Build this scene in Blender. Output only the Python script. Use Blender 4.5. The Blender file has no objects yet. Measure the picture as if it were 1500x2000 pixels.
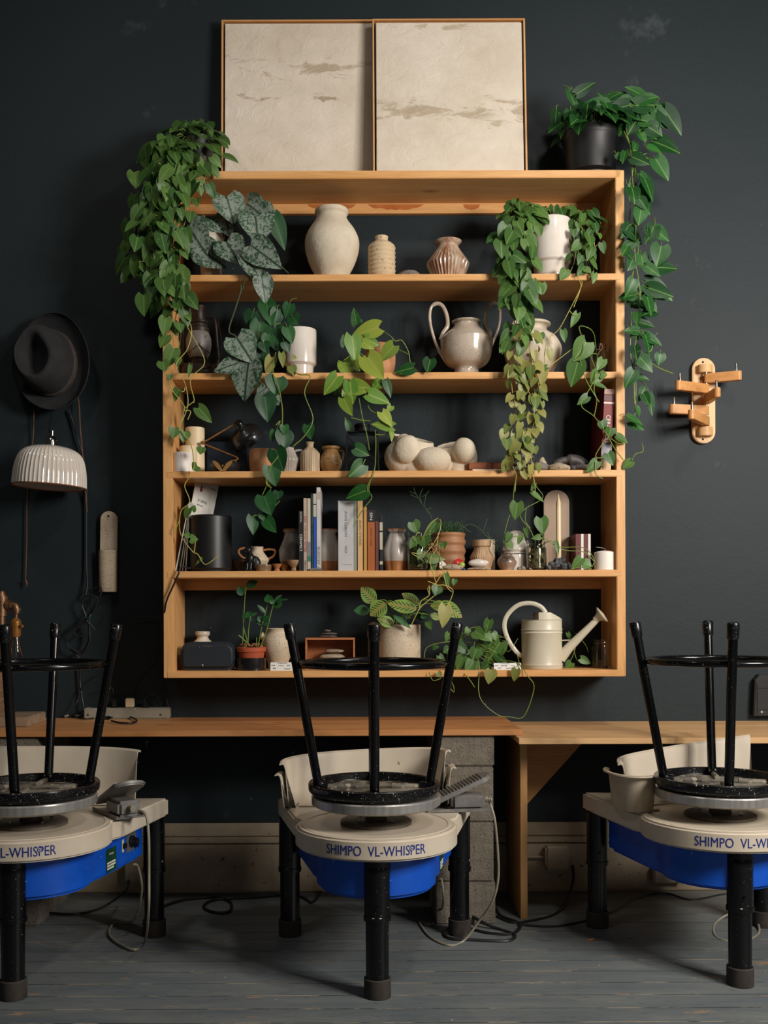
import bpy, bmesh, math, random
from mathutils import Vector, Matrix, noise as mnoise
PI = math.pi
SC = bpy.context.scene
COL = SC.collection
def lin(v):
    v /= 255.0
    return v/12.92 if v <= 0.04045 else ((v+0.055)/1.055)**2.4
def c3(r, g, b): return (lin(r), lin(g), lin(b), 1)

# ---------------------------------------------------------------- camera, world, lights
ROLL = 0.0035
CR, SR = math.cos(ROLL), math.sin(ROLL)
CAMZ = 1.0
cam = bpy.data.cameras.new('camera')
cam.sensor_fit = 'VERTICAL'; cam.sensor_height = 36; cam.sensor_width = 27; cam.lens = 36
cam.shift_x = 0.0225; cam.shift_y = 0.1
cam.clip_start = 0.05
camo = bpy.data.objects.new('camera', cam); COL.objects.link(camo)
camo.matrix_world = Matrix(((CR, SR, 0, 0), (0, 0, -1, 0), (-SR, CR, 0, CAMZ), (0, 0, 0, 1)))
SC.camera = camo
w = bpy.data.worlds.new('world'); SC.world = w; w.use_nodes = True
w.node_tree.nodes['Background'].inputs[0].default_value = (0.9, 0.95, 1.0, 1)
w.node_tree.nodes['Background'].inputs[1].default_value = 0.018
def area(name, loc, target, sx, sy, power, col):
    l = bpy.data.lights.new(name, 'AREA'); l.shape = 'RECTANGLE'; l.size = sx; l.size_y = sy
    l.energy = power; l.color = col
    o = bpy.data.objects.new(name, l); COL.objects.link(o); o.location = loc
    o.rotation_euler = (Vector(target)-Vector(loc)).to_track_quat('-Z', 'Y').to_euler()
    return o
for k in (-1, 0, 1):      # three tall panes of the window on the right
    area('window_daylight', (2.30+0.25*k, 1.05+0.16*k, 2.12), (0.35+0.25*k, 3.6, 1.35), 0.20, 0.9, 37, (1.0, 0.95, 0.88))
area('ceiling_lamp_right', (1.15, 1.75, 3.45), (0.7, 2.9, 0.0), 0.22, 0.22, 19, (1.0, 0.93, 0.85))
area('ceiling_lamp_left', (-1.25, 1.95, 3.45), (-0.9, 2.9, 0.0), 0.22, 0.22, 6, (1.0, 0.93, 0.84))
area('rear_fill', (1.2, -2.4, 2.0), (0.2, 3.6, 1.0), 1.8, 2.0, 6.5, (1.0, 0.95, 0.90))  # added fill behind the camera for reflections on metal, not a real window
SC.view_settings.view_transform = 'Standard'; SC.view_settings.look = 'None'
SC.view_settings.gamma = 1; SC.view_settings.use_curve_mapping = False
SC.view_settings.exposure = 0.0

# ---------------------------------------------------------------- helpers
WALL = 3.714; FR = 3.48                      # wall plane, bookcase front plane
SH = [2.5086, 2.1563, 1.8222, 1.4881, 1.1488, 0.8086]   # shelf tops
BL, BR_ = 0.627, 0.610                       # bench tops
def P(x, y, Y):                              # a point read off the photograph, at distance Y
    u, v, k = x-705, 1200-y, Y/2000
    return Vector(((u*CR+v*SR)*k, Y, CAMZ+(-u*SR+v*CR)*k))
def mm(px, Y): return px*Y/2000
def cr(pts, n=6, closed=False):              # catmull-rom through points
    pts = [Vector(p) for p in pts]; out = []; N = len(pts)
    if N < 3 and not closed: return pts
    for i in range(N if closed else N-1):
        if closed: a, b, c, d = pts[i-1], pts[i], pts[(i+1) % N], pts[(i+2) % N]
        else: a, b, c, d = pts[max(i-1, 0)], pts[i], pts[i+1], pts[min(i+2, N-1)]
        for k in range(n):
            t = k/n
            out.append(0.5*((2*b)+(c-a)*t+(2*a-5*b+4*c-d)*t*t+(3*b-a-3*c+d)*t**3))
    if not closed: out.append(pts[-1])
    return out

class M:
    def __init__(s):
        s.bm = bmesh.new(); s.uv = s.bm.loops.layers.uv.new('UVMap'); s.ca = s.bm.loops.layers.float_color.new('tone'); s.flat = False
    def box(s, x0, x1, y0, y1, z0, z1, bev=0.0, mt=None, seg=2):
        b = bmesh.new()
        r = bmesh.ops.create_cube(b, size=1)
        for v in b.verts: v.co = Vector(((x0+x1)/2+v.co.x*(x1-x0), (y0+y1)/2+v.co.y*(y1-y0), (z0+z1)/2+v.co.z*(z1-z0)))
        if bev > 0: bmesh.ops.bevel(b, geom=b.edges[:], offset=bev, segments=seg, affect='EDGES', clamp_overlap=True)
        s.add(b, mt); return s
    def add(s, b, mt=None):
        vm = {}
        for v in b.verts: vm[v] = s.bm.verts.new(mt @ v.co if mt else v.co)
        for f in b.faces:
            try: s.bm.faces.new([vm[v] for v in f.verts])
            except ValueError: pass
        b.free()
    def rings(s, rings, closed=True, cap0=False, cap1=False):
        rv = []
        for r in rings:
            rv.append([s.bm.verts.new(p) for p in r])
        for a, b in zip(rv, rv[1:]):
            n = max(len(a), len(b))
            for i in range(n if closed else n-1):
                j = (i+1) % n
                if len(a) == 1: q = [a[0], b[j], b[i]]
                elif len(b) == 1: q = [a[i], a[j], b[0]]
                else: q = [a[i], a[j], b[j], b[i]]
                try: s.bm.faces.new(q)
                except ValueError: pass
        if cap0 and len(rv[0]) > 2: s.bm.faces.new(rv[0][::-1])
        if cap1 and len(rv[-1]) > 2: s.bm.faces.new(rv[-1])
        return rv
    def lathe(s, c, prof, seg=48, fn=None, mt=None, cap=True):
        rr = []
        for r, z in prof:
            if r < 1e-6: ps = [Vector((c[0], c[1], z))]
            else:
                ps = []
                for i in range(seg):
                    t = 2*PI*i/seg; q = fn(t, z, r) if fn else r
                    ps.append(Vector((c[0]+q*math.cos(t), c[1]+q*math.sin(t), z)))
            if mt: ps = [mt @ p for p in ps]
            rr.append(ps)
        s.rings(rr, True, cap0=cap, cap1=False); return s
    def tube(s, pts, r, seg=8, closed=False, cap=True, flat=1.0):
        pts = [Vector(p) for p in pts]; n = len(pts)
        if n < 2: return s
        rs = list(r) if hasattr(r, '__len__') else [r]*n
        if len(rs) != n: rs = [rs[0]+(rs[-1]-rs[0])*i/(n-1) for i in range(n)] if len(rs) == 2 else [rs[min(int(i*len(rs)/n), len(rs)-1)] for i in range(n)]
        t0 = ((pts[1]-pts[-1]) if closed else (pts[1]-pts[0])).normalized()
        up = Vector((0, 0, 1)) if abs(t0.z) < 0.9 else Vector((0, 1, 0))
        nr = t0.cross(up).normalized(); rr = []
        for i, p in enumerate(pts):
            if closed: t = pts[(i+1) % n]-pts[i-1]
            else: t = pts[min(i+1, n-1)]-pts[max(i-1, 0)]
            if t.length < 1e-9: t = t0
            t = t.normalized(); nr = nr-t*nr.dot(t)
            if nr.length < 1e-6: nr = t.orthogonal()
            nr.normalize(); bn = t.cross(nr)
            rr.append([p+(nr*math.cos(2*PI*k/seg)+bn*math.sin(2*PI*k/seg)*flat)*rs[i] for k in range(seg)])
        if closed: rr.append(rr[0]); s.rings(rr)
        else: s.rings(rr, True, cap, cap)
        return s
    def prism(s, pts, ax, a0, a1, bev=0.0, seg=2, mt=None):
        # pts in the plane perpendicular to ax: 'y' -> (x,z), 'z' -> (x,y), 'x' -> (y,z)
        f = {'y': lambda p, a: (p[0], a, p[1]), 'z': lambda p, a: (p[0], p[1], a), 'x': lambda p, a: (a, p[0], p[1])}[ax]
        b = bmesh.new(); A = [b.verts.new(f(p, a0)) for p in pts]; B = [b.verts.new(f(p, a1)) for p in pts]
        fa = b.faces.new(A); fb = b.faces.new(B[::-1]); n = len(pts)
        for i in range(n): b.faces.new([A[i], B[i], B[(i+1) % n], A[(i+1) % n]])
        bmesh.ops.recalc_face_normals(b, faces=b.faces[:])
        if bev > 0:
            ed = set(fa.edges) | set(fb.edges)
            bmesh.ops.bevel(b, geom=list(ed), offset=bev, segments=seg, affect='EDGES', clamp_overlap=True)
        s.add(b, mt); return s
    def blob(s, c, r, rough=0.0, seed=0, rot=(0, 0, 0), sub=3, sq=1.0):
        b = bmesh.new(); bmesh.ops.create_icosphere(b, subdivisions=sub, radius=1)
        mt = Matrix.Translation(Vector(c)) @ Matrix.Rotation(rot[2], 4, 'Z') @ Matrix.Rotation(rot[1], 4, 'Y') @ Matrix.Rotation(rot[0], 4, 'X')
        for v in b.verts:
            d = v.co.normalized()
            k = 1+rough*mnoise.noise(d*1.6+Vector((seed*7.3, seed*3.1, seed)))
            if sq != 1.0: d = Vector([math.copysign(abs(q)**sq, q) for q in d])
            v.co = Vector((d.x*r[0]*k, d.y*r[1]*k, d.z*r[2]*k))
        s.add(b, mt); return s
    def leaf(s, base, d, nrm, L, W, fold=0.25, curl=0.2, lobe=0.2, pw=0.55, tone=None, twist=0.0, nr=9, wave=0.0):
        d = Vector(d).normalized(); n = Vector(nrm); n = (n-d*n.dot(d))
        if n.length < 1e-4: n = d.orthogonal()
        n.normalize(); x = d.cross(n)
        if twist: n, x = n*math.cos(twist)+x*math.sin(twist), x*math.cos(twist)-n*math.sin(twist)
        js = (-1, -0.6, 0, 0.6, 1); V = []
        tn = tone if tone is not None else random.random()
        for i in range(nr):
            t = 0.02+0.98*(i/(nr-1))**1.15
            wd = W*0.5*max(0.0, math.sin(PI*t**pw))**0.85 if i < nr-1 else 0.0
            row = []
            for j in js:
                yy = L*(t-lobe*abs(j)**1.3*(1-t)**3)
                if i == 0 and j != 0: wd = W*0.30*(1 if lobe > 0.1 else 0.3)
                xx = j*wd*(1.0 if i else 0.9)
                z = fold*abs(xx)-curl*L*(t**2)+wave*W*math.sin(t*9+j)*abs(j)-fold*0.9*xx*xx/max(W, 1e-6)
                row.append((Vector(base)+x*xx+d*yy+n*z, (0.5+j*0.5*wd/(W*0.5+1e-9), t)))
            V.append(row)
        vv = [[s.bm.verts.new(p) for p, _ in r] for r in V]
        for i in range(nr-1):
            for j in range(4):
                if i == nr-2:
                    q = [(i, j), (i, j+1), (i+1, 2)]
                else: q = [(i, j), (i, j+1), (i+1, j+1), (i+1, j)]
                f = s.bm.faces.new([vv[a][b] for a, b in q])
                for lp, (a, b) in zip(f.loops, q):
                    lp[s.uv].uv = V[a][b][1]; lp[s.ca] = (tn, tn, tn, 1)
        return s

def finish(name, m, mat, origin=(0, 0, 0), parent=None, smooth=35, hide=None):
    bmx = m.bm
    loose = [v for v in bmx.verts if not v.link_faces]
    if loose: bmesh.ops.delete(bmx, geom=loose, context='VERTS')
    if not getattr(m, 'keepn', False): bmesh.ops.recalc_face_normals(bmx, faces=bmx.faces[:])
    o3 = Vector(origin)
    for v in bmx.verts: v.co -= o3
    me = bpy.data.meshes.new(name); bmx.to_mesh(me); bmx.free()
    for mt in (mat if isinstance(mat, (list, tuple)) else [mat]): me.materials.append(mt)
    if smooth:
        me.shade_smooth(); me.set_sharp_from_angle(angle=math.radians(smooth))
    o = bpy.data.objects.new(name, me); COL.objects.link(o)
    if parent is not None: o.parent = parent
    else: o.location = o3
    return o
class Thing:
    def __init__(s, name, label, cat, origin, group=None):
        s.o3 = Vector(origin); s.o = bpy.data.objects.new(name, None); s.o.empty_display_size = 0.05
        COL.objects.link(s.o); s.o.location = s.o3
        s.o['label'] = label; s.o['category'] = cat
        if group: s.o['group'] = group
    def part(s, name, m, mat, label=None, parent=None, smooth=35, kind=None):
        o = finish(name, m, mat, s.o3, parent or s.o, smooth)
        if label: o['label'] = label
        if kind: o['kind'] = kind
        return o
def solo(name, label, cat, m, mat, origin=None, group=None, smooth=35, kind=None):
    if origin is None:
        xs = [v.co for v in m.bm.verts]
        origin = (sum(v.x for v in xs)/len(xs), sum(v.y for v in xs)/len(xs), min(v.z for v in xs))
    o = finish(name, m, mat, origin, None, smooth); o['label'] = label; o['category'] = cat
    if group: o['group'] = group
    if kind: o['kind'] = kind
    return o
def struct(name, m, mat, parent=None, smooth=35, origin=(0, 0, 0)):
    o = finish(name, m, mat, origin, parent, smooth)
    if parent is None: o['kind'] = 'structure'
    return o
def copy_tree(o, parent=None):
    c = o.copy(); COL.objects.link(c); c.parent = parent
    for ch in list(o.children): copy_tree(ch, c)
    return c
def textm(m, s, fit, centre, right=(1, 0, 0), up=(0, 0, 1), h=None, depth=0.0004, bend=None, bold=0.0):
    cu = bpy.data.curves.new('t', 'FONT'); cu.body = s; cu.size = 1; cu.extrude = 0.0; cu.offset = bold; cu.resolution_u = 3
    o = bpy.data.objects.new('t', cu); COL.objects.link(o)
    bpy.context.view_layer.update()
    me = bpy.data.meshes.new_from_object(o.evaluated_get(bpy.context.evaluated_depsgraph_get()))
    bpy.data.objects.remove(o); bpy.data.curves.remove(cu)
    if not me.vertices: return
    x0 = min(v.co.x for v in me.vertices); x1 = max(v.co.x for v in me.vertices)
    y0 = min(v.co.y for v in me.vertices); y1 = max(v.co.y for v in me.vertices)
    k = fit/(x1-x0); kh = (h/(y1-y0)) if h else k
    R, U, C = Vector(right).normalized(), Vector(up).normalized(), Vector(centre); N = R.cross(U)
    b = bmesh.new(); b.from_mesh(me); bpy.data.meshes.remove(me)
    if depth:
        r = bmesh.ops.extrude_face_region(b, geom=b.faces[:])
        for v in r['geom']:
            if isinstance(v, bmesh.types.BMVert): v.co.z += depth
    for v in b.verts:
        a = (v.co.x-(x0+x1)/2)*k; q = (v.co.y-(y0+y1)/2)*kh; z = v.co.z
        if bend: v.co = bend(a, q, z)
        else: v.co = C+R*a+U*q+N*z
    m.add(b)

# ---------------------------------------------------------------- materials
MATS = {}
def nd(nt, t, **kw):
    n = nt.nodes.new(t)
    for k, v in kw.items():
        if k.startswith('i_'):
            n.inputs[k[2:].replace('_', ' ')].default_value = v
        else: setattr(n, k, v)
    return n
def mixc(nt, fac, a, b, blend='MIX'):
    n = nt.nodes.new('ShaderNodeMix'); n.data_type = 'RGBA'; n.blend_type = blend
    for sock, v in ((0, fac), (6, a), (7, b)):
        if isinstance(v, (int, float, tuple)): n.inputs[sock].default_value = v
        else: nt.links.new(v, n.inputs[sock])
    return n.outputs[2]
def ramp(nt, src, stops):
    n = nt.nodes.new('ShaderNodeValToRGB'); e = n.color_ramp.elements
    while len(e) < len(stops): e.new(0.5)
    for k, (p, c) in enumerate(stops):
        e[k].position = p; e[k].color = c if isinstance(c, tuple) else (c, c, c, 1)
    nt.links.new(src, n.inputs[0]); return n.outputs[0]
def coords(nt, scale=(1, 1, 1), kind='Object', loc=(0, 0, 0)):
    t = nt.nodes.new('ShaderNodeTexCoord'); m = nt.nodes.new('ShaderNodeMapping')
    m.inputs['Scale'].default_value = scale; m.inputs['Location'].default_value = loc
    nt.links.new(t.outputs[kind], m.inputs[0]); return m.outputs[0]
def noise(nt, vec, scale, detail=3, rough=0.5, dist=0.0):
    n = nd(nt, 'ShaderNodeTexNoise'); n.inputs['Scale'].default_value = scale; n.inputs['Detail'].default_value = detail
    n.inputs['Roughness'].default_value = rough; n.inputs['Distortion'].default_value = dist
    nt.links.new(vec, n.inputs['Vector']); return n.outputs[0]
def base_mat(name, rough, metal=0, spec=0.5, coat=0, trans=0, sss=0, ior=None):
    m = bpy.data.materials.new(name); m.use_nodes = True; nt = m.node_tree; p = nt.nodes['Principled BSDF']
    p.inputs['Roughness'].default_value = rough; p.inputs['Metallic'].default_value = metal
    p.inputs['Specular IOR Level'].default_value = spec; p.inputs['Coat Weight'].default_value = coat
    p.inputs['Coat Roughness'].default_value = 0.08; p.inputs['Transmission Weight'].default_value = trans
    if sss: p.inputs['Subsurface Weight'].default_value = sss; p.inputs['Subsurface Scale'].default_value = 0.01
    if ior: p.inputs['IOR'].default_value = ior
    return m, nt, p
def bump(nt, p, src, strength, dist=0.002):
    b = nd(nt, 'ShaderNodeBump'); b.inputs['Strength'].default_value = strength; b.inputs['Distance'].default_value = dist
    nt.links.new(src, b.inputs['Height']); nt.links.new(b.outputs[0], p.inputs['Normal'])
def pm(name, c1, c2=None, rough=0.5, scale=12, stretch=(1, 1, 1), speck=None, bmp=None, **kw):
    """plain procedural material: two tones by noise, optional specks (colour, scale, threshold), optional bump (scale, strength, distance)"""
    if name in MATS: return MATS[name]
    m, nt, p = base_mat(name, rough, **kw); v = coords(nt, stretch)
    c2 = c2 or tuple(x*0.82 for x in c1[:3])+(1,)
    f = ramp(nt, noise(nt, v, scale, 4, 0.6), [(0.32, 0.0), (0.68, 1.0)])
    col = mixc(nt, f, c1, c2)
    if speck:
        for sc_, ss, th in ([speck] if not isinstance(speck, list) else speck):
            f2 = ramp(nt, noise(nt, coords(nt, (1, 1, 1), loc=(ss*0.01, 3, 1)), ss, 2, 0.5), [(th, 0.0), (th+0.03, 1.0)])
            col = mixc(nt, f2, col, sc_)
    nt.links.new(col, p.inputs['Base Color'])
    if bmp: bump(nt, p, noise(nt, v, bmp[0], 4, 0.6), bmp[1], bmp[2])
    MATS[name] = m; return m
def wood(name, c1, c2, axis='x', rough=0.45, knots=True, fine=1.0):
    if name in MATS: return MATS[name]
    m, nt, p = base_mat(name, rough, spec=0.35)
    s = {'x': (1, 14, 14), 'y': (14, 1, 14), 'z': (14, 14, 1)}[axis]
    v = coords(nt, s)
    g = noise(nt, v, 1.4*fine, 6, 0.62, 0.8); g2 = noise(nt, v, 9*fine, 3, 0.6, 0.2)
    col = mixc(nt, ramp(nt, g, [(0.3, 0.0), (0.7, 1.0)]), c1, c2)
    col = mixc(nt, ramp(nt, g2, [(0.45, 0.0), (0.8, 0.45)]), col, tuple(x*0.6 for x in c2[:3])+(1,))
    if knots:
        sk = {'x': (0.45, 1, 1), 'y': (1, 0.45, 1), 'z': (1, 1, 0.45)}[axis]
        vo = nd(nt, 'ShaderNodeTexVoronoi'); vo.inputs['Scale'].default_value = 5.5
        nt.links.new(coords(nt, sk, loc=(0.3, 0.7, 0.2)), vo.inputs['Vector'])
        col = mixc(nt, ramp(nt, vo.outputs[0], [(0.03, 0.75), (0.10, 0.0)]), col, c3(120, 62, 30))
    nt.links.new(col, p.inputs['Base Color']); bump(nt, p, g2, 0.25, 0.0008)
    MATS[name] = m; return m
PINE1, PINE2 = c3(226, 176, 118), c3(208, 150, 90)
pineX = wood('pine_x', PINE1, PINE2, 'x'); pineZ = wood('pine_z', PINE1, PINE2, 'z')
benchX = wood('bench_pine', c3(206, 150, 100), c3(184, 124, 74), 'x')
benchX2 = wood('bench_pine_pale', c3(216, 176, 128), c3(200, 156, 106), 'x')
ashX = wood('ash_x', c3(214, 160, 105), c3(190, 132, 78), 'x', knots=False); ashZ = wood('ash_z', c3(222, 176, 122), c3(204, 152, 98), 'z', knots=False)
oak = wood('oak_frame', c3(170, 118, 70), c3(140, 92, 52), 'z', knots=False)
CLAYSP = c3(110, 78, 50)
cream_rough = pm('cream_rough_clay', c3(212, 200, 180), c3(190, 174, 150), 0.85, 9, bmp=(38, 0.6, 0.004), speck=(c3(170, 145, 112), 160, 0.70))
speck_clay = pm('speckled_clay', c3(206, 190, 166), c3(188, 168, 140), 0.6, 8, speck=[(CLAYSP, 330, 0.63), (CLAYSP, 170, 0.70)])
speck_grey = pm('speckled_grey_glaze', c3(198, 184, 168), c3(176, 160, 142), 0.22, 10, speck=[(c3(128, 98, 72), 480, 0.62)], coat=0.6)
white_glaze = pm('white_glaze', c3(226, 218, 208), c3(210, 198, 186), 0.12, 7, coat=0.8)
cream_glaze = pm('cream_glaze', c3(222, 210, 192), c3(200, 186, 166), 0.35, 7, speck=(c3(170, 140, 110), 150, 0.72))
iron_glaze = pm('iron_glaze', c3(134, 78, 46), c3(196, 176, 154), 0.2, 40, (1, 1, 0.15), coat=0.6)
brown_speck = pm('brown_speckled_glaze', c3(160, 124, 76), c3(128, 92, 50), 0.4, 24, speck=(c3(70, 46, 26), 180, 0.62))
terracotta = pm('terracotta', c3(186, 106, 72), c3(166, 90, 58), 0.8, 10)
tan_clay = pm('tan_clay', c3(190, 138, 96), c3(172, 118, 78), 0.75, 6, (1, 1, 5))
toasted = pm('toasted_clay', c3(172, 116, 70), c3(150, 96, 56), 0.7, 10)
grey_glaze = pm('grey_satin_glaze', c3(178, 170, 160), c3(156, 146, 136), 0.35, 14, (1, 1, 0.3), speck=(c3(120, 104, 88), 200, 0.66))
wax = pm('candle_wax', c3(238, 230, 222), c3(230, 220, 210), 0.5, 4, sss=0.3); wax_cream = pm('cream_wax', c3(226, 208, 172), c3(216, 194, 156), 0.5, 4, sss=0.3)
black_plastic = pm('black_plastic', c3(18, 18, 20), c3(14, 14, 16), 0.48, 8); black_matte = pm('black_matte', c3(20, 20, 22), c3(14, 14, 15), 0.75, 20)
black_paint = pm('black_gloss_paint', c3(10, 10, 12), c3(8, 8, 10), 0.2, 10, speck=[(c3(150, 146, 138), 90, 0.735), (c3(120, 116, 110), 260, 0.72)], spec=0.4)
black_dusty = pm('black_paint_clay_splash', c3(10, 10, 12), c3(20, 20, 22), 0.25, 10, speck=[(c3(172, 164, 150), 110, 0.68), (c3(120, 116, 110), 300, 0.68)], spec=0.4)
clay_dust = pm('dried_clay_slip', c3(26, 25, 25), c3(130, 122, 108), 0.7, 16, speck=(c3(150, 140, 124), 50, 0.62))
cord_black = pm('black_cord', c3(16, 16, 17), c3(22, 22, 22), 0.5, 30); cord_grey = pm('grey_cord', c3(150, 142, 124), c3(128, 120, 102), 0.5, 30)
cord_brown = pm('brown_cord', c3(112, 78, 56), c3(92, 62, 44), 0.8, 60)
stone_grey = pm('grey_stone', c3(128, 120, 112), c3(98, 92, 86), 0.7, 22, bmp=(60, 0.3, 0.001)); stone_beige = pm('beige_stone', c3(176, 160, 136), c3(150, 134, 112), 0.7, 22, speck=(c3(110, 96, 80), 120, 0.62))
stone_dark = pm('dark_stone', c3(84, 76, 74), c3(64, 58, 58), 0.45, 12)
brass = pm('aged_brass', c3(176, 120, 62), c3(138, 90, 44), 0.35, 30, metal=0.5); steel = pm('brushed_steel', c3(196, 192, 184), c3(160, 156, 150), 0.3, 30, metal=1.0)
chrome = pm('chrome', c3(220, 218, 214), c3(200, 198, 194), 0.12, 10, metal=1.0)
rusty = pm('dark_rusted_metal', c3(66, 54, 48), c3(40, 34, 32), 0.5, 24, metal=0.6)
soil = pm('soil', c3(58, 42, 30), c3(36, 26, 20), 0.95, 50, bmp=(80, 0.8, 0.004))
paper = pm('white_paper', c3(226, 222, 214), c3(218, 212, 202), 0.7, 5); ink = pm('black_ink', c3(24, 22, 22), None, 0.6); grey_ink = pm('grey_ink', c3(92, 88, 84), None, 0.6); red_ink = pm('red_ink', c3(170, 32, 40), None, 0.6)
white_ink = pm('white_ink', c3(230, 226, 220), None, 0.6)
def glass_mat(name, col, rough=0.02):
    m, nt, p = base_mat(name, rough, trans=1.0, ior=1.45); p.inputs['Base Color'].default_value = col; return m
glass = glass_mat('clear_glass', (0.92, 0.95, 0.93, 1)); water = glass_mat('jar_water', (0.95, 0.97, 0.88, 1))
def plain(name, col, **kw): return pm(name, col, None, **kw)
def leaf_mat(name, c1, c2, vein, kind='plain', rough=0.42):
    m, nt, p = base_mat(name, rough, spec=0.32)
    at = nd(nt, 'ShaderNodeAttribute'); at.attribute_name = 'tone'
    col = mixc(nt, at.outputs[2], c1, c2)
    uv = coords(nt, (1, 1, 1), 'UV'); sx = nd(nt, 'ShaderNodeSeparateXYZ'); nt.links.new(uv, sx.inputs[0])
    a = nd(nt, 'ShaderNodeMath', operation='SUBTRACT'); nt.links.new(sx.outputs[0], a.inputs[0]); a.inputs[1].default_value = 0.5
    ab = nd(nt, 'ShaderNodeMath', operation='ABSOLUTE'); nt.links.new(a.outputs[0], ab.inputs[0])
    ob = coords(nt, (1, 1, 1))
    if kind == 'silver':
        n = noise(nt, ob, 85, 5, 0.75, 0.8)
        ad = nd(nt, 'ShaderNodeMath', operation='MULTIPLY_ADD'); nt.links.new(ab.outputs[0], ad.inputs[0]); ad.inputs[1].default_value = -0.20; nt.links.new(n, ad.inputs[2])
        col = mixc(nt, ramp(nt, ad.outputs[0], [(0.41, 0.0), (0.46, 0.9)]), col, c3(134, 146, 134))
        col = mixc(nt, ramp(nt, ab.outputs[0], [(0.01, 1.0), (0.05, 0.0)]), col, vein)
    elif kind == 'prayer':
        wv = nd(nt, 'ShaderNodeMath', operation='MULTIPLY_ADD'); nt.links.new(ab.outputs[0], wv.inputs[0]); wv.inputs[1].default_value = -0.7; nt.links.new(sx.outputs[1], wv.inputs[2])
        si = nd(nt, 'ShaderNodeMath', operation='MULTIPLY'); nt.links.new(wv.outputs[0], si.inputs[0]); si.inputs[1].default_value = 44
        sn = nd(nt, 'ShaderNodeMath', operation='SINE'); nt.links.new(si.outputs[0], sn.inputs[0])
        dk = mixc(nt, ramp(nt, ab.outputs[0], [(0.06, 0.0), (0.10, 1.0), (0.27, 1.0), (0.32, 0.0)]), (0, 0, 0, 1), ramp(nt, sn.outputs[0], [(0.35, 0.0), (0.5, 1.0)]))
        col = mixc(nt, dk, col, c3(34, 52, 22))
        si2 = nd(nt, 'ShaderNodeMath', operation='COSINE'); nt.links.new(si.outputs[0], si2.inputs[0])
        col = mixc(nt, ramp(nt, si2.outputs[0], [(0.93, 0.0), (0.97, 0.7)]), col, c3(170, 70, 56))
        col = mixc(nt, ramp(nt, ab.outputs[0], [(0.012, 1.0), (0.03, 0.0)]), col, c3(184, 74, 58))
    else:
        col = mixc(nt, ramp(nt, ab.outputs[0], [(0.01, 0.65), (0.045, 0.0)]), col, vein)
        n = noise(nt, ob, 60, 3, 0.6)
        col = mixc(nt, ramp(nt, n, [(0.62, 0.0), (0.78, 0.5)]), col, vein)
    nt.links.new(col, p.inputs['Base Color'])
    bump(nt, p, noise(nt, ob, 90, 3, 0.5), 0.12, 0.001)
    tr = nd(nt, 'ShaderNodeBsdfTranslucent'); nt.links.new(col, tr.inputs[0])
    mx = nd(nt, 'ShaderNodeMixShader'); mx.inputs[0].default_value = 0.15
    nt.links.new(p.outputs[0], mx.inputs[1]); nt.links.new(tr.outputs[0], mx.inputs[2])
    nt.links.new(mx.outputs[0], nt.nodes['Material Output'].inputs[0])
    return m
G_philo = leaf_mat('philodendron_leaf', c3(44, 82, 36), c3(92, 124, 60), c3(124, 158, 84))
G_deep = leaf_mat('pothos_leaf', c3(20, 56, 28), c3(48, 104, 42), c3(112, 156, 70))
G_dark = leaf_mat('dark_philodendron_leaf', c3(24, 62, 34), c3(44, 96, 46), c3(70, 112, 64))
G_lime = leaf_mat('lime_philodendron_leaf', c3(84, 128, 44), c3(150, 164, 66), c3(170, 176, 90))
G_dry = leaf_mat('drying_leaf', c3(88, 112, 50), c3(156, 150, 84), c3(150, 140, 80))
G_silver = leaf_mat('satin_pothos_leaf', c3(34, 62, 44), c3(52, 84, 56), c3(30, 56, 40), 'silver', 0.45)
G_pray = leaf_mat('prayer_plant_leaf', c3(104, 150, 58), c3(132, 166, 74), c3(150, 60, 50), 'prayer')
vine_green = pm('vine_green', c3(120, 142, 56), c3(96, 120, 46), 0.5, 30); vine_brown = pm('vine_brown', c3(150, 122, 66), c3(110, 98, 50), 0.6, 30)
vine_grey = pm('vine_grey_green', c3(70, 84, 62), c3(54, 68, 48), 0.5, 30)
vine_pale = pm('vine_pale', c3(186, 172, 90), c3(150, 150, 72), 0.5, 30)
# ---------------------------------------------------------------- the room
def wall_mat():
    m, nt, p = base_mat('dark_wall_paint', 0.6, spec=0.3)
    v = coords(nt)
    col = mixc(nt, noise(nt, v, 1.3, 5, 0.6), c3(27, 36, 40), c3(33, 42, 46))
    # scuffs and clay splashes, denser low on the wall
    s = nd(nt, 'ShaderNodeSeparateXYZ'); nt.links.new(v, s.inputs[0])
    low = nd(nt, 'ShaderNodeMapRange'); nt.links.new(s.outputs[2], low.inputs[0])
    low.inputs[1].default_value = 0.55; low.inputs[2].default_value = 1.5; low.inputs[3].default_value = 0.0; low.inputs[4].default_value = 0.05
    n = noise(nt, v, 34, 2, 0.5)
    sb = nd(nt, 'ShaderNodeMath', operation='SUBTRACT'); nt.links.new(n, sb.inputs[0]); nt.links.new(low.outputs[0], sb.inputs[1])
    col = mixc(nt, ramp(nt, sb.outputs[0], [(0.755, 0.0), (0.78, 0.8)]), col, c3(150, 144, 134))
    sc = noise(nt, coords(nt, (1.3, 1, 1), loc=(0.4, 0, 0.35)), 3.1, 5, 0.7)
    col = mixc(nt, ramp(nt, sc, [(0.64, 0.0), (0.78, 0.25)]), col, c3(120, 126, 128))
    nt.links.new(col, p.inputs['Base Color'])
    big = noise(nt, coords(nt, (1, 1, 1.6)), 4, 3, 0.6); sm = noise(nt, v, 90, 4, 0.65)
    ad = nd(nt, 'ShaderNodeMath', operation='MULTIPLY_ADD'); nt.links.new(sm, ad.inputs[0]); ad.inputs[1].default_value = 0.35; nt.links.new(big, ad.inputs[2])
    bump(nt, p, ad.outputs[0], 0.45, 0.004)
    return m
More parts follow.
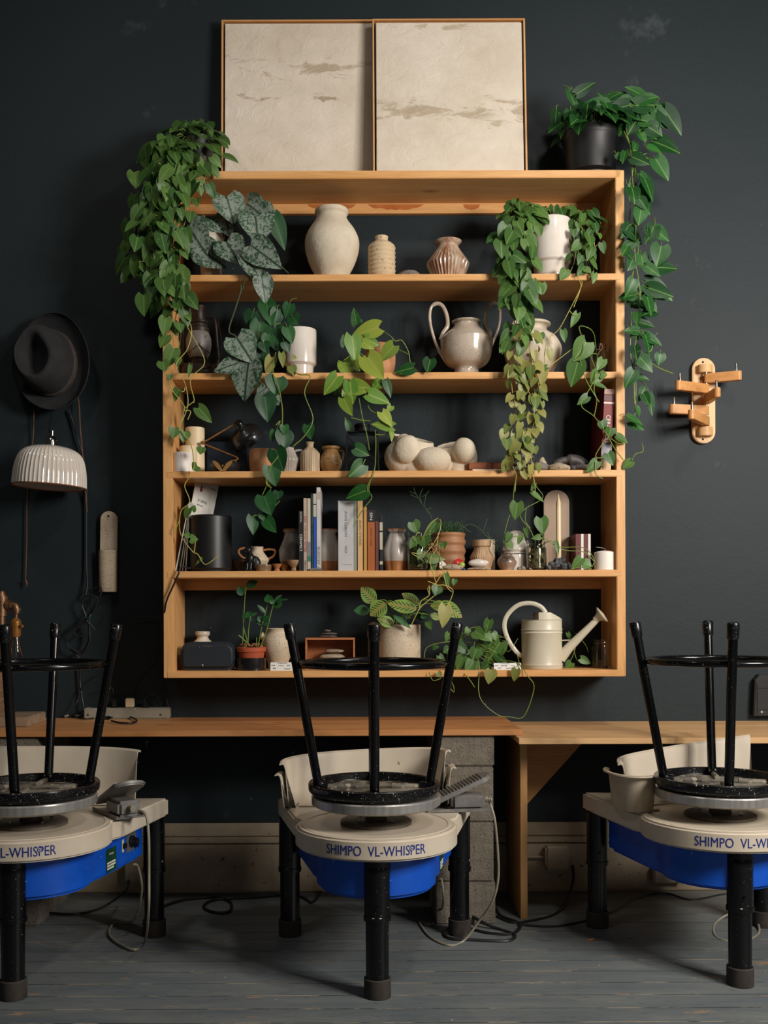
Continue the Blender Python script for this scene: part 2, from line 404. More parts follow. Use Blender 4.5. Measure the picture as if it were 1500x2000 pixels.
WM = wall_mat()
struct('wall_back', M().box(-3.2, 3.4, WALL, WALL+0.12, 0, 3.6), WM)
def floor_mat():
    m, nt, p = base_mat('painted_floorboards', 0.5, spec=0.4)
    v = coords(nt); s = nd(nt, 'ShaderNodeSeparateXYZ'); nt.links.new(v, s.inputs[0])
    dv = nd(nt, 'ShaderNodeMath', operation='DIVIDE'); nt.links.new(s.outputs[1], dv.inputs[0]); dv.inputs[1].default_value = 0.0895
    fr = nd(nt, 'ShaderNodeMath', operation='FRACT'); nt.links.new(dv.outputs[0], fr.inputs[0])
    fl = nd(nt, 'ShaderNodeMath', operation='FLOOR'); nt.links.new(dv.outputs[0], fl.inputs[0])
    wn = nd(nt, 'ShaderNodeTexWhiteNoise', noise_dimensions='1D'); nt.links.new(fl.outputs[0], wn.inputs['W'])
    col = mixc(nt, wn.outputs[0], c3(84, 92, 96), c3(100, 107, 110))
    n1 = noise(nt, coords(nt, (1, 5, 1)), 2.5, 6, 0.65)
    col = mixc(nt, ramp(nt, n1, [(0.35, 0.0), (0.75, 0.8)]), col, c3(122, 124, 120))
    n0 = noise(nt, coords(nt, (2, 9, 1), loc=(3, 1, 0)), 9, 5, 0.7)
    col = mixc(nt, ramp(nt, n0, [(0.56, 0.0), (0.72, 0.55)]), col, c3(52, 54, 54))
    n2 = noise(nt, coords(nt, (1.4, 9, 1), loc=(1.1, 0.4, 0)), 3.2, 6, 0.72)
    wear = ramp(nt, n2, [(0.635, 0.0), (0.655, 0.9)])
    col = mixc(nt, wear, col, mixc(nt, noise(nt, coords(nt, (1, 20, 1)), 10), c3(150, 112, 78), c3(176, 146, 112)))
    n3 = noise(nt, v, 60, 2, 0.5)
    col = mixc(nt, ramp(nt, n3, [(0.745, 0.0), (0.765, 0.9)]), col, c3(190, 180, 164))
    seam = ramp(nt, fr.outputs[0], [(0.0, 1.0), (0.03, 0.9), (0.05, 0.0), (1.0, 0.0)])
    sn = noise(nt, coords(nt, (1, 1, 1)), 5, 4, 0.7)
    col = mixc(nt, seam, col, mixc(nt, ramp(nt, sn, [(0.49, 0.0), (0.58, 1.0)]), c3(36, 36, 34), c3(156, 138, 112)))
    nt.links.new(col, p.inputs['Base Color'])
    iv = nd(nt, 'ShaderNodeMath', operation='MULTIPLY_ADD'); nt.links.new(seam, iv.inputs[0]); iv.inputs[1].default_value = -1.5; nt.links.new(n1, iv.inputs[2])
    ad = nd(nt, 'ShaderNodeMath', operation='ADD'); nt.links.new(iv.outputs[0], ad.inputs[0]); nt.links.new(wear, ad.inputs[1])
    bump(nt, p, ad.outputs[0], 0.4, 0.003)
    return m
struct('floor', M().box(-3.2, 3.4, -1.5, WALL+0.12, -0.05, 0), floor_mat())
bb = pm('cream_baseboard_paint', c3(176, 160, 138), c3(152, 134, 110), 0.6, 5, (1, 1, 1.5), speck=[(c3(110, 72, 44), 70, 0.70), (c3(96, 60, 40), 24, 0.72)], bmp=(30, 0.3, 0.002))
b = M().box(-3.2, 3.4, 3.69, WALL, 0.0, 0.170, 0.002)
b.box(-3.2, 3.4, 3.696, WALL, 0.174, 0.196, 0.003); b.box(-3.2, 3.4, 3.702, WALL, 0.198, 0.246, 0.003)
b.box(-3.2, 3.4, 3.680, WALL, 0.0, 0.018, 0.006)
struct('baseboard_back', b, bb)

# ---------------------------------------------------------------- bookcase
XL, XR = -0.672, 0.900
t = Thing('bookcase', 'large open pine bookcase of five bays mounted on the dark wall', 'bookcase', (XL, FR, SH[5]-0.0225))
for x0, x1 in ((XL, XL+0.034), (XR-0.030, XR)):
    t.part('side_panel', M().box(x0, x1, FR+0.001, WALL-0.001, SH[5]-0.0225, SH[0]-0.0005, 0.002), pineZ)
for i, z in enumerate(SH):
    th = 0.027 if i == 0 else 0.0225
    t.part('shelf', M().box(XL+(0.013 if i else 0.0), XR-0.011, FR, WALL-0.002, z-th, z, 0.002), pineX)
rails = []
for z0, z1 in ((2.4446, 2.4812), (1.089, 1.126)):
    rails.append(t.part('rail', M().box(XL+0.034, XR-0.030, 3.690, WALL-0.002, z0, z1, 0.001), pineX))
stain = pm('glue_stain', c3(168, 92, 44), c3(186, 112, 58), 0.35, 30)
random.seed(5)
for x0, x1 in ((600, 695), (718, 828), (430, 470), (905, 938)):      # old glue drips on the top rail
    a = []; n = 14
    for k in range(n+1): a.append((x0+(x1-x0)*k/n, 399))
    for k in range(n, -1, -1): a.append((x0+(x1-x0)*k/n, 399+(9+3*random.random())*abs(math.sin(PI*k/n))**0.4))
    q = [P(x, y, 3.689) for x, y in a]; t.part('stain', M().prism([(p.x, p.z) for p in q], 'y', 3.6893, 3.6901), stain, 'dark glue stain on the top rail', parent=rails[0])

# ---------------------------------------------------------------- benches and what carries them
def bench(name, label, x0, x1, yf, z, m, th=0.019):
    b_ = M(); n = 3; d = (WALL-0.003-yf)/n
    for k in range(n): b_.box(x0, x1, yf+k*d+(0.0004 if k else 0), yf+(k+1)*d, z-th, z, 0.0012)
    return solo(name, label, 'bench', b_, m, (x0, yf, z-th))
bench('workbench_top', 'long orange pine bench top resting on concrete blocks under the bookcase', -2.2, 0.517, 3.286, BL+0.002, benchX)
t = Thing('side_bench', 'paler pine bench at the right, slightly lower than its neighbour', 'bench', (0.5, 3.21, 0))
b_ = M(); 
for k in range(3): b_.box(0.494, 2.3, 3.21+k*0.1675, 3.21+(k+1)*0.1675-0.0004, BR_-0.019, BR_-0.0005, 0.0012)
t.part('bench_top', b_, benchX2)
t.part('side_panel', M().box(0.520, 0.543, 3.355, WALL-0.02, 0.0, BR_-0.0195, 0.001), wood('ply_z', c3(206, 158, 104), c3(186, 136, 84), 'z', knots=False))
g0 = P(1026, 1596, 3.66); g1 = P(1160, 1455, 3.66)
t.part('corner_brace', M().prism([(0.5435, g0.z), (0.5435, BR_-0.0195), (g1.x, BR_-0.0195)], 'y', 3.64, 3.66), wood('ply_x', c3(206, 158, 104), c3(186, 136, 84), 'x', knots=False))
block = pm('cinder_block', c3(128, 118, 104), c3(106, 98, 88), 0.95, 40, bmp=(120, 1.0, 0.004), speck=(c3(60, 54, 48), 140, 0.64))
def cinder(x0, x1, y0, y1, z0, z1, label, grp):
    b_ = M(); w_ = 0.032                                         # walls, web and two open cores
    b_.box(x0, x1, y0, y0+w_, z0, z1, 0.004); b_.box(x0, x1, y1-w_, y1, z0, z1, 0.004)
    b_.box(x0, x0+w_, y0+w_, y1-w_, z0, z1); b_.box(x1-w_, x1, y0+w_, y1-w_, z0, z1)
    b_.box(x0+w_, x1-w_, (y0+y1)/2-0.014, (y0+y1)/2+0.014, z0, z1)
    solo('concrete_block', label, 'block', b_, block, ((x0+x1)/2, y0, z0), grp)
tops = [(0.0, 0.136, 'bottom'), (0.138, 0.328, 'second from the floor'), (0.330, 0.508, 'third from the floor'), (0.510, BL-0.018, 'topmost')]
for z0, z1, nm in tops:
    dx = {'bottom': 0.002, 'topmost': 0.0}.get(nm, -0.003)
    cinder(0.235+dx, 0.428+dx, 3.30, 3.685, z0, z1, 'concrete block right of the centre wheel, '+nm+' in its stack', 'concrete blocks beside the centre wheel')
    cinder(-1.237+dx, -1.044+dx, 3.30, 3.685, z0, z1, 'concrete block at the left picture edge, '+nm+' in its stack', 'concrete blocks under the left bench end')
# ---------------------------------------------------------------- pottery wheels
white_abs = pm('aged_white_plastic', c3(206, 194, 176), c3(192, 178, 158), 0.38, 5, bmp=(40, 0.06, 0.001), speck=(c3(150, 124, 96), 50, 0.74))
white_abs_dirty = pm('clay_washed_plastic', c3(200, 186, 166), c3(166, 146, 120), 0.5, 7, speck=(c3(140, 112, 84), 60, 0.70))
blue_steel = pm('blue_painted_steel', c3(14, 84, 196), c3(10, 74, 178), 0.35, 6, speck=[(c3(150, 170, 196), 90, 0.745)])
navy_ink = pm('blue_lettering', c3(20, 44, 128), None, 0.5)
alu = pm('turned_aluminium', c3(190, 188, 184), c3(160, 157, 152), 0.3, 14, (6, 6, 0.4), metal=0.65)
flange_m = pm('dull_flange', c3(112, 104, 94), c3(84, 74, 64), 0.55, 14, metal=0.4)
pedal_m = pm('grey_cast_metal', c3(128, 126, 122), c3(104, 102, 98), 0.45, 20, speck=(c3(160, 150, 134), 90, 0.72), metal=0.2)
rubber = pm('worn_rubber', c3(30, 27, 26), c3(58, 50, 44), 0.8, 20)
green_lab = plain('green_label', c3(22, 68, 44), rough=0.4)
def table_outline(R, w0, w1, yb, n=28, inset=0.0):
    pts = []
    pts.append((w1, yb)); pts.append((w0+0.012, 0.075))
    pts.append((w0-0.006, 0.045)); 
    for k in range(n+1):
        a = -PI*k/n+0.0
        pts.append((R*math.cos(a), R*math.sin(a)+0.0))
    pts.append((-(w0-0.006), 0.045)); pts.append((-(w0+0.012), 0.075)); pts.append((-w1, yb))
    return pts
ZT = 0.423
def build_wheel(label):
    t = Thing('pottery_wheel', label, 'pottery wheel', (0, 0, 0), 'electric pottery wheels')
    top = M()
    top.prism(table_outline(0.223, 0.220, 0.303, 0.40), 'z', ZT-0.056, ZT, 0.006, 3)
    tp = t.part('table_top', top, white_abs)
    rim = M()                                                  # shallow tray ring round the wheel head
    rim.lathe((0, 0), [(0.196, ZT-0.001), (0.198, ZT+0.0015), (0.205, ZT+0.0015), (0.208, ZT-0.001)], 64, cap=False)
    t.part('tray_ring', rim, white_abs, parent=tp)
    pan = M()
    pts = []
    for k in range(25):
        a = -PI*k/24; pts.append((0.165*math.cos(a), 0.165*math.sin(a)+0.01))
    pts += [(-0.165, 0.04), (-0.178, 0.075), (-0.236, 0.33), (0.236, 0.33), (0.178, 0.075), (0.165, 0.04)]
    pan.prism(pts, 'z', 0.252, ZT-0.056, 0.010, 3)
    pn = t.part('motor_housing', pan, blue_steel, 'blue painted housing under the table')
    # control side: right hand flare from (0.178,0.075) to (0.236,0.33)
    d = Vector((0.236-0.178, 0.33-0.075, 0)).normalized(); nn = Vector((d.y, -d.x, 0)); o0 = Vector((0.178, 0.075, 0))
    def side(sx, z, off=0.0): return o0+d*sx+Vector((0, 0, z))+nn*off
    fr = Matrix(((d.x, nn.x, 0, 0), (d.y, nn.y, 0, 0), (0, 0, 1, 0), (0, 0, 0, 1)))
    def pbox(m, a0, a1, z0, z1, o_, bev=0.0008):
        m.box(a0, a1, 0, o_, z0, z1, bev, Matrix.Translation(o0) @ fr)
    pl = M(); pbox(pl, 0.02, 0.085, 0.262, 0.328, 0.0012)
    lb = t.part('rating_plate', pl, green_lab, 'green rating plate')
    tx = M()
    for z, w_ in ((0.288, 0.052), (0.280, 0.052), (0.272, 0.040)): pbox(tx, 0.026, 0.026+w_, z-0.0025, z+0.0025, 0.0016, 0)
    textm(tx, 'Whisper', 0.028, side(0.052, 0.312, 0.0014), d, (0, 0, 1))
    t.part('plate_print', tx, paper, 'pale print on the plate', parent=lb)
    sp = M(); pbox(sp, 0.122, 0.134, 0.298, 0.336, 0.0012); sw = t.part('switch_plate', sp, wax_cream)
    s2 = M(); pbox(s2, 0.125, 0.138, 0.310, 0.324, 0.010); t.part('power_switch', s2, black_plastic, parent=sw)
    dp = M(); pbox(dp, 0.150, 0.215, 0.290, 0.352, 0.001); dl = t.part('dial_plate', dp, pm('dial_grey', c3(96, 98, 100), None, 0.4))
    kb = M(); rot = nn.to_track_quat('Z', 'Y').to_matrix().to_4x4()
    kb.lathe((0, 0), [(0.017, 0.0), (0.017, 0.006), (0.012, 0.008), (0.011, 0.022), (0.0, 0.023)], 20, mt=Matrix.Translation(side(0.182, 0.320, 0.001)) @ rot)
    t.part('speed_dial', kb, black_plastic, parent=dl)
    kb = M(); kb.lathe((0, 0), [(0.008, 0.0), (0.008, 0.012), (0.0, 0.013)], 14, mt=Matrix.Translation(side(0.205, 0.305, 0.001)) @ rot)
    t.part('direction_switch', kb, black_plastic, parent=dl)
    # lettering bent round the front
    def bend(a, q, z):
        R_ = 0.2232+z; an = (a-0.004)/0.2232
        return Vector((R_*math.sin(an), -R_*math.cos(an), 0.3955+q))
    tx = M(); textm(tx, 'SHIMPO  VL-WHISPER', 0.272, (0, 0, 0), h=0.0255, bend=bend)
    t.part('lettering', tx, navy_ink, 'blue lettering', smooth=0)
    for R0, zz, mm_ in ((0.0062, 0.0006, navy_ink), (0.0044, 0.0009, white_abs), (0.0022, 0.0012, navy_ink)):
        q = M(); vs = [q.bm.verts.new(bend(0.0945+R0*math.cos(2*PI*i/20), 0.004+R0*math.sin(2*PI*i/20), zz)) for i in range(20)]; q.bm.faces.new(vs); t.part('letter_ring', q, mm_, smooth=0)
    # wheel head
    hd = M(); hd.lathe((0, 0), [(0.0, 0.472), (0.16, 0.472), (0.172, 0.476), (0.178, 0.480), (0.1785, 0.500), (0.176, 0.5035), (0.0, 0.5035)], 80)
    h = t.part('wheel_head', hd, alu, 'turned aluminium wheel head')
    hb = M(); hb.lathe((0, 0), [(0.030, ZT), (0.030, 0.455), (0.058, 0.458), (0.062, 0.4715), (0, 0.4715)], 40); t.part('hub', hb, flange_m, parent=h)
    fl = M(); fl.lathe((0, 0), [(0.0985, ZT), (0.0985, 0.431), (0.092, 0.4345), (0.032, 0.4345)], 64)
    f = t.part('flange', fl, flange_m)
    for k in range(4):
        a = PI/4+k*PI/2; bo = M(); bo.lathe((0.062*math.cos(a), 0.062*math.sin(a)), [(0.005, 0.4345), (0.005, 0.438), (0, 0.4395)], 8)
        t.part('bolt', bo, chrome, parent=f)
    for x, y in ((0.0, -0.150), (-0.265, 0.368), (0.265, 0.368)):
        lg = M()
        lg.lathe((x, y), [(0.034, 0.205), (0.034, ZT-0.0565)], 32); lg.lathe((x, y), [(0.0305, 0.045), (0.0305, 0.207)], 32, cap=False)
        lg.lathe((x, y), [(0.036, 0.2), (0.036, 0.212), (0.034, 0.214)], 32, cap=False)
        if y < 0: lg.tube(cr([(x, y, 0.31), (x, y+0.002, 0.345), (x, y+0.03, 0.366)], 4), 0.0345, 24)
        L = t.part('leg', lg, black_paint)
        ft = M(); ft.lathe((x, y), [(0.035, 0.0), (0.0355, 0.004), (0.0355, 0.048), (0.032, 0.051)], 32); t.part('rubber_foot', ft, rubber, parent=L)
        bt = M(); bt.lathe((0, 0), [(0.006, 0), (0.006, 0.006), (0, 0.007)], 6, mt=Matrix.Translation((x, y-0.034, 0.24)) @ Matrix.Rotation(PI/2, 4, 'X')); t.part('clamp_bolt', bt, black_paint, parent=L)
    return t
wheel = build_wheel('white topped pottery wheel in the centre, all its lettering in view').o
WPOS = [(0.040, 2.832, 0, 0), (-0.914, 2.832, 0, 0), (1.018, 2.908, 0, 0)]
wheels = [wheel]
for lab in ('white topped pottery wheel at the left edge, its blue control side and green plate showing', 'white topped pottery wheel at the right edge, half out of the picture'):
    c = copy_tree(wheel); c['label'] = lab; wheels.append(c)
for o, p_ in zip(wheels, WPOS): o.location = (p_[0], p_[1], 0)

# ---------------------------------------------------------------- stools upside down on the wheel heads
def build_stool(label):
    t = Thing('metal_stool', label, 'stool', (0, 0, 0), 'black stools turned upside down on the wheels')
    s = M(); s.lathe((0, 0), [(0.0, 0.0), (0.165, 0.0), (0.173, 0.004), (0.180, 0.012), (0.1815, 0.020), (0.1815, 0.0305), (0.179, 0.034), (0.172, 0.034), (0.168, 0.031), (0.166, 0.016), (0.0, 0.013)], 80)
    st = t.part('seat', s, black_dusty)
    d = M(); d.lathe((0, 0), [(0.150, 0.0131), (0.13, 0.0165), (0.07, 0.016), (0, 0.0155)], 48, fn=lambda a, z, r: r*(1+0.10*math.sin(3*a+1)+0.05*math.sin(7*a))); t.part('dried_clay', d, clay_dust, 'pale dried clay slip under the seat', parent=st)
    RG = 0.3605
    rg = M(); rg.tube([(0.197*math.cos(2*PI*k/64), 0.197*math.sin(2*PI*k/64), RG) for k in range(64)], 0.0095, 12, True); t.part('foot_ring', rg, black_paint)
    for k in range(4):
        a = -PI/2+k*PI/2; dr = Vector((math.cos(a), math.sin(a), 0))
        p0 = dr*0.128+Vector((0, 0, 0.020)); p1 = dr*0.157+Vector((0, 0, 0.045)); p2 = dr*0.232+Vector((0, 0, 0.462))
        lg = M(); lg.tube(cr([p0, dr*0.150+Vector((0, 0, 0.026)), p1, p1.lerp(p2, 0.3), p2], 5), 0.0128, 16)
        L = t.part('leg', lg, black_paint)
        ax = (p2-p1).normalized(); q = ax.to_track_quat('Z', 'Y').to_matrix().to_4x4()
        f = M(); f.lathe((0, 0), [(0.0145, -0.034), (0.0158, -0.030), (0.0165, 0.006), (0.014, 0.010), (0, 0.0105)], 20, mt=Matrix.Translation(p2) @ q); t.part('rubber_tip', f, black_dusty, parent=L)
        br = M(); br.tube([dr*0.05+Vector((0, 0, 0.0215)), p0], 0.0075, 10); t.part('seat_bracket', br, clay_dust, parent=L)
    return t
stool = build_stool('black metal stool upside down on the centre wheel').o
s2 = copy_tree(stool); s2['label'] = 'black metal stool upside down on the wheel at the left edge'
s3 = copy_tree(stool); s3['label'] = 'black metal stool upside down on the wheel at the right edge, slightly turned'
stool.location = (0.034, 2.834, 0.5037); s2.location = (-0.911, 2.836, 0.5037); s2.rotation_euler.z = 0.02; s3.location = (1.018, 2.908, 0.5037); s3.rotation_euler.z = -0.19

# ---------------------------------------------------------------- splash pans: a thin bent wall with a rolled lip and a foot flange
def pan_wall(m, path, z0, z1, out=0.012, th=0.003, tops=None):
    """path: plan points; wall leans out a little; rolled lip on top"""
    path = cr([Vector((x, y, 0)) for x, y in path], 8); n = len(path); outer = []
    prof = [(-0.018, 0.0), (-0.004, 0.0), (0.0, 0.006), (0.010, 0.85), (0.014, 0.97), (0.024, 1.0), (0.030, 0.985), (0.031, 0.95),
            (0.028, 0.95), (0.022, 0.97), (0.017, 0.94), (0.0135, 0.85), (0.004, 0.012), (-0.004, 0.02), (-0.018, 0.02)]
    for i, p in enumerate(path):
        t_ = (path[min(i+1, n-1)]-path[max(i-1, 0)]).normalized(); nr = Vector((t_.y, -t_.x, 0))*-1
        h = (z1-z0) if tops is None else (tops[0]+(tops[1]-tops[0])*i/(n-1)-z0)
        outer.append([p+nr*a+Vector((0, 0, z0+b_*h)) for a, b_ in prof])
    m.rings(outer, True, True, True)
def arc(cx, cy, r, a0, a1, n=9, ry=None): return [(cx+r*math.cos(math.radians(a0+(a1-a0)*k/n)), cy+(ry or r)*math.sin(math.radians(a0+(a1-a0)*k/n))) for k in range(n+1)]
# centre wheel: two nested pan halves standing behind the head
gP = 'white splash pans on the wheels'
p_ = M(); pan_wall(p_, [(-0.215, 3.06), (-0.205, 3.13), (-0.12, 3.19), (0.02, 3.212), (0.15, 3.20), (0.225, 3.15), (0.238, 3.07)], 0.4245, 0.59, tops=(0.556, 0.594))
p_.prism([(-0.19, 3.07), (-0.14, 3.07), (-0.12, 3.18), (-0.19, 3.13)], 'z', 0.4245, 0.4275)
solo('splash_pan', 'white plastic splash pan curving behind the wheel head of the centre wheel', 'splash pan', p_, white_abs, group=gP)
p_ = M(); pan_wall(p_, [(-0.228, 3.045), (-0.222, 3.11)], 0.4245, 0.525); pan_wall(p_, [(0.250, 3.12), (0.252, 3.05)], 0.4245, 0.545)
p_.tube(cr([(-0.24, 3.10, 0.46), (-0.20, 3.215, 0.46), (0.0, 3.24, 0.46), (0.2, 3.23, 0.46), (0.262, 3.13, 0.46)], 6), 0.004, 6)
solo('splash_pan', 'second white splash pan nested outside the first on the centre wheel', 'splash pan', p_, white_abs, group=gP)
p_ = M(); pan_wall(p_, [(-1.30, 3.06), (-1.16, 3.13), (-1.0, 3.165), (-0.85, 3.175), (-0.76, 3.165), (-0.695, 3.135)], 0.4245, 0.592, tops=(0.600, 0.585)); p_.box(-0.90, -0.72, 3.10, 3.145, 0.4245, 0.428, 0.001)
solo('splash_pan', 'long white splash pan lying behind the stool of the left wheel', 'splash pan', p_, white_abs, group=gP)
p_ = M(); pan_wall(p_, [(0.78, 2.99), (0.80, 3.05), (0.90, 3.10), (1.02, 3.14), (1.12, 3.155), (1.20, 3.15)], 0.4245, 0.60, tops=(0.562, 0.625))
solo('splash_pan', 'tall white splash pan slanting up behind the right wheel', 'splash pan', p_, white_abs, group=gP)
p_ = M(); pan_wall(p_, [(0.845, 2.975), (0.80, 2.955), (0.765, 2.985), (0.752, 3.05), (0.765, 3.10)], 0.4245, 0.535); p_.box(0.800, 0.870, 2.985, 3.03, 0.4245, 0.429, 0.001)
solo('splash_pan', 'short white splash pan with a cut end on the right wheel', 'splash pan', p_, white_abs_dirty, group=gP)

# ---------------------------------------------------------------- foot pedals
def build_pedal(label):
    t = Thing('foot_pedal', label, 'foot pedal', (0, 0, 0), 'grey foot pedals lying on the wheels')
    b_ = M(); b_.box(-0.12, 0.065, -0.045, 0.045, 0.0, 0.004, 0.002); b_.box(-0.12, 0.065, -0.045, -0.041, 0.0, 0.010, 0.001); b_.box(-0.12, 0.065, 0.041, 0.045, 0.0, 0.010, 0.001); t.part('base_plate', b_, pedal_m)
    h = M(); h.box(-0.045, 0.055, -0.034, 0.034, 0.004, 0.048, 0.009, seg=3); t.part('housing', h, pedal_m)
    k = M(); mt = Matrix.Translation((0.005, 0, 0.066)) @ Matrix.Rotation(-0.42, 4, 'Y')
    out = [(-0.115, -0.046), (0.045, -0.050)]+[(0.045+0.034*math.sin(PI*i/8), -0.050*math.cos(PI*i/8)) for i in range(1, 8)]+[(0.045, 0.050), (-0.115, 0.046)]
    k.prism(out, 'z', 0.0, 0.013, 0.004, mt=mt); pp = t.part('treadle', k, pedal_m)
    r = M()
    for i in range(16): r.box(-0.105+i*0.010, -0.100+i*0.010, -0.042, 0.042, 0.013, 0.0165, 0.001, mt)
    t.part('grip_ribs', r, pedal_m, parent=pp)
    for x, y in ((0.058, -0.038), (0.058, 0.038)): t.part('screw', M().lathe((x, y), [(0.004, 0.004), (0.004, 0.007), (0, 0.008)], 10), steel)
    g = M(); g.tube([(0.054, 0, 0.03), (0.078, 0.0, 0.028)], [0.008, 0.006], 10)
    for i in range(4): g.tube([(0.060+i*0.005, 0, 0.0295), (0.0625+i*0.005, 0, 0.0295)], 0.0088, 10)
    t.part('cord_grip', g, cord_grey)
    return t
ped = build_pedal('grey foot pedal with ribbed treadle on the centre wheel').o
ped2 = copy_tree(ped); ped2['label'] = 'grey foot pedal on the left wheel, its cord falling to the floor'
ped3 = copy_tree(ped); ped3['label'] = 'foot pedal on the right wheel, cut by the picture edge'
ped.location = (0.305, 3.02, 0.4240); ped.rotation_euler.z = 0.10
ped2.location = (-0.690, 2.955, 0.4240); ped2.rotation_euler.z = -0.95
ped3.location = (1.33, 3.10, 0.4240); ped3.rotation_euler.z = 2.9

# ---------------------------------------------------------------- cords on the wheels and floor
def cable(name, label, cat, pts, r, m, group=None, n=8, seg=8, closed=False):
    return solo(name, label, cat, M().tube(cr(pts, n, closed), r, seg, closed), m, group=group)
def FP(x, y, z=0.004): Y = (CAMZ-z)*2000/(y-1200); return P(x, y, Y)
cable('pedal_cord', 'grey cord looping from the centre foot pedal down to the floor', 'cord',
      [ped.location+Vector((0.078, 0.008, 0.028)), P(957, 1568, 3.05), P(966, 1600, 3.04), P(972, 1660, 3.05), P(973, 1715, 3.06), P(962, 1760, 3.08), P(935, 1800, 3.12), FP(905, 1838), FP(875, 1846), FP(838, 1828), FP(818, 1798), FP(838, 1806), FP(858, 1790), P(866, 1755, 3.2), P(862, 1716, 3.15)], 0.0038, cord_grey)
cable('pedal_cord', 'grey cord hanging from the left foot pedal in a wide loop', 'cord',
      [P(270, 1583, 2.89), P(284, 1590, 2.87), P(290, 1625, 2.86), P(291, 1700, 2.86), P(290, 1780, 2.87), FP(283, 1840), FP(262, 1855), FP(228, 1840), FP(213, 1822), FP(225, 1802), P(262, 1796, 3.2), P(277, 1740, 3.12), P(270, 1695, 3.08), P(262, 1688, 3.05)], 0.0038, cord_grey)
cable('pedal_cord', 'beige cord coiled by the front leg of the right wheel', 'cord',
      [FP(1500, 1790), FP(1478, 1786, .02), FP(1440, 1780, .03), FP(1400, 1800), FP(1395, 1825), FP(1420, 1838), FP(1460, 1836), FP(1482, 1822), FP(1478, 1798, .02), FP(1465, 1785, .03), FP(1500, 1776, .02)], 0.0038, cord_grey)
cable('floor_cable', 'black cable lying along the wall between the left and centre wheels', 'cable',
      [FP(95, 1783), FP(150, 1785), FP(200, 1772), FP(245, 1740, .06), P(251, 1720, 3.3)], 0.0042, cord_black)
cable('floor_cable', 'black cable with a small loop on the floor left of the centre wheel', 'cable',
      [FP(318, 1770), FP(360, 1757), FP(420, 1752), FP(450, 1762), FP(448, 1780), FP(420, 1782), FP(398, 1772), FP(410, 1760), FP(440, 1755), FP(500, 1752), FP(545, 1748), FP(590, 1752), FP(610, 1762), FP(628, 1738)], 0.0048, cord_black)
cable('floor_cable', 'black cable coiled on the floor between block stack and bench panel', 'cable',
      [FP(905, 1778, .03), FP(940, 1800, .02), FP(975, 1815), FP(1005, 1826), FP(990, 1838), FP(920, 1836), FP(875, 1832), FP(870, 1815), FP(900, 1810), FP(950, 1822), FP(1000, 1824), FP(1015, 1805), FP(980, 1790), FP(968, 1775)], 0.0055, cord_black)
cable('floor_cable', 'black cable running from the white outlet box to the coil on the floor', 'cable',
      [P(1118, 1690, 3.67), P(1120, 1715, 3.66), P(1110, 1750, 3.55), FP(1085, 1785), FP(1040, 1798), FP(1000, 1802), FP(970, 1790)], 0.005, cord_black)
cable('floor_cable', 'black cable crossing the floor to the right wheel', 'cable',
      [FP(1010, 1806), FP(1080, 1810), FP(1140, 1800), FP(1200, 1780), FP(1240, 1756), FP(1300, 1746), FP(1350, 1758), FP(1410, 1748), FP(1450, 1746)], 0.005, cord_black)
# wall boxes on the baseboard
pl = pm('painted_box', c3(186, 174, 154), c3(170, 156, 134), 0.5, 8, speck=(c3(120, 84, 60), 60, 0.72))
a, b2 = P(1065, 1652, 3.66), P(1111, 1699, 3.66)
solo('outlet_box', 'cream painted outlet box on the baseboard beside the bench panel', 'outlet box', M().box(a.x, b2.x, 3.65, 3.689, b2.z, a.z, 0.008, seg=3), pl)
a, b2 = P(1277, 1690, 3.66), P(1335, 1724, 3.66)
solo('outlet_box', 'small white outlet box low on the baseboard behind the right wheel', 'outlet box', M().box(a.x, b2.x, 3.655, 3.689, b2.z, a.z, 0.004), pl)
a, b2 = P(243, 1690, 3.66), P(282, 1722, 3.66)
solo('outlet_box', 'white outlet box on the baseboard behind the left wheel', 'outlet box', M().box(a.x, b2.x, 3.655, 3.689, b2.z, a.z, 0.004), pl)
a, b2 = P(1026, 1672, 3.68), P(1066, 1678, 3.68)
cable('conduit', 'thin painted conduit running into the cream outlet box', 'conduit', [P(1026, 1674, 3.682), P(1064, 1674, 3.682)], 0.006, bb)
random.seed(8)
for k, (x, y, s_, lab) in enumerate(((1150, 1837, 9, 'small orange dry leaf on the floor, the left one of two'), (1226, 1830, 8, 'small tan dry leaf on the floor nearer the right wheel'))):
    q = M(); p0 = FP(x, y, 0.003); q.leaf(p0, (1, 0.4-k, 0.05), (0, -0.1, 1), 0.022, 0.014, 0.3, -0.2, tone=0.9)
    solo('fallen_leaf', lab, 'leaf', q, pm('dry_leaf_%s' % 'ab'[k], c3(176, 110, 52) if k == 0 else c3(170, 150, 110), None, 0.7))
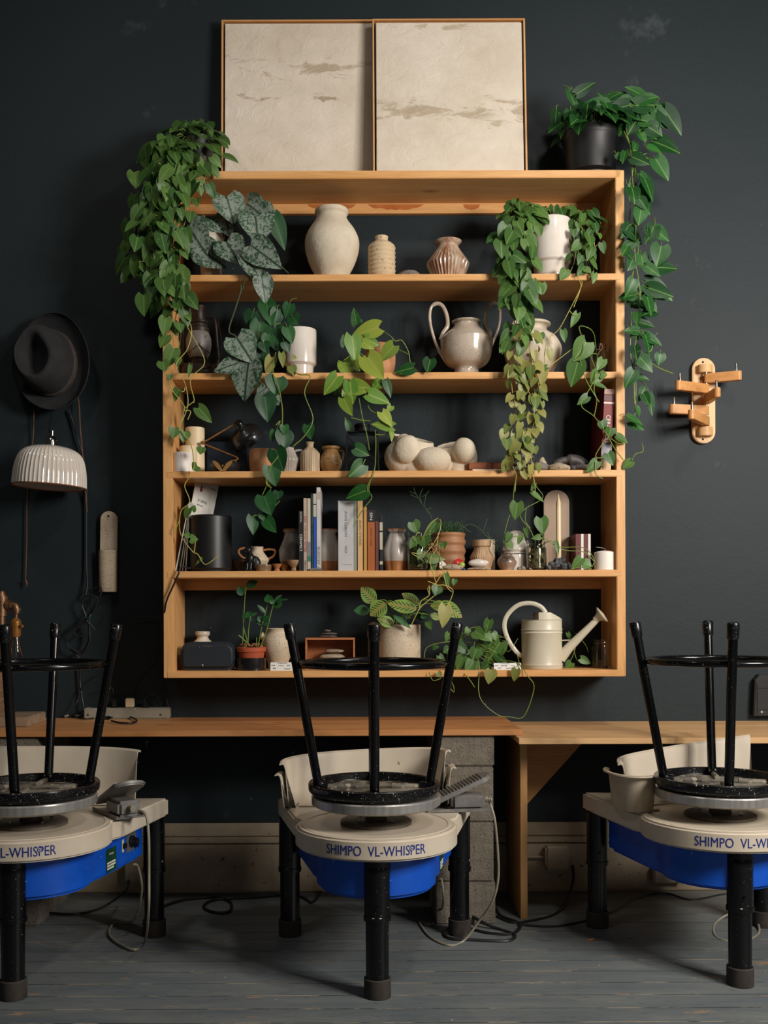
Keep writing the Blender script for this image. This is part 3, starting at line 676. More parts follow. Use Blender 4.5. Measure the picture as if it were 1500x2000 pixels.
# ---------------------------------------------------------------- things on the bookcase
def zof(x, y, Y): return P(x, y, Y).z
def vm(cx, Y, z0, prof, seg=48, fn=None, smooth=3, th=0.004, inner=True, m=None, lid=False, front=None):
    """turned vessel; prof = [(half width px, y px)] from the rim down; continues to z0"""
    m = m or M(); X = P(cx, prof[len(prof)//2][1], Y).x; k = Y/2000
    pr = [(hw*k, zof(cx, y, Y-hw*k*(front if front is not None else (0.85 if i < 2 else 0.3)))) for i, (hw, y) in enumerate(prof)]
    pr = [(r, max(z, z0)) for r, z in pr]
    if pr[-1][1] > z0+0.002: pr.append((max(pr[-1][0]-0.002, 0.004), z0))
    if smooth and len(pr) > 3:
        pr = [(v.x, v.z) for v in cr([(r, 0, z) for r, z in pr], smooth)]
    pr[-1] = (pr[-1][0], z0)
    out = [(0.0, z0)]+[(r, z) for r, z in reversed(pr)]
    if inner:
        top = pr[0]; out.append((max(top[0]-th*0.5, 0.001), top[1]+th*0.35)); out.append((max(top[0]-th, 0.001), top[1]-0.001))
        zi = z0+th*1.5
        for r, z in pr[1:]:
            if z > zi+0.004 and z < top[1]-0.002: out.append((max(r-th, 0.001), z))
        out.append((max(pr[-1][0]-th, 0.002), zi)); out.append((0.0, zi))
    else: out.append((0.0, pr[0][1]+(0.0005 if not lid else 0.004)))
    m.lathe((X, Y), out, seg, fn, cap=False)
    return m, (X, Y, z0)
def pot(name, label, cat, cx, Y, si, prof, mat, group=None, parts=None, **kw):
    z0 = SH[si] if isinstance(si, int) else si
    m, o3 = vm(cx, Y, z0+0.0003, prof, **kw)
    if not parts: return solo(name, label, cat, m, mat, o3, group)
    t = Thing(name, label, cat, o3, group); t.part('body', m, mat)
    for nm, mm_, mt in parts: t.part(nm, mm_, mt)
    return t.o
def remesh(m, vox=0.0025, sm=4):
    me = bpy.data.meshes.new('r'); m.bm.to_mesh(me); o = bpy.data.objects.new('r', me); COL.objects.link(o)
    a = o.modifiers.new('r', 'REMESH'); a.mode = 'VOXEL'; a.voxel_size = vox
    b = o.modifiers.new('s', 'SMOOTH'); b.factor = 0.6; b.iterations = sm
    bpy.context.view_layer.update()
    e = bpy.data.meshes.new_from_object(o.evaluated_get(bpy.context.evaluated_depsgraph_get()))
    bpy.data.objects.remove(o); bpy.data.meshes.remove(me)
    n = M(); n.bm.from_mesh(e); bpy.data.meshes.remove(e); return n
def ptube(m, pts, r, n=6, seg=10, **kw): return m.tube(cr([P(x, y, Y) for x, y, Y in pts], n), r, seg, **kw)
flute = lambda n, a, p=1.0: (lambda t, z, r: r*(1-a*abs(math.sin(n*t/2))**p))
ridge = lambda s, a: (lambda t, z, r: r*(1+a*math.sin(z*s)))
faceted = lambda n: (lambda t, z, r: r*math.cos(PI/n)/math.cos(((t+0.35) % (2*PI/n))-PI/n))
# ---- canvases leaning on the wall
def canvas_mat(name, off, blots):
    m, nt, p = base_mat(name, 0.75, spec=0.3)
    v = coords(nt, (1, 1, 1), loc=off); vs = coords(nt, (1, 1, 1.4), loc=off)
    col = mixc(nt, ramp(nt, noise(nt, v, 4, 5, 0.6), [(0.35, 0.0), (0.7, 1.0)]), c3(228, 216, 200), c3(212, 198, 178))
    s = nd(nt, 'ShaderNodeSeparateXYZ'); nt.links.new(coords(nt), s.inputs[0])
    for (zc, hw, th, cc) in blots:                       # loose horizontal drifts of thin tan paint
        d = nd(nt, 'ShaderNodeMath', operation='SUBTRACT'); nt.links.new(s.outputs[2], d.inputs[0]); d.inputs[1].default_value = zc
        a = nd(nt, 'ShaderNodeMath', operation='ABSOLUTE'); nt.links.new(d.outputs[0], a.inputs[0])
        q = nd(nt, 'ShaderNodeMath', operation='DIVIDE'); nt.links.new(a.outputs[0], q.inputs[0]); q.inputs[1].default_value = hw
        n = noise(nt, coords(nt, (1, 1, 2.6), loc=(off[0]+zc*3, 0, off[2])), 7, 7, 0.68, 0.5)
        e = nd(nt, 'ShaderNodeMath', operation='MULTIPLY_ADD'); nt.links.new(q.outputs[0], e.inputs[0]); e.inputs[1].default_value = -0.16; nt.links.new(n, e.inputs[2])
        col = mixc(nt, ramp(nt, e.outputs[0], [(th-0.01, 0.0), (th+0.06, 0.8)]), col, cc)
    g = noise(nt, coords(nt, (1, 1, 1.6), loc=(off[0]+5, 0, 2)), 2.6, 3, 0.5)
    col = mixc(nt, ramp(nt, g, [(0.68, 0.0), (0.76, 0.5)]), col, c3(206, 172, 118))
    nt.links.new(col, p.inputs['Base Color'])
    nb = noise(nt, vs, 14, 8, 0.72, 0.8); bump(nt, p, nb, 0.6, 0.010); return m
def canvas(label, x0, x1, ytop, Yb, Yt, ms, mats, zoff=0.0):
    z0 = SH[0]+0.001; Yc = (Yb+Yt)/2
    a, b_ = P(x0, 185, Yc), P(x1, 185, Yc); H = zof((x0+x1)/2, ytop, Yt)-z0
    L = math.hypot(H, Yt-Yb); ang = math.atan2(Yt-Yb, H); W_ = b_.x-a.x
    t = Thing('canvas_painting', label, 'painting', (a.x, Yb, z0), 'abstract canvases leaning above the bookcase')
    mt = Matrix.Translation((a.x, Yb, z0)) @ Matrix.Rotation(-ang, 4, 'X')
    f = 0.006; D = 0.040
    for q in ((0, W_, 0, f), (0, W_, L-f, L)):
        t.part('frame_rail', M().box(q[0], q[1], 0, D, q[2], q[3], 0.0006, mt), ashX)
    for q in ((0, f), (W_-f, W_)):
        t.part('frame_stile', M().box(q[0], q[1], 0, D, f, L-f, 0.0006, mt), ashZ)
    t.part('backing', M().box(f, W_-f, D-0.006, D-0.001, f, L-f, 0, mt), black_matte)
    t.part('canvas', M().box(f+0.006, W_-f-0.006, 0.003, D-0.006, f+0.006, L-f-0.006, 0.002, mt), mats)
    return t
canvas('pale abstract canvas in an oak frame, the left one, partly behind the other', 432, 738, 38, 3.640, 3.668, 0, canvas_mat('abstract_left', (0.3, 0, 0.1), [(0.45, 0.055, 0.47, c3(176, 156, 130)), (0.335, 0.03, 0.50, c3(160, 140, 112))]))
canvas('pale abstract canvas in an oak frame, the right one, standing in front', 728, 1028, 36, 3.575, 3.6255, 0, canvas_mat('abstract_right', (1.7, 0, 0.6), [(0.26, 0.07, 0.46, c3(178, 160, 134)), (0.57, 0.04, 0.52, c3(186, 168, 142))]))

# ---- second shelf: vases
pot('vase', 'large cream textured clay vase on the second shelf', 'vase', 648, 3.585, 1, [(32, 400), (33, 406), (29, 420), (33, 430), (45, 446), (52, 462), (53, 474), (51, 490), (44, 512), (34, 533), (30, 545)], cream_rough, fn=lambda t, z, r: r*(1+0.012*math.sin(3*t+z*20)))
rib_pr = [(13, 459), (12, 463), (12.5, 468), (20, 470), (25, 473)]+[(26.3+0.9*math.sin(k*PI/2+0.4), 476+k*2.2) for k in range(27)]
pot('bottle_vase', 'small sand coloured ribbed bottle on the second shelf', 'vase', 745.5, 3.57, 1, rib_pr, pm('sand_clay', c3(206, 184, 152), c3(190, 164, 128), 0.7, 8, speck=[(CLAYSP, 150, 0.66)]), smooth=0, front=0.85)
bl = M().blob(P(801, 541, 3.57)+Vector((0, 0, 0)), (mm(23, 3.57), 0.03, 0.022), 0.3, 4); solo('stone', 'flat dark grey stone between the bottle and the fluted vase', 'stone', bl, stone_grey)
def flz(t, z, r): return r*(1-0.055*abs(math.sin(13*t))) if 0 < r else r
pot('fluted_vase', 'small brown streaked vase with carved flutes on the second shelf', 'vase', 875, 3.57, 1, [(27, 464), (26, 467), (20, 474), (22, 480), (32, 492), (42, 503), (41.5, 506), (36, 522), (30, 536), (28, 545)], iron_glaze, seg=136, front=0.85, fn=lambda t, z, r: r*(1-(0.06 if z < zof(875, 482, 3.5) else 0)*abs(math.sin(17*t))), smooth=0)
# ---- third shelf
def handle(pts, r, **kw): return ptube(M(), pts, r, **kw)
YA = 3.585
h1 = handle([(861, 664, YA), (866, 650, YA), (874, 636, YA), (872, 615, YA), (864, 598, YA), (853, 593, YA), (842, 600, YA), (839, 620, YA), (843, 645, YA), (853, 675, YA), (869, 702, YA), (874, 708, YA)], [0.0085, 0.0075, 0.0075, 0.006, 0.0055, 0.0075], seg=12)
h2 = handle([(952, 664, YA), (956, 650, YA), (948, 636, YA), (949, 615, YA), (955, 596, YA), (964, 591, YA), (974, 598, YA), (976, 620, YA), (972, 645, YA), (960, 675, YA), (950, 700, YA), (944, 708, YA)], [0.0085, 0.0075, 0.0075, 0.006, 0.0055, 0.0075], seg=12)
pot('two_handled_vase', 'speckled grey glazed vase with two tall looped handles', 'vase', 911, YA, 2, [(29, 621), (28, 624), (24, 631), (27, 638), (38, 647), (49, 657), (52, 660), (52, 661.5), (50.5, 676), (47, 695), (39, 709), (28, 716), (24, 719), (24, 724), (28, 736)], speck_grey, parts=[('handle', h1, speck_grey), ('handle', h2, speck_grey)])
YJ = 3.60
nose = M(); ptube(nose, [(1050, 672, YJ-0.095), (1056, 684, YJ-0.101), (1046, 694, YJ-0.098), (1034, 690, YJ-0.096)], 0.004)
ha = handle([(1017, 627, YJ-0.03), (1003, 632, YJ-0.05), (1000, 650, YJ-0.07), (1012, 668, YJ-0.09)], 0.007)
pot('clay_jug', 'big cream clay jug behind the trailing heart-leaf vines', 'jug', 1040, YJ, 2, [(34, 624), (35, 628), (27, 637), (30, 646), (44, 655), (54, 670), (56, 682), (52, 698), (44, 716), (38, 727), (36, 734)], cream_rough, parts=[('relief', nose, cream_rough), ('handle', ha, cream_rough)], th=0.006)
# hurricane lantern
YL = 3.60; zl = SH[2]
t = Thing('hurricane_lantern', 'rusty hurricane lantern with grey globe behind trailing vine stems', 'lantern', (P(388, 700, YL).x, YL, zl))
X = P(388, 690, YL).x
b_ = M().lathe((X, YL), [(0.0, zl), (0.060, zl), (0.062, zl+0.004), (0.060, zof(388, 722, YL)), (0.052, zof(388, 714, YL)), (0.030, zof(388, 709, YL)), (0.026, zof(388, 704, YL)), (0.03, zof(388, 700, YL)), (0.0, zof(388, 699, YL))], 40, cap=False); t.part('base', b_, rusty)
gl = M().lathe((X, YL), [(0.030, zof(388, 700, YL)), (0.040, zof(388, 690, YL)), (0.045, zof(388, 675, YL)), (0.044, zof(388, 662, YL)), (0.036, zof(388, 650, YL)), (0.034, zof(388, 648, YL)), (0.0, zof(388, 648, YL))], 40, cap=True); t.part('globe', gl, pm('smoked_globe', c3(118, 112, 108), c3(96, 90, 86), 0.45, 8))
cm = M().lathe((X, YL), [(0.037, zof(388, 650, YL)), (0.038, zof(388, 643, YL)), (0.033, zof(388, 641, YL)), (0.031, zof(388, 634, YL)), (0.035, zof(388, 632, YL)), (0.035, zof(388, 629, YL)), (0.024, zof(388, 626, YL)), (0.024, zof(388, 607, YL)), (0.029, zof(388, 603, YL)), (0.030, zof(388, 600, YL)), (0.0, zof(388, 599, YL))], 36, cap=True); t.part('chimney', cm, rusty)
for s_ in (-1, 1):
    q = M(); ptube(q, [(388+s_*13, 618, YL), (388+s_*27, 620, YL), (388+s_*33, 632, YL), (388+s_*36, 665, YL), (388+s_*39, 700, YL), (388+s_*35, 712, YL), (388+s_*20, 716, YL)], 0.0055); t.part('side_tube', q, rusty)
    q = M(); ptube(q, [(388+s_*24, 692, YL-0.02), (388+s_*4, 676, YL-0.044), (388-s_*16, 655, YL-0.03)], 0.0014, seg=6); t.part('globe_wire', q, rusty)
q = M(); ptube(q, [(352, 630, YL), (345, 665, YL-0.01), (350, 700, YL-0.03), (388, 722, YL-0.06), (428, 700, YL-0.03), (432, 665, YL-0.01), (424, 622, YL)], 0.0015, seg=6); t.part('carrying_wire', q, rusty)
def jar(label, cx, Y, si, hw, ytop, ybot, fill=None, group='glass jars', lidded=None):
    z0 = (SH[si] if isinstance(si, int) else si)+0.0004; X = P(cx, ytop, Y).x; r = mm(hw, Y); zt = zof(cx, ytop, Y); t_ = 0.0022
    t = Thing('glass_jar', label, 'jar', (X, Y, z0), group); sh = zt-0.22*(zt-z0)
    pr = [(0, z0), (r*0.9, z0), (r, z0+0.006), (r, sh-0.006), (r*0.93, sh), (r*0.86, sh+0.004), (r*0.86, sh+0.010), (r*0.90, sh+0.012), (r*0.86, sh+0.015), (r*0.90, zt-0.004), (r*0.9, zt), (r*0.84, zt), (r*0.82, sh+0.004), (r-t_, sh-0.008), (r-t_, z0+0.008), (0, z0+0.005)]
    t.part('glass', M().lathe((X, Y), pr, 40, cap=False), glass)
    if fill:
        w_ = M().lathe((X, Y), [(0, z0+0.0055), (r-t_-0.0006, z0+0.0085), (r-t_-0.0006, z0+(zt-z0)*fill[0]), (0, z0+(zt-z0)*fill[0])], 32, cap=False); t.part('water', w_, water)
        random.seed(cx); rt = M()
        for k in range(fill[1]):
            a = random.random()*6.28; q = r*0.75*random.random()**0.5; p0 = Vector((X+q*math.cos(a), Y+q*math.sin(a), z0+0.01+random.random()*0.01)); pts = [p0]
            for i in range(5):
                p0 = p0+Vector((random.uniform(-1, 1)*r*0.4, random.uniform(-1, 1)*r*0.4, (zt-z0)*fill[0]*0.2*random.uniform(0.3, 1))); d_ = Vector((p0.x-X, p0.y-Y, 0))
                if d_.length > r*0.8: d_ = d_*(r*0.8/d_.length); p0 = Vector((X+d_.x, Y+d_.y, p0.z))
                p0.z = min(p0.z, z0+(zt-z0)*0.9); pts.append(p0)
            rt.tube(cr(pts, 3), 0.0016+0.0014*random.random(), 5)
        t.part('roots', rt, fill[2])
    return t
rootm = pm('pale_roots', c3(196, 176, 130), c3(140, 130, 80), 0.6, 30); rootg = pm('green_roots', c3(150, 160, 72), c3(96, 112, 48), 0.6, 30)
t = jar('small clear glass jar with a cord at its neck, right end of third shelf', 1168, 3.565, 2, 18, 674, 727, (0.5, 3, rootm), None)
q = M(); ptube(q, [(1158, 681, 3.545), (1168, 683, 3.530), (1176, 680, 3.545)], 0.0015, seg=6); ptube(q, [(1170, 682, 3.53), (1173, 672, 3.528), (1177, 678, 3.53), (1170, 688, 3.53), (1169, 694, 3.53)], 0.0018, seg=6); t.part('tied_cord', q, cord_brown)

# ---- fourth shelf
def candle(label, cx, Y, si, hw, ytop, m, wick=True, dome=0):
    z0 = SH[si]+0.0003; X = P(cx, ytop, Y).x; r = mm(hw, Y); zt = zof(cx, ytop, Y)
    t = Thing('pillar_candle', label, 'candle', (X, Y, z0))
    t.part('wax', M().lathe((X, Y), [(0, z0), (r-0.001, z0), (r, z0+0.001), (r, zt-0.002-dome), (r-0.002, zt-dome), (r*0.5, zt-dome*0.4), (0, zt)], 40, cap=False), m)
    if wick: t.part('wick', M().tube(cr([(X, Y, zt-0.001), (X+0.001, Y, zt+0.006), (X-0.012, Y, zt+0.009), (X-0.03, Y-0.004, zt+0.011)] if dome else [(X, Y, zt-0.001), (X+0.001, Y, zt+0.005)], 4), 0.001, 6), cord_grey if dome else black_matte)
    return t
candle('short white pillar candle at the left end of the fourth shelf', 357, 3.515, 3, 20, 885, wax)
candle('tall cream pillar candle behind two shorter ones on the fourth shelf', 381, 3.600, 3, 18.5, 836, wax_cream)
candle('cream pillar candle of middle height between the short white and tall ones', 368, 3.557, 3, 17, 872, wax_cream)
candle('white pillar candle with a bent wick at the right end of the fifth shelf', 1181, 3.525, 4, 20.5, 1075, wax, True, 0.006)
# arm lamp
YD = 3.56
t = Thing('desk_lamp', 'small black desk lamp with thin folding brass arms', 'desk lamp', (P(470, 915, YD).x, YD, SH[3]))
ax = (P(492, 868, YD-0.03)-P(463, 822, YD)).normalized(); ax = Vector((0.40, 0.62, -0.68)).normalized()
q = ax.to_track_quat('Z', 'Y').to_matrix().to_4x4(); mt = Matrix.Translation(P(464, 824, YD)) @ q
k_ = YD/2000
t.part('shade', M().lathe((0, 0), [(0.0, 0.0), (0.013, 0.0), (0.0155, 0.004), (0.0165, 0.030), (0.020, 0.034), (0.040, 0.039), (0.051, 0.048), (0.057, 0.062), (0.059, 0.078), (0.057, 0.078), (0.050, 0.052), (0.018, 0.04), (0, 0.038)], 44, mt=mt, cap=False), plain('lamp_black', c3(34, 34, 36), rough=0.28, coat=0.4))
t.part('upper_arm', ptube(M(), [(456, 830, YD), (425, 848, YD), (396, 865, YD)], 0.0028, seg=8), brass)
t.part('lower_arm', ptube(M(), [(396, 866, YD), (430, 880, YD), (462, 893, YD)], 0.0028, seg=8), brass)
t.part('elbow_joint', M().lathe((0, 0), [(0.006, -0.005), (0.006, 0.005), (0, 0.005)], 14, mt=Matrix.Translation(P(395, 865, YD)) @ Matrix.Rotation(PI/2, 4, 'X')), brass)
e = P(462, 893, YD)
q = M(); q.tube(cr([(e.x, e.y, e.z), (e.x+0.004, e.y, e.z-0.006), (e.x-0.004, e.y, e.z-0.011), (e.x-0.018, e.y, e.z-0.011)], 4), 0.0025, 8); q.tube([(e.x-0.004, e.y, e.z-0.009), (e.x-0.004, e.y+0.02, SH[3]+0.012)], 0.004, 8); t.part('lower_joint', q, brass)
q = M(); q.lathe((e.x-0.004, e.y+0.02), [(0.0, SH[3]), (0.036, SH[3]), (0.036, SH[3]+0.007), (0.02, SH[3]+0.012), (0, SH[3]+0.013)], 32, cap=False); t.part('lamp_base', q, black_plastic)
navy = plain('navy_box', c3(20, 30, 42), rough=0.4)
a, b2 = P(408, 868, 3.67), P(485, 868, 3.67)
solo('storage_tin', 'dark blue tin standing behind the black desk lamp', 'tin', M().box(a.x, b2.x, 3.61, 3.70, SH[3], a.z, 0.003), navy)
t = Thing('emblem_dish', 'low black dish bearing a gold winged bird emblem', 'dish', (P(440, 915, 3.52).x, 3.52, SH[3]))
m_, o3 = vm(441, 3.535, SH[3], [(30, 903), (29, 906), (27, 915), (22, 925)]); t.part('bowl', m_, black_plastic)
Xc = P(436, 912, 3.5).x; q = M(); Ye = 3.535-0.0535
wing = [(0, -9), (4, -2), (8, 4), (14, 8), (20, 9), (18, 4), (15, -1), (11, -6), (6, -11), (3, -14), (0, -15)]
zc = zof(436, 913, 3.48)
q.prism([(Xc+x*0.00174, zc+(z+5)*0.0017) for x, z in wing]+[(Xc-x*0.00174, zc+(z+5)*0.0017) for x, z in wing[::-1][1:-1]], 'y', Ye, Ye+0.004)
q.blob((Xc, Ye, zc+0.006), (0.003, 0.002, 0.004)); t.part('emblem', q, plain('gold_emblem', c3(148, 108, 58), rough=0.4), 'gold bird emblem with spread wings')
pot('planter', 'low tan clay cylinder pot on the fourth shelf', 'pot', 513, 3.565, 3, [(26, 876), (26, 880), (26, 900), (25.5, 914), (25, 918)], tan_clay, smooth=0)
YP = 3.575
pot('ribbed_pitcher', 'small carved pitcher with an angular handle half behind leaves', 'pitcher', 561, YP, 3, [(14, 873), (13, 876), (20, 890), (24, 897), (22, 905), (18, 918), (17, 924)], grey_glaze, seg=80, fn=lambda t, z, r: r*(1-0.05*abs(math.sin(14*t))), smooth=2, parts=[('handle', handle([(574, 882, YP), (580, 880, YP), (590, 881, YP), (587, 893, YP), (582, 900, YP)], 0.004), grey_glaze)])
pot('ribbed_bottle', 'cream bottle vase with vertical ribs and narrow neck on the fourth shelf', 'vase', 605.5, 3.565, 3, [(8.5, 863), (7, 866), (6.5, 873), (14, 879), (19, 885), (19.5, 892), (19.5, 910), (19, 920), (18, 930)], pm('ribbed_cream', c3(196, 178, 150), c3(150, 124, 94), 0.6, 60, (1, 1, 0.1)), seg=120, fn=lambda t, z, r: r*(1-(0.06 if r > 0.022 else 0)*abs(math.sin(14*t))), smooth=0)
YB = 3.575
pot('small_jug', 'small brown speckled jug beside the black lantern', 'jug', 646, YB, 3, [(18, 871), (17, 875), (14, 880), (19, 890), (22, 902), (21, 910), (16, 920), (15, 930)], brown_speck, parts=[('handle', handle([(659, 881, YB), (668, 880, YB), (671, 886, YB), (669, 898, YB), (664, 903, YB)], 0.0035), brown_speck)])
# square black lantern
YQ = 3.575; a, b2 = P(676, 848, YQ), P(739, 848, YQ); zt = a.z; z0 = SH[3]; xm = (a.x+b2.x)/2; hw_ = (b2.x-a.x)/2
t = Thing('metal_lantern', 'black square wire lantern under the yellow-green plant', 'lantern', (xm, YQ, z0))
q = M()
q.box(xm-hw_, xm+hw_, YQ-hw_, YQ+hw_, z0, z0+0.006, 0.001); t.part('base', q, black_plastic)
for sx in (-1, 1):
    for sy in (-1, 1): t.part('corner_post', M().tube([(xm+sx*hw_, YQ+sy*hw_, z0+0.004), (xm+sx*hw_*0.93, YQ+sy*hw_*0.93, zt)], 0.0022, 6), black_plastic)
for sy in (-1, 1):
    for sx in (-1, 1): t.part('cross_wire', M().tube([(xm-sx*hw_, YQ+sy*hw_, z0+0.03), (xm+sx*hw_*0.93, YQ+sy*hw_*0.93, zt-0.005)], 0.0014, 6), black_plastic)
q = M(); q.box(xm-hw_*0.95, xm+hw_*0.95, YQ-hw_*0.95, YQ+hw_*0.95, zt-0.002, zt+0.002, 0.001); q.lathe((xm, YQ), [(0.04, zt), (0.036, zt+0.006), (0.028, zt+0.008), (0.026, zt+0.022), (0.029, zt+0.024), (0.026, zt+0.034), (0.0, zt+0.036)], 28); t.part('roof', q, black_plastic)
t.part('inner_glass', M().box(xm-hw_*0.85, xm+hw_*0.85, YQ-hw_*0.85, YQ+hw_*0.85, z0+0.006, zt-0.004), glass)
# sculptural bowl
YS = 3.60; kx = YS/2000
def B(x, y, rx, ry, rz, dy=0.0, **kw): return (P(x, y, YS+dy), (rx*kx, ry*kx, rz*kx))
q = M()
for x, y, rx, ry, rz, dy, rot in ((787, 893, 37, 30, 36, -0.0, 0), (794, 878, 25, 20, 29, -0.045, 0.45), (786, 864, 14, 14, 18, -0.03, 0.5), (845, 900, 36, 28, 27, -0.045, 0), (906, 880, 23, 22, 25, -0.045, 0), (908, 890, 24, 26, 36, 0.0, -0.2), (893, 915, 22, 20, 20, -0.01, 0), (870, 912, 30, 24, 20, 0.0, 0), (815, 915, 36, 30, 22, 0.0, 0)):
    q.blob(P(x, y, YS+dy), (rx*kx, ry*kx, rz*kx), rot=(0, rot, 0))
def shell(cx, Y, rx, ry, y0, y1, tilt):
    rr = []; C = P(cx, y1, Y); H = zof(cx, y0, Y)-C.z; n = 36
    for prof in ((0.55, 0.0), (0.85, 0.3), (1.0, 0.65), (0.98, 1.0), (0.88, 1.0), (0.88, 0.65), (0.72, 0.35), (0.4, 0.15)):
        rr.append([Vector((C.x+prof[0]*rx*kx*math.cos(2*PI*k/n), Y+prof[0]*ry*kx*math.sin(2*PI*k/n), C.z+H*prof[1]*(1+tilt(2*PI*k/n)*(prof[1] > 0.5)))) for k in range(n)])
    q.rings(rr, True, True, True)
shell(806, YS+0.015, 42, 34, 856, 918, lambda a: 0.2*math.cos(a-PI*0.75)); shell(886, YS+0.015, 34, 30, 868, 918, lambda a: 0.22*math.cos(a-PI*0.35))
q = remesh(q, 0.0024, 5)
zb = SH[3]+0.0003
for v in q.bm.verts: v.co.z = max(v.co.z, zb)
solo('sculpted_bowl', 'cream clay bowl sculpted from rounded lobes on the fourth shelf', 'bowl', q, cream_rough, smooth=60)
a, b2 = P(916, 903, 3.54), P(984, 917, 3.54)
solo('wooden_box_lid', 'flat reddish wooden block lying beside the sculpted bowl', 'wooden block', M().box(a.x, b2.x, 3.54, 3.63, SH[3]+0.012, a.z, 0.001), wood('cedar', c3(150, 88, 50), c3(122, 66, 38), 'x', knots=False))
solo('paper_card', 'white card lying under the reddish wooden block', 'card', M().box(a.x+0.012, b2.x+0.002, 3.535, 3.60, SH[3]+0.0003, SH[3]+0.0118, 0.0005), paper)
sx = [(1022, 883, 3.60, 21, 5, stone_grey, 'thin grey stone topmost of the small stack behind the vine ends'), (1018, 893, 3.60, 24, 6, stone_grey, 'grey stone in the middle of the small stack behind the vine ends'), (1020, 904, 3.60, 26, 7, stone_dark, 'dark stone second lowest in the small stack behind the vine ends'), (1022, 917, 3.60, 24, 7, stone_grey, 'grey stone lowest in the small stack behind the vine ends')]
for x, y, Y, hw, hh, mt_, lab in sx: solo('stone', lab, 'stone', M().blob(P(x, y, Y), (hw*Y/2000, 0.028, hh*Y/2000), 0.25, x), mt_, group='stones on the fourth shelf')
for x, y, Y, hw, hh, mt_, lab in ((1053, 913, 3.54, 20, 11, stone_grey, 'pale grey stone left of the long beige pebble on the fourth shelf'), (1059, 902, 3.57, 9, 9, stone_beige, 'small round pebble leaning against the stone stack'), (1092, 913, 3.53, 21, 9, stone_beige, 'long beige pebble in front of the big dark stone'), (1140, 914, 3.53, 15, 8, stone_grey, 'small grey stone right of the long beige pebble')):
    solo('stone', lab, 'stone', M().blob((P(x, y, Y).x, Y, (SH[3]+zof(x, y-hh, Y-0.01))/2), (hw*Y/2000, 0.022, (zof(x, y-hh, Y-0.01)-SH[3])/2), 0.22, x), mt_, group='stones on the fourth shelf')
q = M(); c_ = P(1117, 906, 3.60); rr = []
for k in range(40):                                                     # big dark stone with a hole
    a = 2*PI*k/40; R0 = Vector((math.cos(a)*0.042, 0, math.sin(a)*0.018)); c0 = Vector((c_.x, 3.60, SH[3]+0.034))+R0+Vector((-0.01, 0, 0))
    th = 0.017*(1.25 if math.cos(a) > 0 else 0.8); rr.append([c0+Vector((math.cos(a)*math.cos(b)*th*1.4, math.sin(b)*th, math.sin(a)*math.cos(b)*th)) for b in [2*PI*j/14 for j in range(14)]])
rr.append(rr[0]); q.rings(rr)
for v in q.bm.verts: v.co.z = max(v.co.z, SH[3]+0.0003)
solo('stone', 'large dark polished stone with a hollow through it', 'stone', q, stone_dark, group='stones on the fourth shelf', smooth=80)
# ---- books
def book(label, x0, x1, yt, si, m, texts=(), Y=3.495, dep=0.16, tilt=0.0, grp=None, pages=paper, cov=0.0012):
    z0 = SH[si]+0.0003; a, b_ = P(x0, yt, Y), P(x1, yt, Y); W_ = b_.x-a.x; H = a.z-z0
    t = Thing('book', label, 'book', (a.x, Y, z0), grp)
    mt = Matrix.Translation((a.x, Y, z0)) @ Matrix.Rotation(tilt, 4, 'Y')
    q = M(); q.box(0, W_, 0, cov, 0, H, 0.0004, mt); q.box(0, cov, 0, dep, 0, H, 0.0003, mt); q.box(W_-cov, W_, 0, dep, 0, H, 0.0003, mt)
    c = t.part('cover', q, m)
    t.part('pages', M().box(cov, W_-cov, cov, dep-0.004, 0.002, H-0.002, 0, mt), pages)
    for s_, fy, fl, fh, tm, dn in texts:                             # text: centre and length as fractions of the spine height
        q = M(); textm(q, s_, H*fl, (W_/2, -0.0002, H*(1-fy)), (0, 0, -1) if dn else (0, 0, 1), (1, 0, 0) if dn else (-1, 0, 0), h=W_*fh)
        for v in q.bm.verts: v.co = mt @ v.co
        t.part('title', q, tm, smooth=0)
    return t, mt, W_, H
def band(t, mt, W_, z0, z1, m, nm='colour_band'):
    t.part(nm, M().box(-0.0002, W_+0.0002, -0.0006, 0.0004, z0, z1, 0, mt), m)
gB = 'upright books on the fifth shelf'
bk = lambda n, r, g, b_: plain(n, c3(r, g, b_), rough=0.55)
book('black book with white spine lettering at the left of the book row', 583, 592.5, 998, 4, bk('bk1', 24, 24, 26), [('CERAMICS', 0.53, 0.28, 0.5, white_ink, 1), ('RAWSON', 0.10, 0.17, 0.3, white_ink, 1)], grp=gB)
t, mt, W_, H = book('cream and red lettered book beside the black book', 592.5, 599.5, 973, 4, bk('bk2', 190, 168, 146), [('250', 0.29, 0.09, 0.65, red_ink, 1), ('POTTERS', 0.67, 0.14, 0.7, red_ink, 1), ('TIPS FOR', 0.47, 0.20, 0.4, red_ink, 1), ('MESON', 0.92, 0.13, 0.5, ink, 1)], grp=gB)
t, mt, W_, H = book('thin pale book with grey and teal bands near its foot', 600, 606.5, 973.5, 4, bk('bk3', 200, 190, 176), grp=gB); band(t, mt, W_, H*0.2, H*0.40, bk('bk3b', 132, 130, 146)); band(t, mt, W_, H*0.13, H*0.2, bk('bk3c', 60, 120, 104))
t, mt, W_, H = book('thin dark green patterned book in the row', 607.5, 611.5, 964, 4, pm('bk4', c3(30, 48, 50), c3(70, 88, 46), 0.5, 50), grp=gB)
t, mt, W_, H = book('thin book with a bright blue spine and pale top', 612, 617.5, 964, 4, bk('bk5', 36, 84, 190), grp=gB); band(t, mt, W_, H*0.70, H*0.998, bk('bk5b', 196, 188, 178)); band(t, mt, W_, H*0.855, H*0.865, red_ink)
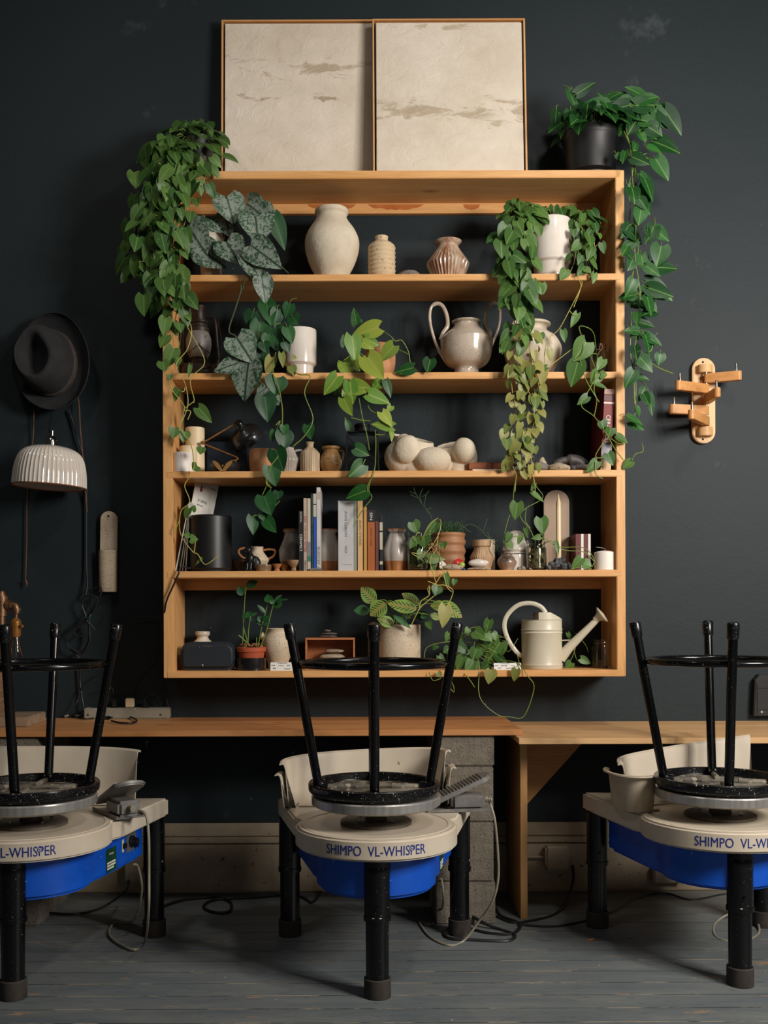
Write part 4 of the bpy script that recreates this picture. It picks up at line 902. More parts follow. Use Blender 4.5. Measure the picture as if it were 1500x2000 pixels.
t, mt, W_, H = book('tall white book, its title reading upwards, tallest of the row', 618, 626, 952, 4, bk('bk6', 206, 202, 200), [('MY ARCHIVE', 0.86, 0.30, 0.62, grey_ink, 0)], grp=gB, dep=0.17); band(t, mt, W_, H*0.86, H*0.95, bk('bk6b', 178, 166, 156))
t, mt, W_, H = book('thick grey-white box book with ANNE CARSON and NOX on its spine', 660, 691, 978, 4, bk('bk7', 196, 194, 194), [('ANNE CARSON', 0.33, 0.36, 0.16, grey_ink, 1), ('NOX', 0.70, 0.10, 0.16, grey_ink, 1)], grp=gB, dep=0.19)
t.part('side_panel', M().box(W_, W_+mm(5.5, 3.5), 0.0, 0.19, 0, H, 0.0006, mt), bk('bk7b', 150, 152, 140)); q = M(); q.box(W_*0.3, W_*0.85, -0.0004, 0.0002, H*0.085, H*0.089, 0, mt); t.part('imprint', q, grey_ink)
book('pale orange book with spaced italic title on its spine', 698, 708.5, 971, 4, bk('bk8', 216, 172, 116), [('BORN STORIES', 0.49, 0.34, 0.42, grey_ink, 1)], grp=gB, dep=0.13)
book('thin mustard yellow book in the row', 710, 716.5, 990, 4, bk('bk9', 196, 146, 72), grp=gB, dep=0.13)
t, mt, W_, H = book('rust orange book with a black head panel', 717.5, 732, 997, 4, bk('bk10', 168, 92, 40), [('TRAVEL STORIES', 0.44, 0.30, 0.14, ink, 1)], grp=gB, dep=0.13); band(t, mt, W_, H*0.81, H*0.998, bk('bk10b', 30, 28, 28)); q = M(); textm(q, 'EIN', H*0.12, (W_/2, -0.0009, H*0.90), (0, 0, -1), (1, 0, 0), h=W_*0.35)
for v in q.bm.verts: v.co = mt @ v.co
t.part('title', q, white_ink, smooth=0)
book('slim plum coloured book in the row', 733, 739.5, 1018, 4, bk('bk11', 104, 56, 52), [('notes on clay', 0.5, 0.3, 0.3, bk('bk11b', 140, 100, 90), 1)][:0], grp=gB, dep=0.12)
t, mt, W_, H = book('narrow black notebook with cream spine labels, last of the row', 741.5, 748.5, 1006, 4, bk('bk12', 26, 28, 30), grp=gB, dep=0.12)
for z0_, z1_ in ((0.72, 0.87), (0.38, 0.69), (0.11, 0.17)): band(t, mt, W_*0.8, H*z0_, H*z1_, bk('bk12b', 190, 180, 156), 'spine_label')
a, b2 = P(603, 1109, 3.487), P(630, 1109, 3.487)
a0 = P(616, 1110, 3.487); solo('stone', 'small flat grey stone lying at the foot of the tall white book', 'stone', M().box(a.x, b2.x, 3.4815, 3.4935, SH[4]+0.0003, SH[4]+0.009, 0.003), stone_grey)
# ceramics book leaning at the right end of the fourth shelf
t, mt, W_, H = book('thick ceramics book leaning against the right side panel', 1187, 1207, 759, 3, bk('bk13', 128, 44, 40), [('CERAMICS', 0.47, 0.30, 0.42, white_ink, 1), ('BY', 0.66, 0.05, 0.42, white_ink, 1)], Y=3.50, dep=0.17, tilt=0.0)
t.o.location.x -= 0.026; 
for ch in t.o.children: ch.rotation_euler.y = 0.075
band(t, mt, W_, H*0.94, H*0.998, bk('bk13b', 196, 160, 146)); band(t, mt, W_, H*0.86, H*0.93, bk('bk13c', 110, 78, 80)); band(t, mt, W_, H*0.82, H*0.84, paper); band(t, mt, W_, H*0.13, H*0.34, pm('bk13d', c3(120, 116, 130), c3(170, 166, 170), 0.5, 90)); band(t, mt, W_, H*0.002, H*0.13, bk('bk13e', 214, 178, 130))
for ch in t.o.children: ch.rotation_euler.y = 0.055
t, mt, W_, H = book('dark red paperback half hidden behind the leaning ceramics book', 1166, 1178, 775, 3, bk('bk14', 110, 26, 24), Y=3.56, dep=0.14)
for ch in t.o.children: ch.rotation_euler.y = 0.06
# small red and white book at the right of the fifth shelf
t, mt, W_, H = book('small red and white striped book by the white candle', 1124, 1154, 1043, 4, bk('bk15', 96, 28, 24), Y=3.56, dep=0.10)
for f0, f1 in ((0.36, 0.52), (0.82, 0.98)): t.part('colour_band', M().box(W_*f0, W_*f1, -0.0008, 0.0004, 0, H, 0, mt), paper)
# ---- leaning booklets at the left of the fifth shelf
def booklet(label, foot, top, Y, w_, m, n_=0.010, yaw=0.0):
    """thin booklet standing on its short edge and leaning left-right"""
    a = P(foot, 1114, Y); X0 = a.x; Z0 = SH[4]+0.0004; b_ = P(top[0], top[1], Y); d = Vector((b_.x-X0, 0, b_.z-Z0)); L = d.length; d.normalize(); r = Vector((d.z, 0, -d.x))
    r = (r*math.cos(yaw)+Vector((0, 1, 0))*math.sin(yaw)).normalized(); nn = d.cross(r).normalized()
    return X0, Z0, d, r, nn, L
t = Thing('magazine', 'white magazine with a red drop emblem leaning behind the black speaker', 'magazine', (P(340, 1114, 3.56).x, 3.56, SH[4]))
# its cover plane: corners read off the cover
c00, c01, c11 = P(350, 1116, 3.56), P(385, 943, 3.61), P(428, 960, 3.69)
c00.z = SH[4]+0.0005
u_ = (c11-c01); v_ = (c01-c00); L1 = u_.length; L2 = v_.length; u_.normalize(); v_.normalize(); u_ = (u_-v_*u_.dot(v_)).normalized(); n_ = u_.cross(v_).normalized()
if n_.y > 0: n_ = -n_
mt = Matrix((( u_.x, v_.x, n_.x, c00.x), (u_.y, v_.y, n_.y, c00.y), (u_.z, v_.z, n_.z, c00.z), (0, 0, 0, 1)))
zfix = -min((mt @ Vector((x, 0, z))).z for x in (0, L1) for z in (-0.003, 0))+SH[4]+0.0003; mt = Matrix.Translation((0, 0, max(zfix, 0))) @ mt
t.part('pages', M().box(0, L1, 0, L2, -0.0032, 0, 0.0004, mt), paper)
q = M(); dp = [(0.0, 0.018), (0.0035, 0.009), (0.0062, 0.0), (0.0055, -0.006), (0.0, -0.0095), (-0.0055, -0.006), (-0.0062, 0.0), (-0.0035, 0.009)]
q.prism([(0.030+x, L2-0.040+z) for x, z in dp], 'z', 0.0, 0.0006, mt=mt); t.part('drop_emblem', q, red_ink, 'red drop emblem')
def on(s_, x, y, w_, h_, m): 
    q = M(); textm(q, s_, w_, (x, y, 0.0002), (1, 0, 0), (0, 1, 0), h=h_)
    for v in q.bm.verts: v.co = mt @ v.co
    t.part('cover_text', q, m, smooth=0)
on('OK COMPUTER', 0.045, L2-0.080, 0.044, 0.010, ink); on('RADIOHEAD', 0.038, L2-0.096, 0.028, 0.005, ink); on('LA NOTTE', L1-0.024, L2-0.022, 0.026, 0.004, ink)
q = M()
for x in (0.086, 0.100): q.box(x-0.002, x+0.002, L2-0.140, L2-0.120, 0, 0.0005, 0, mt); q.blob((0, 0, 0), (0.0001, 0.0001, 0.0001), sub=1); 
t.part('cover_figures', q, ink)
gM = 'thin booklets leaning at the left end of the fifth shelf'
for k, (f0, tp, c_, lab) in enumerate(((341.5, 369, c3(214, 208, 198), 'white thin booklet leaning right, nearest the left side panel'), (350, 366, c3(120, 132, 126), 'grey-green thin booklet leaning right beside the white magazine'), (355, 368, c3(150, 112, 78), 'thin tan booklet leaning beside the grey-green one'), (361, 368, c3(120, 118, 116), 'thin grey booklet standing almost upright against the black speaker'))):
    a = P(f0, 1114, 3.52); b_ = P(tp, (980, 1012, 1012, 1020)[k], 3.52); d = Vector((b_.x-a.x, 0, b_.z-SH[4])); L = d.length; ang = math.atan2(d.x, d.z)
    mt2 = Matrix.Translation((a.x, 3.52, SH[4]+0.0006+0.003*math.sin(ang))) @ Matrix.Rotation(ang, 4, 'Y')
    solo('booklet', lab, 'booklet', M().box(0, 0.0028, 0, 0.15, 0, L, 0.0005, mt2), plain('booklet_%s' % 'abcd'[k], c_, rough=0.6), group=gM)
# ---- fifth shelf things
def cyl(label, name, cat, cx, Y, si, hw, yt, m, parts=()): return
YK = 3.560; X = P(411, 1050, YK).x; z0 = SH[4]; zt = zof(411, 1008, YK); r = mm(41.5, YK)
t = Thing('round_speaker', 'tall black cylindrical speaker at the left of the fifth shelf', 'speaker', (X, YK, z0))
t.part('cabinet', M().lathe((X, YK), [(0, z0+0.006), (r*0.93, z0+0.006), (r, z0+0.012), (r, zt-0.005), (r-0.004, zt), (0, zt)], 64, cap=False), pm('speaker_black', c3(26, 26, 28), c3(22, 22, 24), 0.42, 200))
t.part('base_ring', M().lathe((X, YK), [(0, z0), (r*0.9, z0), (r*0.9, z0+0.0058), (0, z0+0.0058)], 48, cap=False), black_matte)
YV = 3.60
pot('two_handled_cup', 'small tan two-handled vase behind the black cat figurine', 'vase', 503, YV, 4, [(12, 1068), (11, 1071), (11, 1076), (17, 1085), (22, 1091), (22, 1096), (16, 1108), (14, 1118)], speck_clay, parts=[('handle', handle([(493, 1075, YV), (480, 1071, YV), (468, 1073, YV), (466, 1080, YV), (474, 1089, YV), (485, 1092, YV)], 0.0042), toasted), ('handle', handle([(513, 1075, YV), (527, 1073, YV), (537, 1076, YV), (535, 1085, YV), (526, 1091, YV), (518, 1092, YV)], 0.0042), toasted)])
q = M(); YC = 3.535; kc = YC/2000                                       # seated cat
def cb(x, y, rx, ry, rz, dy=0.0, rot=0): q.blob((P(x, y, YC).x, YC+dy, zof(x, y, YC)), (rx*kc, ry*kc, rz*kc), rot=(0, rot, 0), sub=2)
cb(497, 1098, 12, 9, 14, 0.01, -0.5); cb(489, 1092, 8, 8, 13, -0.004, 0.15); cb(485, 1075, 8.5, 8, 7.5, -0.006); cb(479, 1078, 4.5, 5, 4, -0.010); cb(499, 1110, 9, 8, 7, 0.006)
for dx in (-3, 4): q.tube([P(486+dx, 1095, YC-0.008), (P(486+dx, 1100, YC).x, YC-0.012, SH[4]+0.004)], [0.005, 0.0045], 8); q.blob((P(485+dx, 1100, YC).x, YC-0.016, SH[4]+0.004), (0.006, 0.009, 0.004), sub=2)
for dx, w_ in ((-2, 0), (5, 0)): q.tube([P(485+dx, 1071, YC-0.004), P(486+dx*1.2, 1064, YC-0.004)], [0.0045, 0.0008], 6)
q.tube(cr([P(504, 1108, YC+0.02), P(512, 1112, YC+0.015), (P(514, 1112, YC).x, YC, SH[4]+0.004), (P(506, 1112, YC).x, YC-0.014, SH[4]+0.004)], 5), [0.004, 0.003], 8)
q = remesh(q, 0.0012, 3)
for v in q.bm.verts: v.co.z = max(v.co.z, SH[4]+0.0003)
solo('cat_figurine', 'small black seated cat figurine facing left', 'figurine', q, pm('cat_black', c3(24, 24, 26), c3(18, 18, 20), 0.35, 60), smooth=60)
pot('wooden_tray', 'small rough brown dish beside the speaker', 'dish', 466, 3.60, 4, [(15, 1094), (13, 1100), (10, 1112)], pm('brown_dish', c3(92, 66, 46), c3(60, 44, 34), 0.7, 40))
pot('glass_dish', 'low round dish with a pale rim right of the cat', 'dish', 515, 3.53, 4, [(17, 1103), (17, 1105), (15, 1112), (14, 1116)], pm('dish_clay', c3(146, 122, 98), c3(110, 86, 64), 0.25, 40, coat=0.5))
pot('small_cup', 'tiny flared clay cup left of the taller footed cup', 'cup', 541, 3.52, 4, [(9.5, 1101.5), (6, 1108), (4.5, 1111), (7, 1115)], toasted, th=0.0025)
pot('small_cup', 'tiny low clay cup between two flared cups', 'cup', 556, 3.545, 4, [(9, 1103), (8, 1108), (5, 1116)], toasted, th=0.0025)
pot('footed_cup', 'small brown and cream footed cup before the left grey vase', 'cup', 575, 3.515, 4, [(14.5, 1094), (13, 1099), (8, 1106), (5.5, 1109), (7, 1113)], pm('cup_mix', c3(178, 150, 120), c3(132, 92, 62), 0.35, 40), th=0.003)
def fvase(label, cx, lo=False):
    Y = 3.60; prof = [(20.5, 1033), (20.5, 1036), (16, 1042), (20, 1054), (29, 1075), (28, 1090), (23, 1112), (22, 1122)]
    m_, o3 = vm(cx, Y, SH[4]+0.0003, prof, seg=72, smooth=0, fn=lambda t, z, r: r*(1-0.10*(r > mm(18, Y))*(1-abs(math.cos(3*(t+0.5))))))
    zd = zof(cx, 1097, Y)
    t = Thing('faceted_vase', label, 'vase', o3, 'grey glazed faceted vases behind the books')
    t.part('body', m_, GV); return t
def dip_mat():
    m, nt, p = base_mat('dipped_grey_glaze', 0.3, coat=0.3); v = coords(nt); s = nd(nt, 'ShaderNodeSeparateXYZ'); nt.links.new(v, s.inputs[0])
    col = mixc(nt, noise(nt, coords(nt, (1, 1, 0.4)), 50, 4, 0.6), c3(196, 188, 180), c3(150, 140, 130))
    z = zof(640, 1097, 3.6)-SH[4]
    col = mixc(nt, ramp(nt, noise(nt, v, 14), [(0, 0), (1, 1)]), col, col)
    r = nd(nt, 'ShaderNodeMath', operation='LESS_THAN'); nt.links.new(s.outputs[2], r.inputs[0]); r.inputs[1].default_value = z
    g = nd(nt, 'ShaderNodeMath', operation='GREATER_THAN'); nt.links.new(s.outputs[2], g.inputs[0]); g.inputs[1].default_value = zof(640, 1037, 3.6)-SH[4]
    ad = nd(nt, 'ShaderNodeMath', operation='MAXIMUM'); nt.links.new(r.outputs[0], ad.inputs[0]); nt.links.new(g.outputs[0], ad.inputs[1])
    nt.links.new(mixc(nt, ad.outputs[0], col, c3(156, 104, 62)), p.inputs['Base Color']); return m
GV = dip_mat()
fvase('grey faceted vase left of the black book, small cups before it', 572); fvase('grey faceted vase half hidden between tall white book and thick grey book', 640); fvase('white-grey faceted vase standing right of the book row', 773)
jar('wide glass jar of green rooting cuttings right of the faceted vase', 816, 3.56, 4, 22, 1040, 1115, (0.7, 60, rootg))
jar('short glass jar packed with pale roots beside the white head sculpture', 1047, 3.54, 4, 20, 1056, 1112, (0.75, 50, rootm))
pot('ribbed_vase', 'small pale brown carved vase behind the flat white stones', 'vase', 941, 3.565, 4, [(18, 1055), (18, 1066), (15, 1068), (16, 1074), (23, 1087), (23, 1090), (18, 1108), (17, 1116)], pm('carved_buff', c3(190, 158, 122), c3(150, 116, 84), 0.6, 60, (1, 1, 0.2)), seg=96, fn=lambda t, z, r: r*(1-(0.05 if z < zof(941, 1068, 3.565) else 0.0)*abs(math.sin(15*t))), smooth=0)
pot('speckled_cup', 'tall speckled cup behind the carved brown vase', 'cup', 950, 3.63, 4, [(17, 1054), (17, 1080), (17, 1112), (16, 1120)], speck_clay, smooth=0)
for x, y, hw, hh, hd, mt_, lab in ((934, 1099, 20, 8, 0.02, white_glaze, 'rounded white stone with dark holes atop a flat pebble'), (936, 1110, 24, 3.2, 0.022, stone_beige, 'flat pale pebble under the white holed stone'), (884, 1108, 21, 6.5, 0.02, stone_beige, 'rough beige stone at the foot of the wavy brown pot')):
    q = M().blob((P(x, y, 3.515).x, 3.515, {1099: SH[4]+0.0125+0.013, 1110: SH[4]+0.006, 1108: SH[4]+0.011}[y]), (mm(hw, 3.5), hd, mm(hh, 3.5)), 0.15, x)
    solo('stone', lab, 'stone', q, mt_)
a = P(866, 1092, 3.55); solo('white_box', 'small white box beside the painted red figurine', 'box', M().box(P(858, 1100, 3.55).x, P(876, 1100, 3.55).x, 3.55, 3.58, SH[4]+0.0003, a.z, 0.001), paper)
q = M().blob((P(893, 1100, 3.55).x, 3.555, SH[4]+0.022), (0.022, 0.016, 0.022), 0.3, 3)
t = Thing('painted_figurine', 'small red, yellow-green and blue painted clay figurine', 'figurine', (P(895, 1110, 3.55).x, 3.55, SH[4])); 
for v in q.bm.verts: v.co.z = max(v.co.z, SH[4]+0.0003)
t.part('body', q, plain('toy_red', c3(186, 44, 40), rough=0.3)); t.part('head', M().blob((P(902, 1100, 3.53).x, 3.53, SH[4]+0.020), (0.012, 0.011, 0.011)), plain('toy_yellow', c3(170, 180, 70), rough=0.3)); t.part('foot', M().blob((P(905, 1100, 3.53).x, 3.525, SH[4]+0.0055), (0.008, 0.008, 0.005)), plain('toy_blue', c3(24, 60, 120), rough=0.3))
# white head sculpture: domed top, seam, bowl below
m_, o3 = vm(1007, 3.60, SH[4]+0.0003, [(3, 1036), (10, 1037), (16, 1044), (19, 1056), (24, 1066), (26, 1074), (22, 1079), (26, 1083)], inner=False, smooth=3)
t = Thing('head_sculpture', 'white glazed domed sculpture with a dark seam, wide at its base', 'sculpture', o3)
t.part('dome', m_, white_glaze); t.part('seam', M().lathe((o3[0], 3.60), [(mm(25.6, 3.6), zof(1007, 1084, 3.6)), (mm(26.6, 3.6), zof(1007, 1083, 3.6)), (mm(25.6, 3.6), zof(1007, 1082, 3.6))], 40, cap=False), ink)
pot('black_bowl', 'small black and cream bowl in front of the white sculpture', 'bowl', 990, 3.55, 4, [(12, 1081), (11, 1084), (17, 1092), (19, 1100), (14, 1110), (12, 1116)], pm('raku', c3(30, 28, 28), c3(168, 140, 120), 0.25, 16, coat=0.5), smooth=3)
q = M()
for x, y, r_ in ((1014, 1108, 4), (1021, 1107, 5)): q = M(); q.blob((P(x, y, 3.52).x, 3.52, SH[4]+r_*0.0016), (r_*0.0019, 0.007, r_*0.0017), 0.2, x); solo('pebble', 'tiny grey pebble, %s beside the short glass jar' % ('the farther' if x < 1018 else 'the nearer'), 'pebble', q, stone_grey)
# arch mirror-like panel, taper candle, coral rock
a, b2 = P(1062, 1000, 3.66), P(1112, 1000, 3.66); xc = (a.x+b2.x)/2; rw = (b2.x-a.x)/2; zt = zof(1087, 957, 3.66)
pts = [(a.x, SH[4]+0.0003), (b2.x, SH[4]+0.0003)]+[(xc+rw*math.cos(PI*k/20), zt-rw+rw*math.sin(PI*k/20)) for k in range(21)]
solo('arched_panel', 'upright beige panel with rounded top behind the taper candle', 'panel', M().prism(pts, 'y', 3.66, 3.672, 0.001), pm('beige_panel', c3(168, 142, 118), c3(156, 130, 106), 0.5, 4))
YT = 3.57; X = P(1091, 1050, YT).x
t = Thing('taper_candle', 'tall cream taper candle in front of the arched panel', 'candle', (X, YT, SH[4]))
t.part('wax', M().lathe((X, YT), [(0, SH[4]+0.012), (0.0105, SH[4]+0.012), (0.0088, SH[4]+0.05), (0.0082, zof(1091, 982, YT)), (0.0035, zof(1091, 974, YT)), (0.0016, zof(1091, 966, YT)), (0, zof(1091, 965, YT))], 20, cap=False), wax_cream)
t.part('holder', M().lathe((X, YT), [(0, SH[4]), (0.022, SH[4]), (0.022, SH[4]+0.005), (0.0135, SH[4]+0.01), (0.013, SH[4]+0.024), (0.0110, SH[4]+0.024), (0.011, SH[4]+0.012), (0, SH[4]+0.011)], 24, cap=False), brass)
q = M(); random.seed(31)
for k in range(26):
    x = random.uniform(-22, 22); q.blob((P(1093+x, 1100, 3.525).x, 3.525+random.uniform(-0.01, 0.015), SH[4]+random.uniform(0.006, 0.044*(1-abs(x)/34))), (0.0105, 0.0095, 0.009), 0.6, k, sub=2)
q = remesh(q, 0.0018, 1)
for v in q.bm.verts: v.co += Vector(v.co*0)+Vector((0, 0, 0)); n_ = mnoise.noise(v.co*160)*0.0022; v.co += v.normal*n_; v.co.z = max(v.co.z, SH[4]+0.0003)
solo('coral_rock', 'craggy dark grey rock between the glass jar and the striped book', 'rock', q, pm('dark_rock', c3(92, 94, 98), c3(40, 42, 46), 0.7, 80, bmp=(160, 0.8, 0.003)), smooth=50)

# ---- bottom shelf
Zb = SH[5]+0.0003; 
t = Thing('portable_speaker', 'black rounded portable speaker splashed with clay on the bottom shelf', 'speaker', (P(406, 1300, 3.56).x, 3.56, Zb))
a, b2 = P(352, 1290, 3.53), P(459, 1290, 3.53); zt = zof(406, 1254, 3.53); r_ = 0.036
pts = []
for cxx, czz, a0 in ((b2.x-r_, zt-r_, 0), (a.x+r_, zt-r_, 90), (a.x+r_, Zb+r_*0.8, 180), (b2.x-r_, Zb+r_*0.8, 270)):
    for k in range(8): an = math.radians(a0+90*k/7); pts.append((cxx+r_*math.cos(an), max(czz+r_*math.sin(an), Zb)))
t.part('grille', M().prism(pts, 'y', 3.52, 3.60, 0.014, 3), pm('speaker_mesh', c3(36, 42, 50), c3(28, 32, 38), 0.5, 300, speck=[(c3(160, 154, 144), 60, 0.70)], bmp=(500, 0.5, 0.001)))
q = M(); textm(q, 'ultimate', mm(19, 3.52), (P(406, 1261, 3.52).x, 3.5185, zof(406, 1262, 3.52)), h=mm(4, 3.52)); t.part('logo', q, grey_ink, smooth=0)
pot('bottle', 'cream flanged bottle neck rising behind the black speaker', 'bottle', 396, 3.655, 5, [(14, 1234), (14, 1240), (11, 1243), (12, 1248), (21, 1257), (26, 1270), (26, 1295)], cream_glaze)
pot('black_dish', 'round black glazed dish carrying the terracotta pot', 'dish', 490.5, 3.55, 5, [(29.5, 1286), (29.5, 1290), (29.5, 1302), (29, 1308)], pm('black_dish_glaze', c3(26, 26, 26), c3(20, 20, 20), 0.25, 40, speck=(c3(160, 150, 130), 120, 0.68), coat=0.5), smooth=0)
YM = 3.61
pot('lug_vase', 'speckled cream vase with two small lug handles behind the white card', 'vase', 543, YM, 5, [(21, 1228), (20, 1232), (21, 1237), (28, 1246), (30, 1256), (28, 1272), (21, 1292), (19, 1300)], speck_clay, parts=[('lug', M().blob(P(513, 1243, YM), (0.008, 0.006, 0.016), sub=2), speck_clay), ('lug', M().blob(P(573, 1243, YM), (0.008, 0.006, 0.016), sub=2), speck_clay)])
def tag_card(label, x0, x1, y0, y1, Y, rows):
    a, b2 = P(x0, y0, Y), P(x1, y1, Y); t = Thing('word_card', label, 'card', ((a.x+b2.x)/2, Y, Zb), 'white cards with cut-out words')
    mt = Matrix.Translation((0, Y, Zb)) @ Matrix.Rotation(-0.35, 4, 'X'); H = (a.z-Zb)/math.cos(0.35)
    t.part('card', M().box(a.x, b2.x, 0, 0.0012, 0, H, 0, mt), paper)
    for s_, fx, fy, fw in rows:
        q = M(); textm(q, s_, (b2.x-a.x)*fw, (a.x+(b2.x-a.x)*fx, -0.0005, H*(1-fy)), h=H*0.14)
        for v in q.bm.verts: v.co = mt @ v.co
        t.part('word', q, ink, smooth=0)
tag_card('white card of cut-out words below the lug-handled vase', 528, 583, 1294, 1310, 3.49, [('magnets', 0.42, 0.10, 0.34), ('are', 0.1, 0.37, 0.12), ('okay', 0.38, 0.40, 0.2), ('so', 0.65, 0.38, 0.1), ('we', 0.14, 0.72, 0.1), ('used', 0.6, 0.76, 0.2), ('to', 0.85, 0.76, 0.08)])
tag_card('white card of cut-out words below the trailing plant beside the watering can', 965, 1018, 1295, 1310, 3.49, [('I wonder', 0.42, 0.12, 0.34), ('the', 0.1, 0.38, 0.12), ('corner', 0.38, 0.42, 0.24), ('of my', 0.72, 0.42, 0.18), ('fun', 0.22, 0.72, 0.12), ('outside', 0.58, 0.74, 0.28)])
YW = 3.58; a, b2 = P(596, 1246, YW), P(693, 1246, YW); zt = a.z
t = Thing('display_box', 'open wooden display box holding stacked stones on the bottom shelf', 'box', (a.x, YW, Zb))
wb = wood('box_wood', c3(184, 122, 78), c3(156, 96, 58), 'x', knots=False)
for nm, q in (('top_board', (a.x, b2.x, zt-0.007, zt)), ('bottom_board', (a.x, b2.x, Zb, Zb+0.007)), ('side_board', (a.x, a.x+0.006, Zb+0.007, zt-0.007)), ('side_board', (b2.x-0.006, b2.x, Zb+0.007, zt-0.007))):
    t.part(nm, M().box(q[0], q[1], YW, YW+0.10, q[2], q[3], 0.0006), wb)
t.part('back_board', M().box(a.x+0.006, b2.x-0.006, YW+0.094, YW+0.099, Zb+0.007, zt-0.007), wb)
zc = Zb+0.0075; gS = 'stones of the display box'
for hw, hh, dx, lab in ((28, 6, 2, 'flat stone lowest of three inside the wooden display box'), (24, 6.5, -4, 'rounded stone middle of three inside the wooden display box'), (20, 4, 0, 'thin stone topmost of three inside the wooden display box')):
    h_ = mm(hh, 3.62); solo('stone', lab, 'stone', M().blob((P(653+dx, 1280, 3.62).x, 3.625, zc+h_), (mm(hw, 3.62), 0.03, h_), 0.12, hw), stone_beige, group=gS); zc += 2*h_+0.001
zc = zt
for hw, hh, dx, lab in ((17, 2.2, 0, 'flat grey pebble lying on the wooden display box'), (16, 2.4, 2, 'thin pebble second up on top of the display box'), (7, 2.6, -2, 'smallest pebble topmost on the display box')):
    h_ = mm(hh, 3.62); solo('stone', lab, 'stone', M().blob((P(641+dx, 1240, 3.62).x, 3.63, zc+h_+0.0005), (mm(hw, 3.62), 0.022, h_), 0.1, hw), stone_grey, group=gS); zc += 2*h_+0.001
# watering can
YW = 3.575; X = P(1058, 1260, YW).x; r = mm(39, YW); zt = zof(1058, 1210, YW)
can = pm('cream_enamel', c3(204, 196, 174), c3(196, 186, 164), 0.38, 4, speck=(c3(150, 96, 56), 40, 0.755))
t = Thing('watering_can', 'cream metal watering can on the bottom shelf', 'watering can', (X, YW, Zb))
def rz(y): return zof(1058, y, YW)
pr = [(0, Zb), (r, Zb), (r*1.02, Zb+0.003), (r*1.02, rz(1300)), (r*1.04, rz(1298)), (r*1.02, rz(1296)), (r, rz(1293)), (r, rz(1238)), (r*1.03, rz(1236)), (r, rz(1233)), (r*1.03, rz(1230)), (r, rz(1227)), (r, zt-0.002), (r*1.03, zt), (r*0.98, zt), (r*0.97, zt-0.01), (r*0.97, Zb+0.004), (0, Zb+0.003)]
t.part('body', M().lathe((X, YW), pr, 56, cap=False), can)
q = M(); ang0 = -0.62*PI; n = 26; fr_, bk_ = [], []                      # hood over the right-hand part of the mouth
hood = []
for k in range(n+1):
    a = -PI*0.60+1.2*PI*k/n; x, y = r*math.cos(a), r*math.sin(a); hood.append((x, y))
t_top = zof(1070, 1196, YW)
rr = [[Vector((X+x*1.0, YW+y*1.0, zt)) for x, y in hood], [Vector((X+x*(0.98 if x > 0 else 1), YW+y*0.98, zt+(t_top-zt)*max(0.0, min(1.0, (1.02-x/r)/0.75)))) for x, y in hood]]
rr.append([Vector((X+0.004, YW+y*0.4, t_top)) for x, y in hood])
q.rings(rr, False); x0 = X+r*math.cos(0.6*PI)
q.rings([[Vector((x0, YW+s*r*0.94*f, zt)) for f, s in ((1, -1), (0.5, -1), (0, 1), (0.5, 1), (1, 1))], [Vector((x0+0.006, YW+s*r*0.9*f, t_top-0.001)) for f, s in ((1, -1), (0.5, -1), (0, 1), (0.5, 1), (1, 1))]], False)
t.part('hood', q, can)
h_ = ptube(M(), [(1066, 1197, YW), (1056, 1185, YW), (1036, 1178, YW), (1012, 1182, YW), (992, 1200, YW), (985, 1222, YW), (992, 1248, YW), (1006, 1270, YW), (1019, 1282, YW)], 0.0045, seg=10, flat=1.8); t.part('handle', h_, can)
q = M(); q.tube([P(1094, 1286, YW), P(1112, 1264, YW-0.01), P(1150, 1226, YW-0.03), P(1168, 1208, YW-0.04)], [0.020, 0.0165, 0.0120, 0.0105], 20); t.part('spout', q, can)
ax = (P(1178, 1196, YW-0.06)-P(1160, 1212, YW-0.035)).normalized(); qq = Vector((0.76, -0.25, 0.60)).normalized().to_track_quat('Z', 'Y').to_matrix().to_4x4()
q = M(); q.lathe((0, 0), [(0.0105, -0.01), (0.012, 0.0), (0.018, 0.012), (0.030, 0.020), (0.031, 0.023), (0.028, 0.024), (0.0, 0.028)], 32, mt=Matrix.Translation(P(1166, 1208, YW-0.04)) @ qq); t.part('rose', q, can)
q = M(); ptube(q, [(1097, 1251, YW), (1122, 1250, YW-0.015)], 0.0022, seg=8); t.part('strut', q, can)
jar('dusty empty glass jar at the right end of the bottom shelf', 1178, 3.60, 5, 23, 1249, 1307, None, 'glass jars')
jar('small clear glass vessel hidden among the trailing plant on the bottom shelf', 903, 3.62, 5, 16, 1252, 1300, (0.5, 6, rootg), 'glass jars')
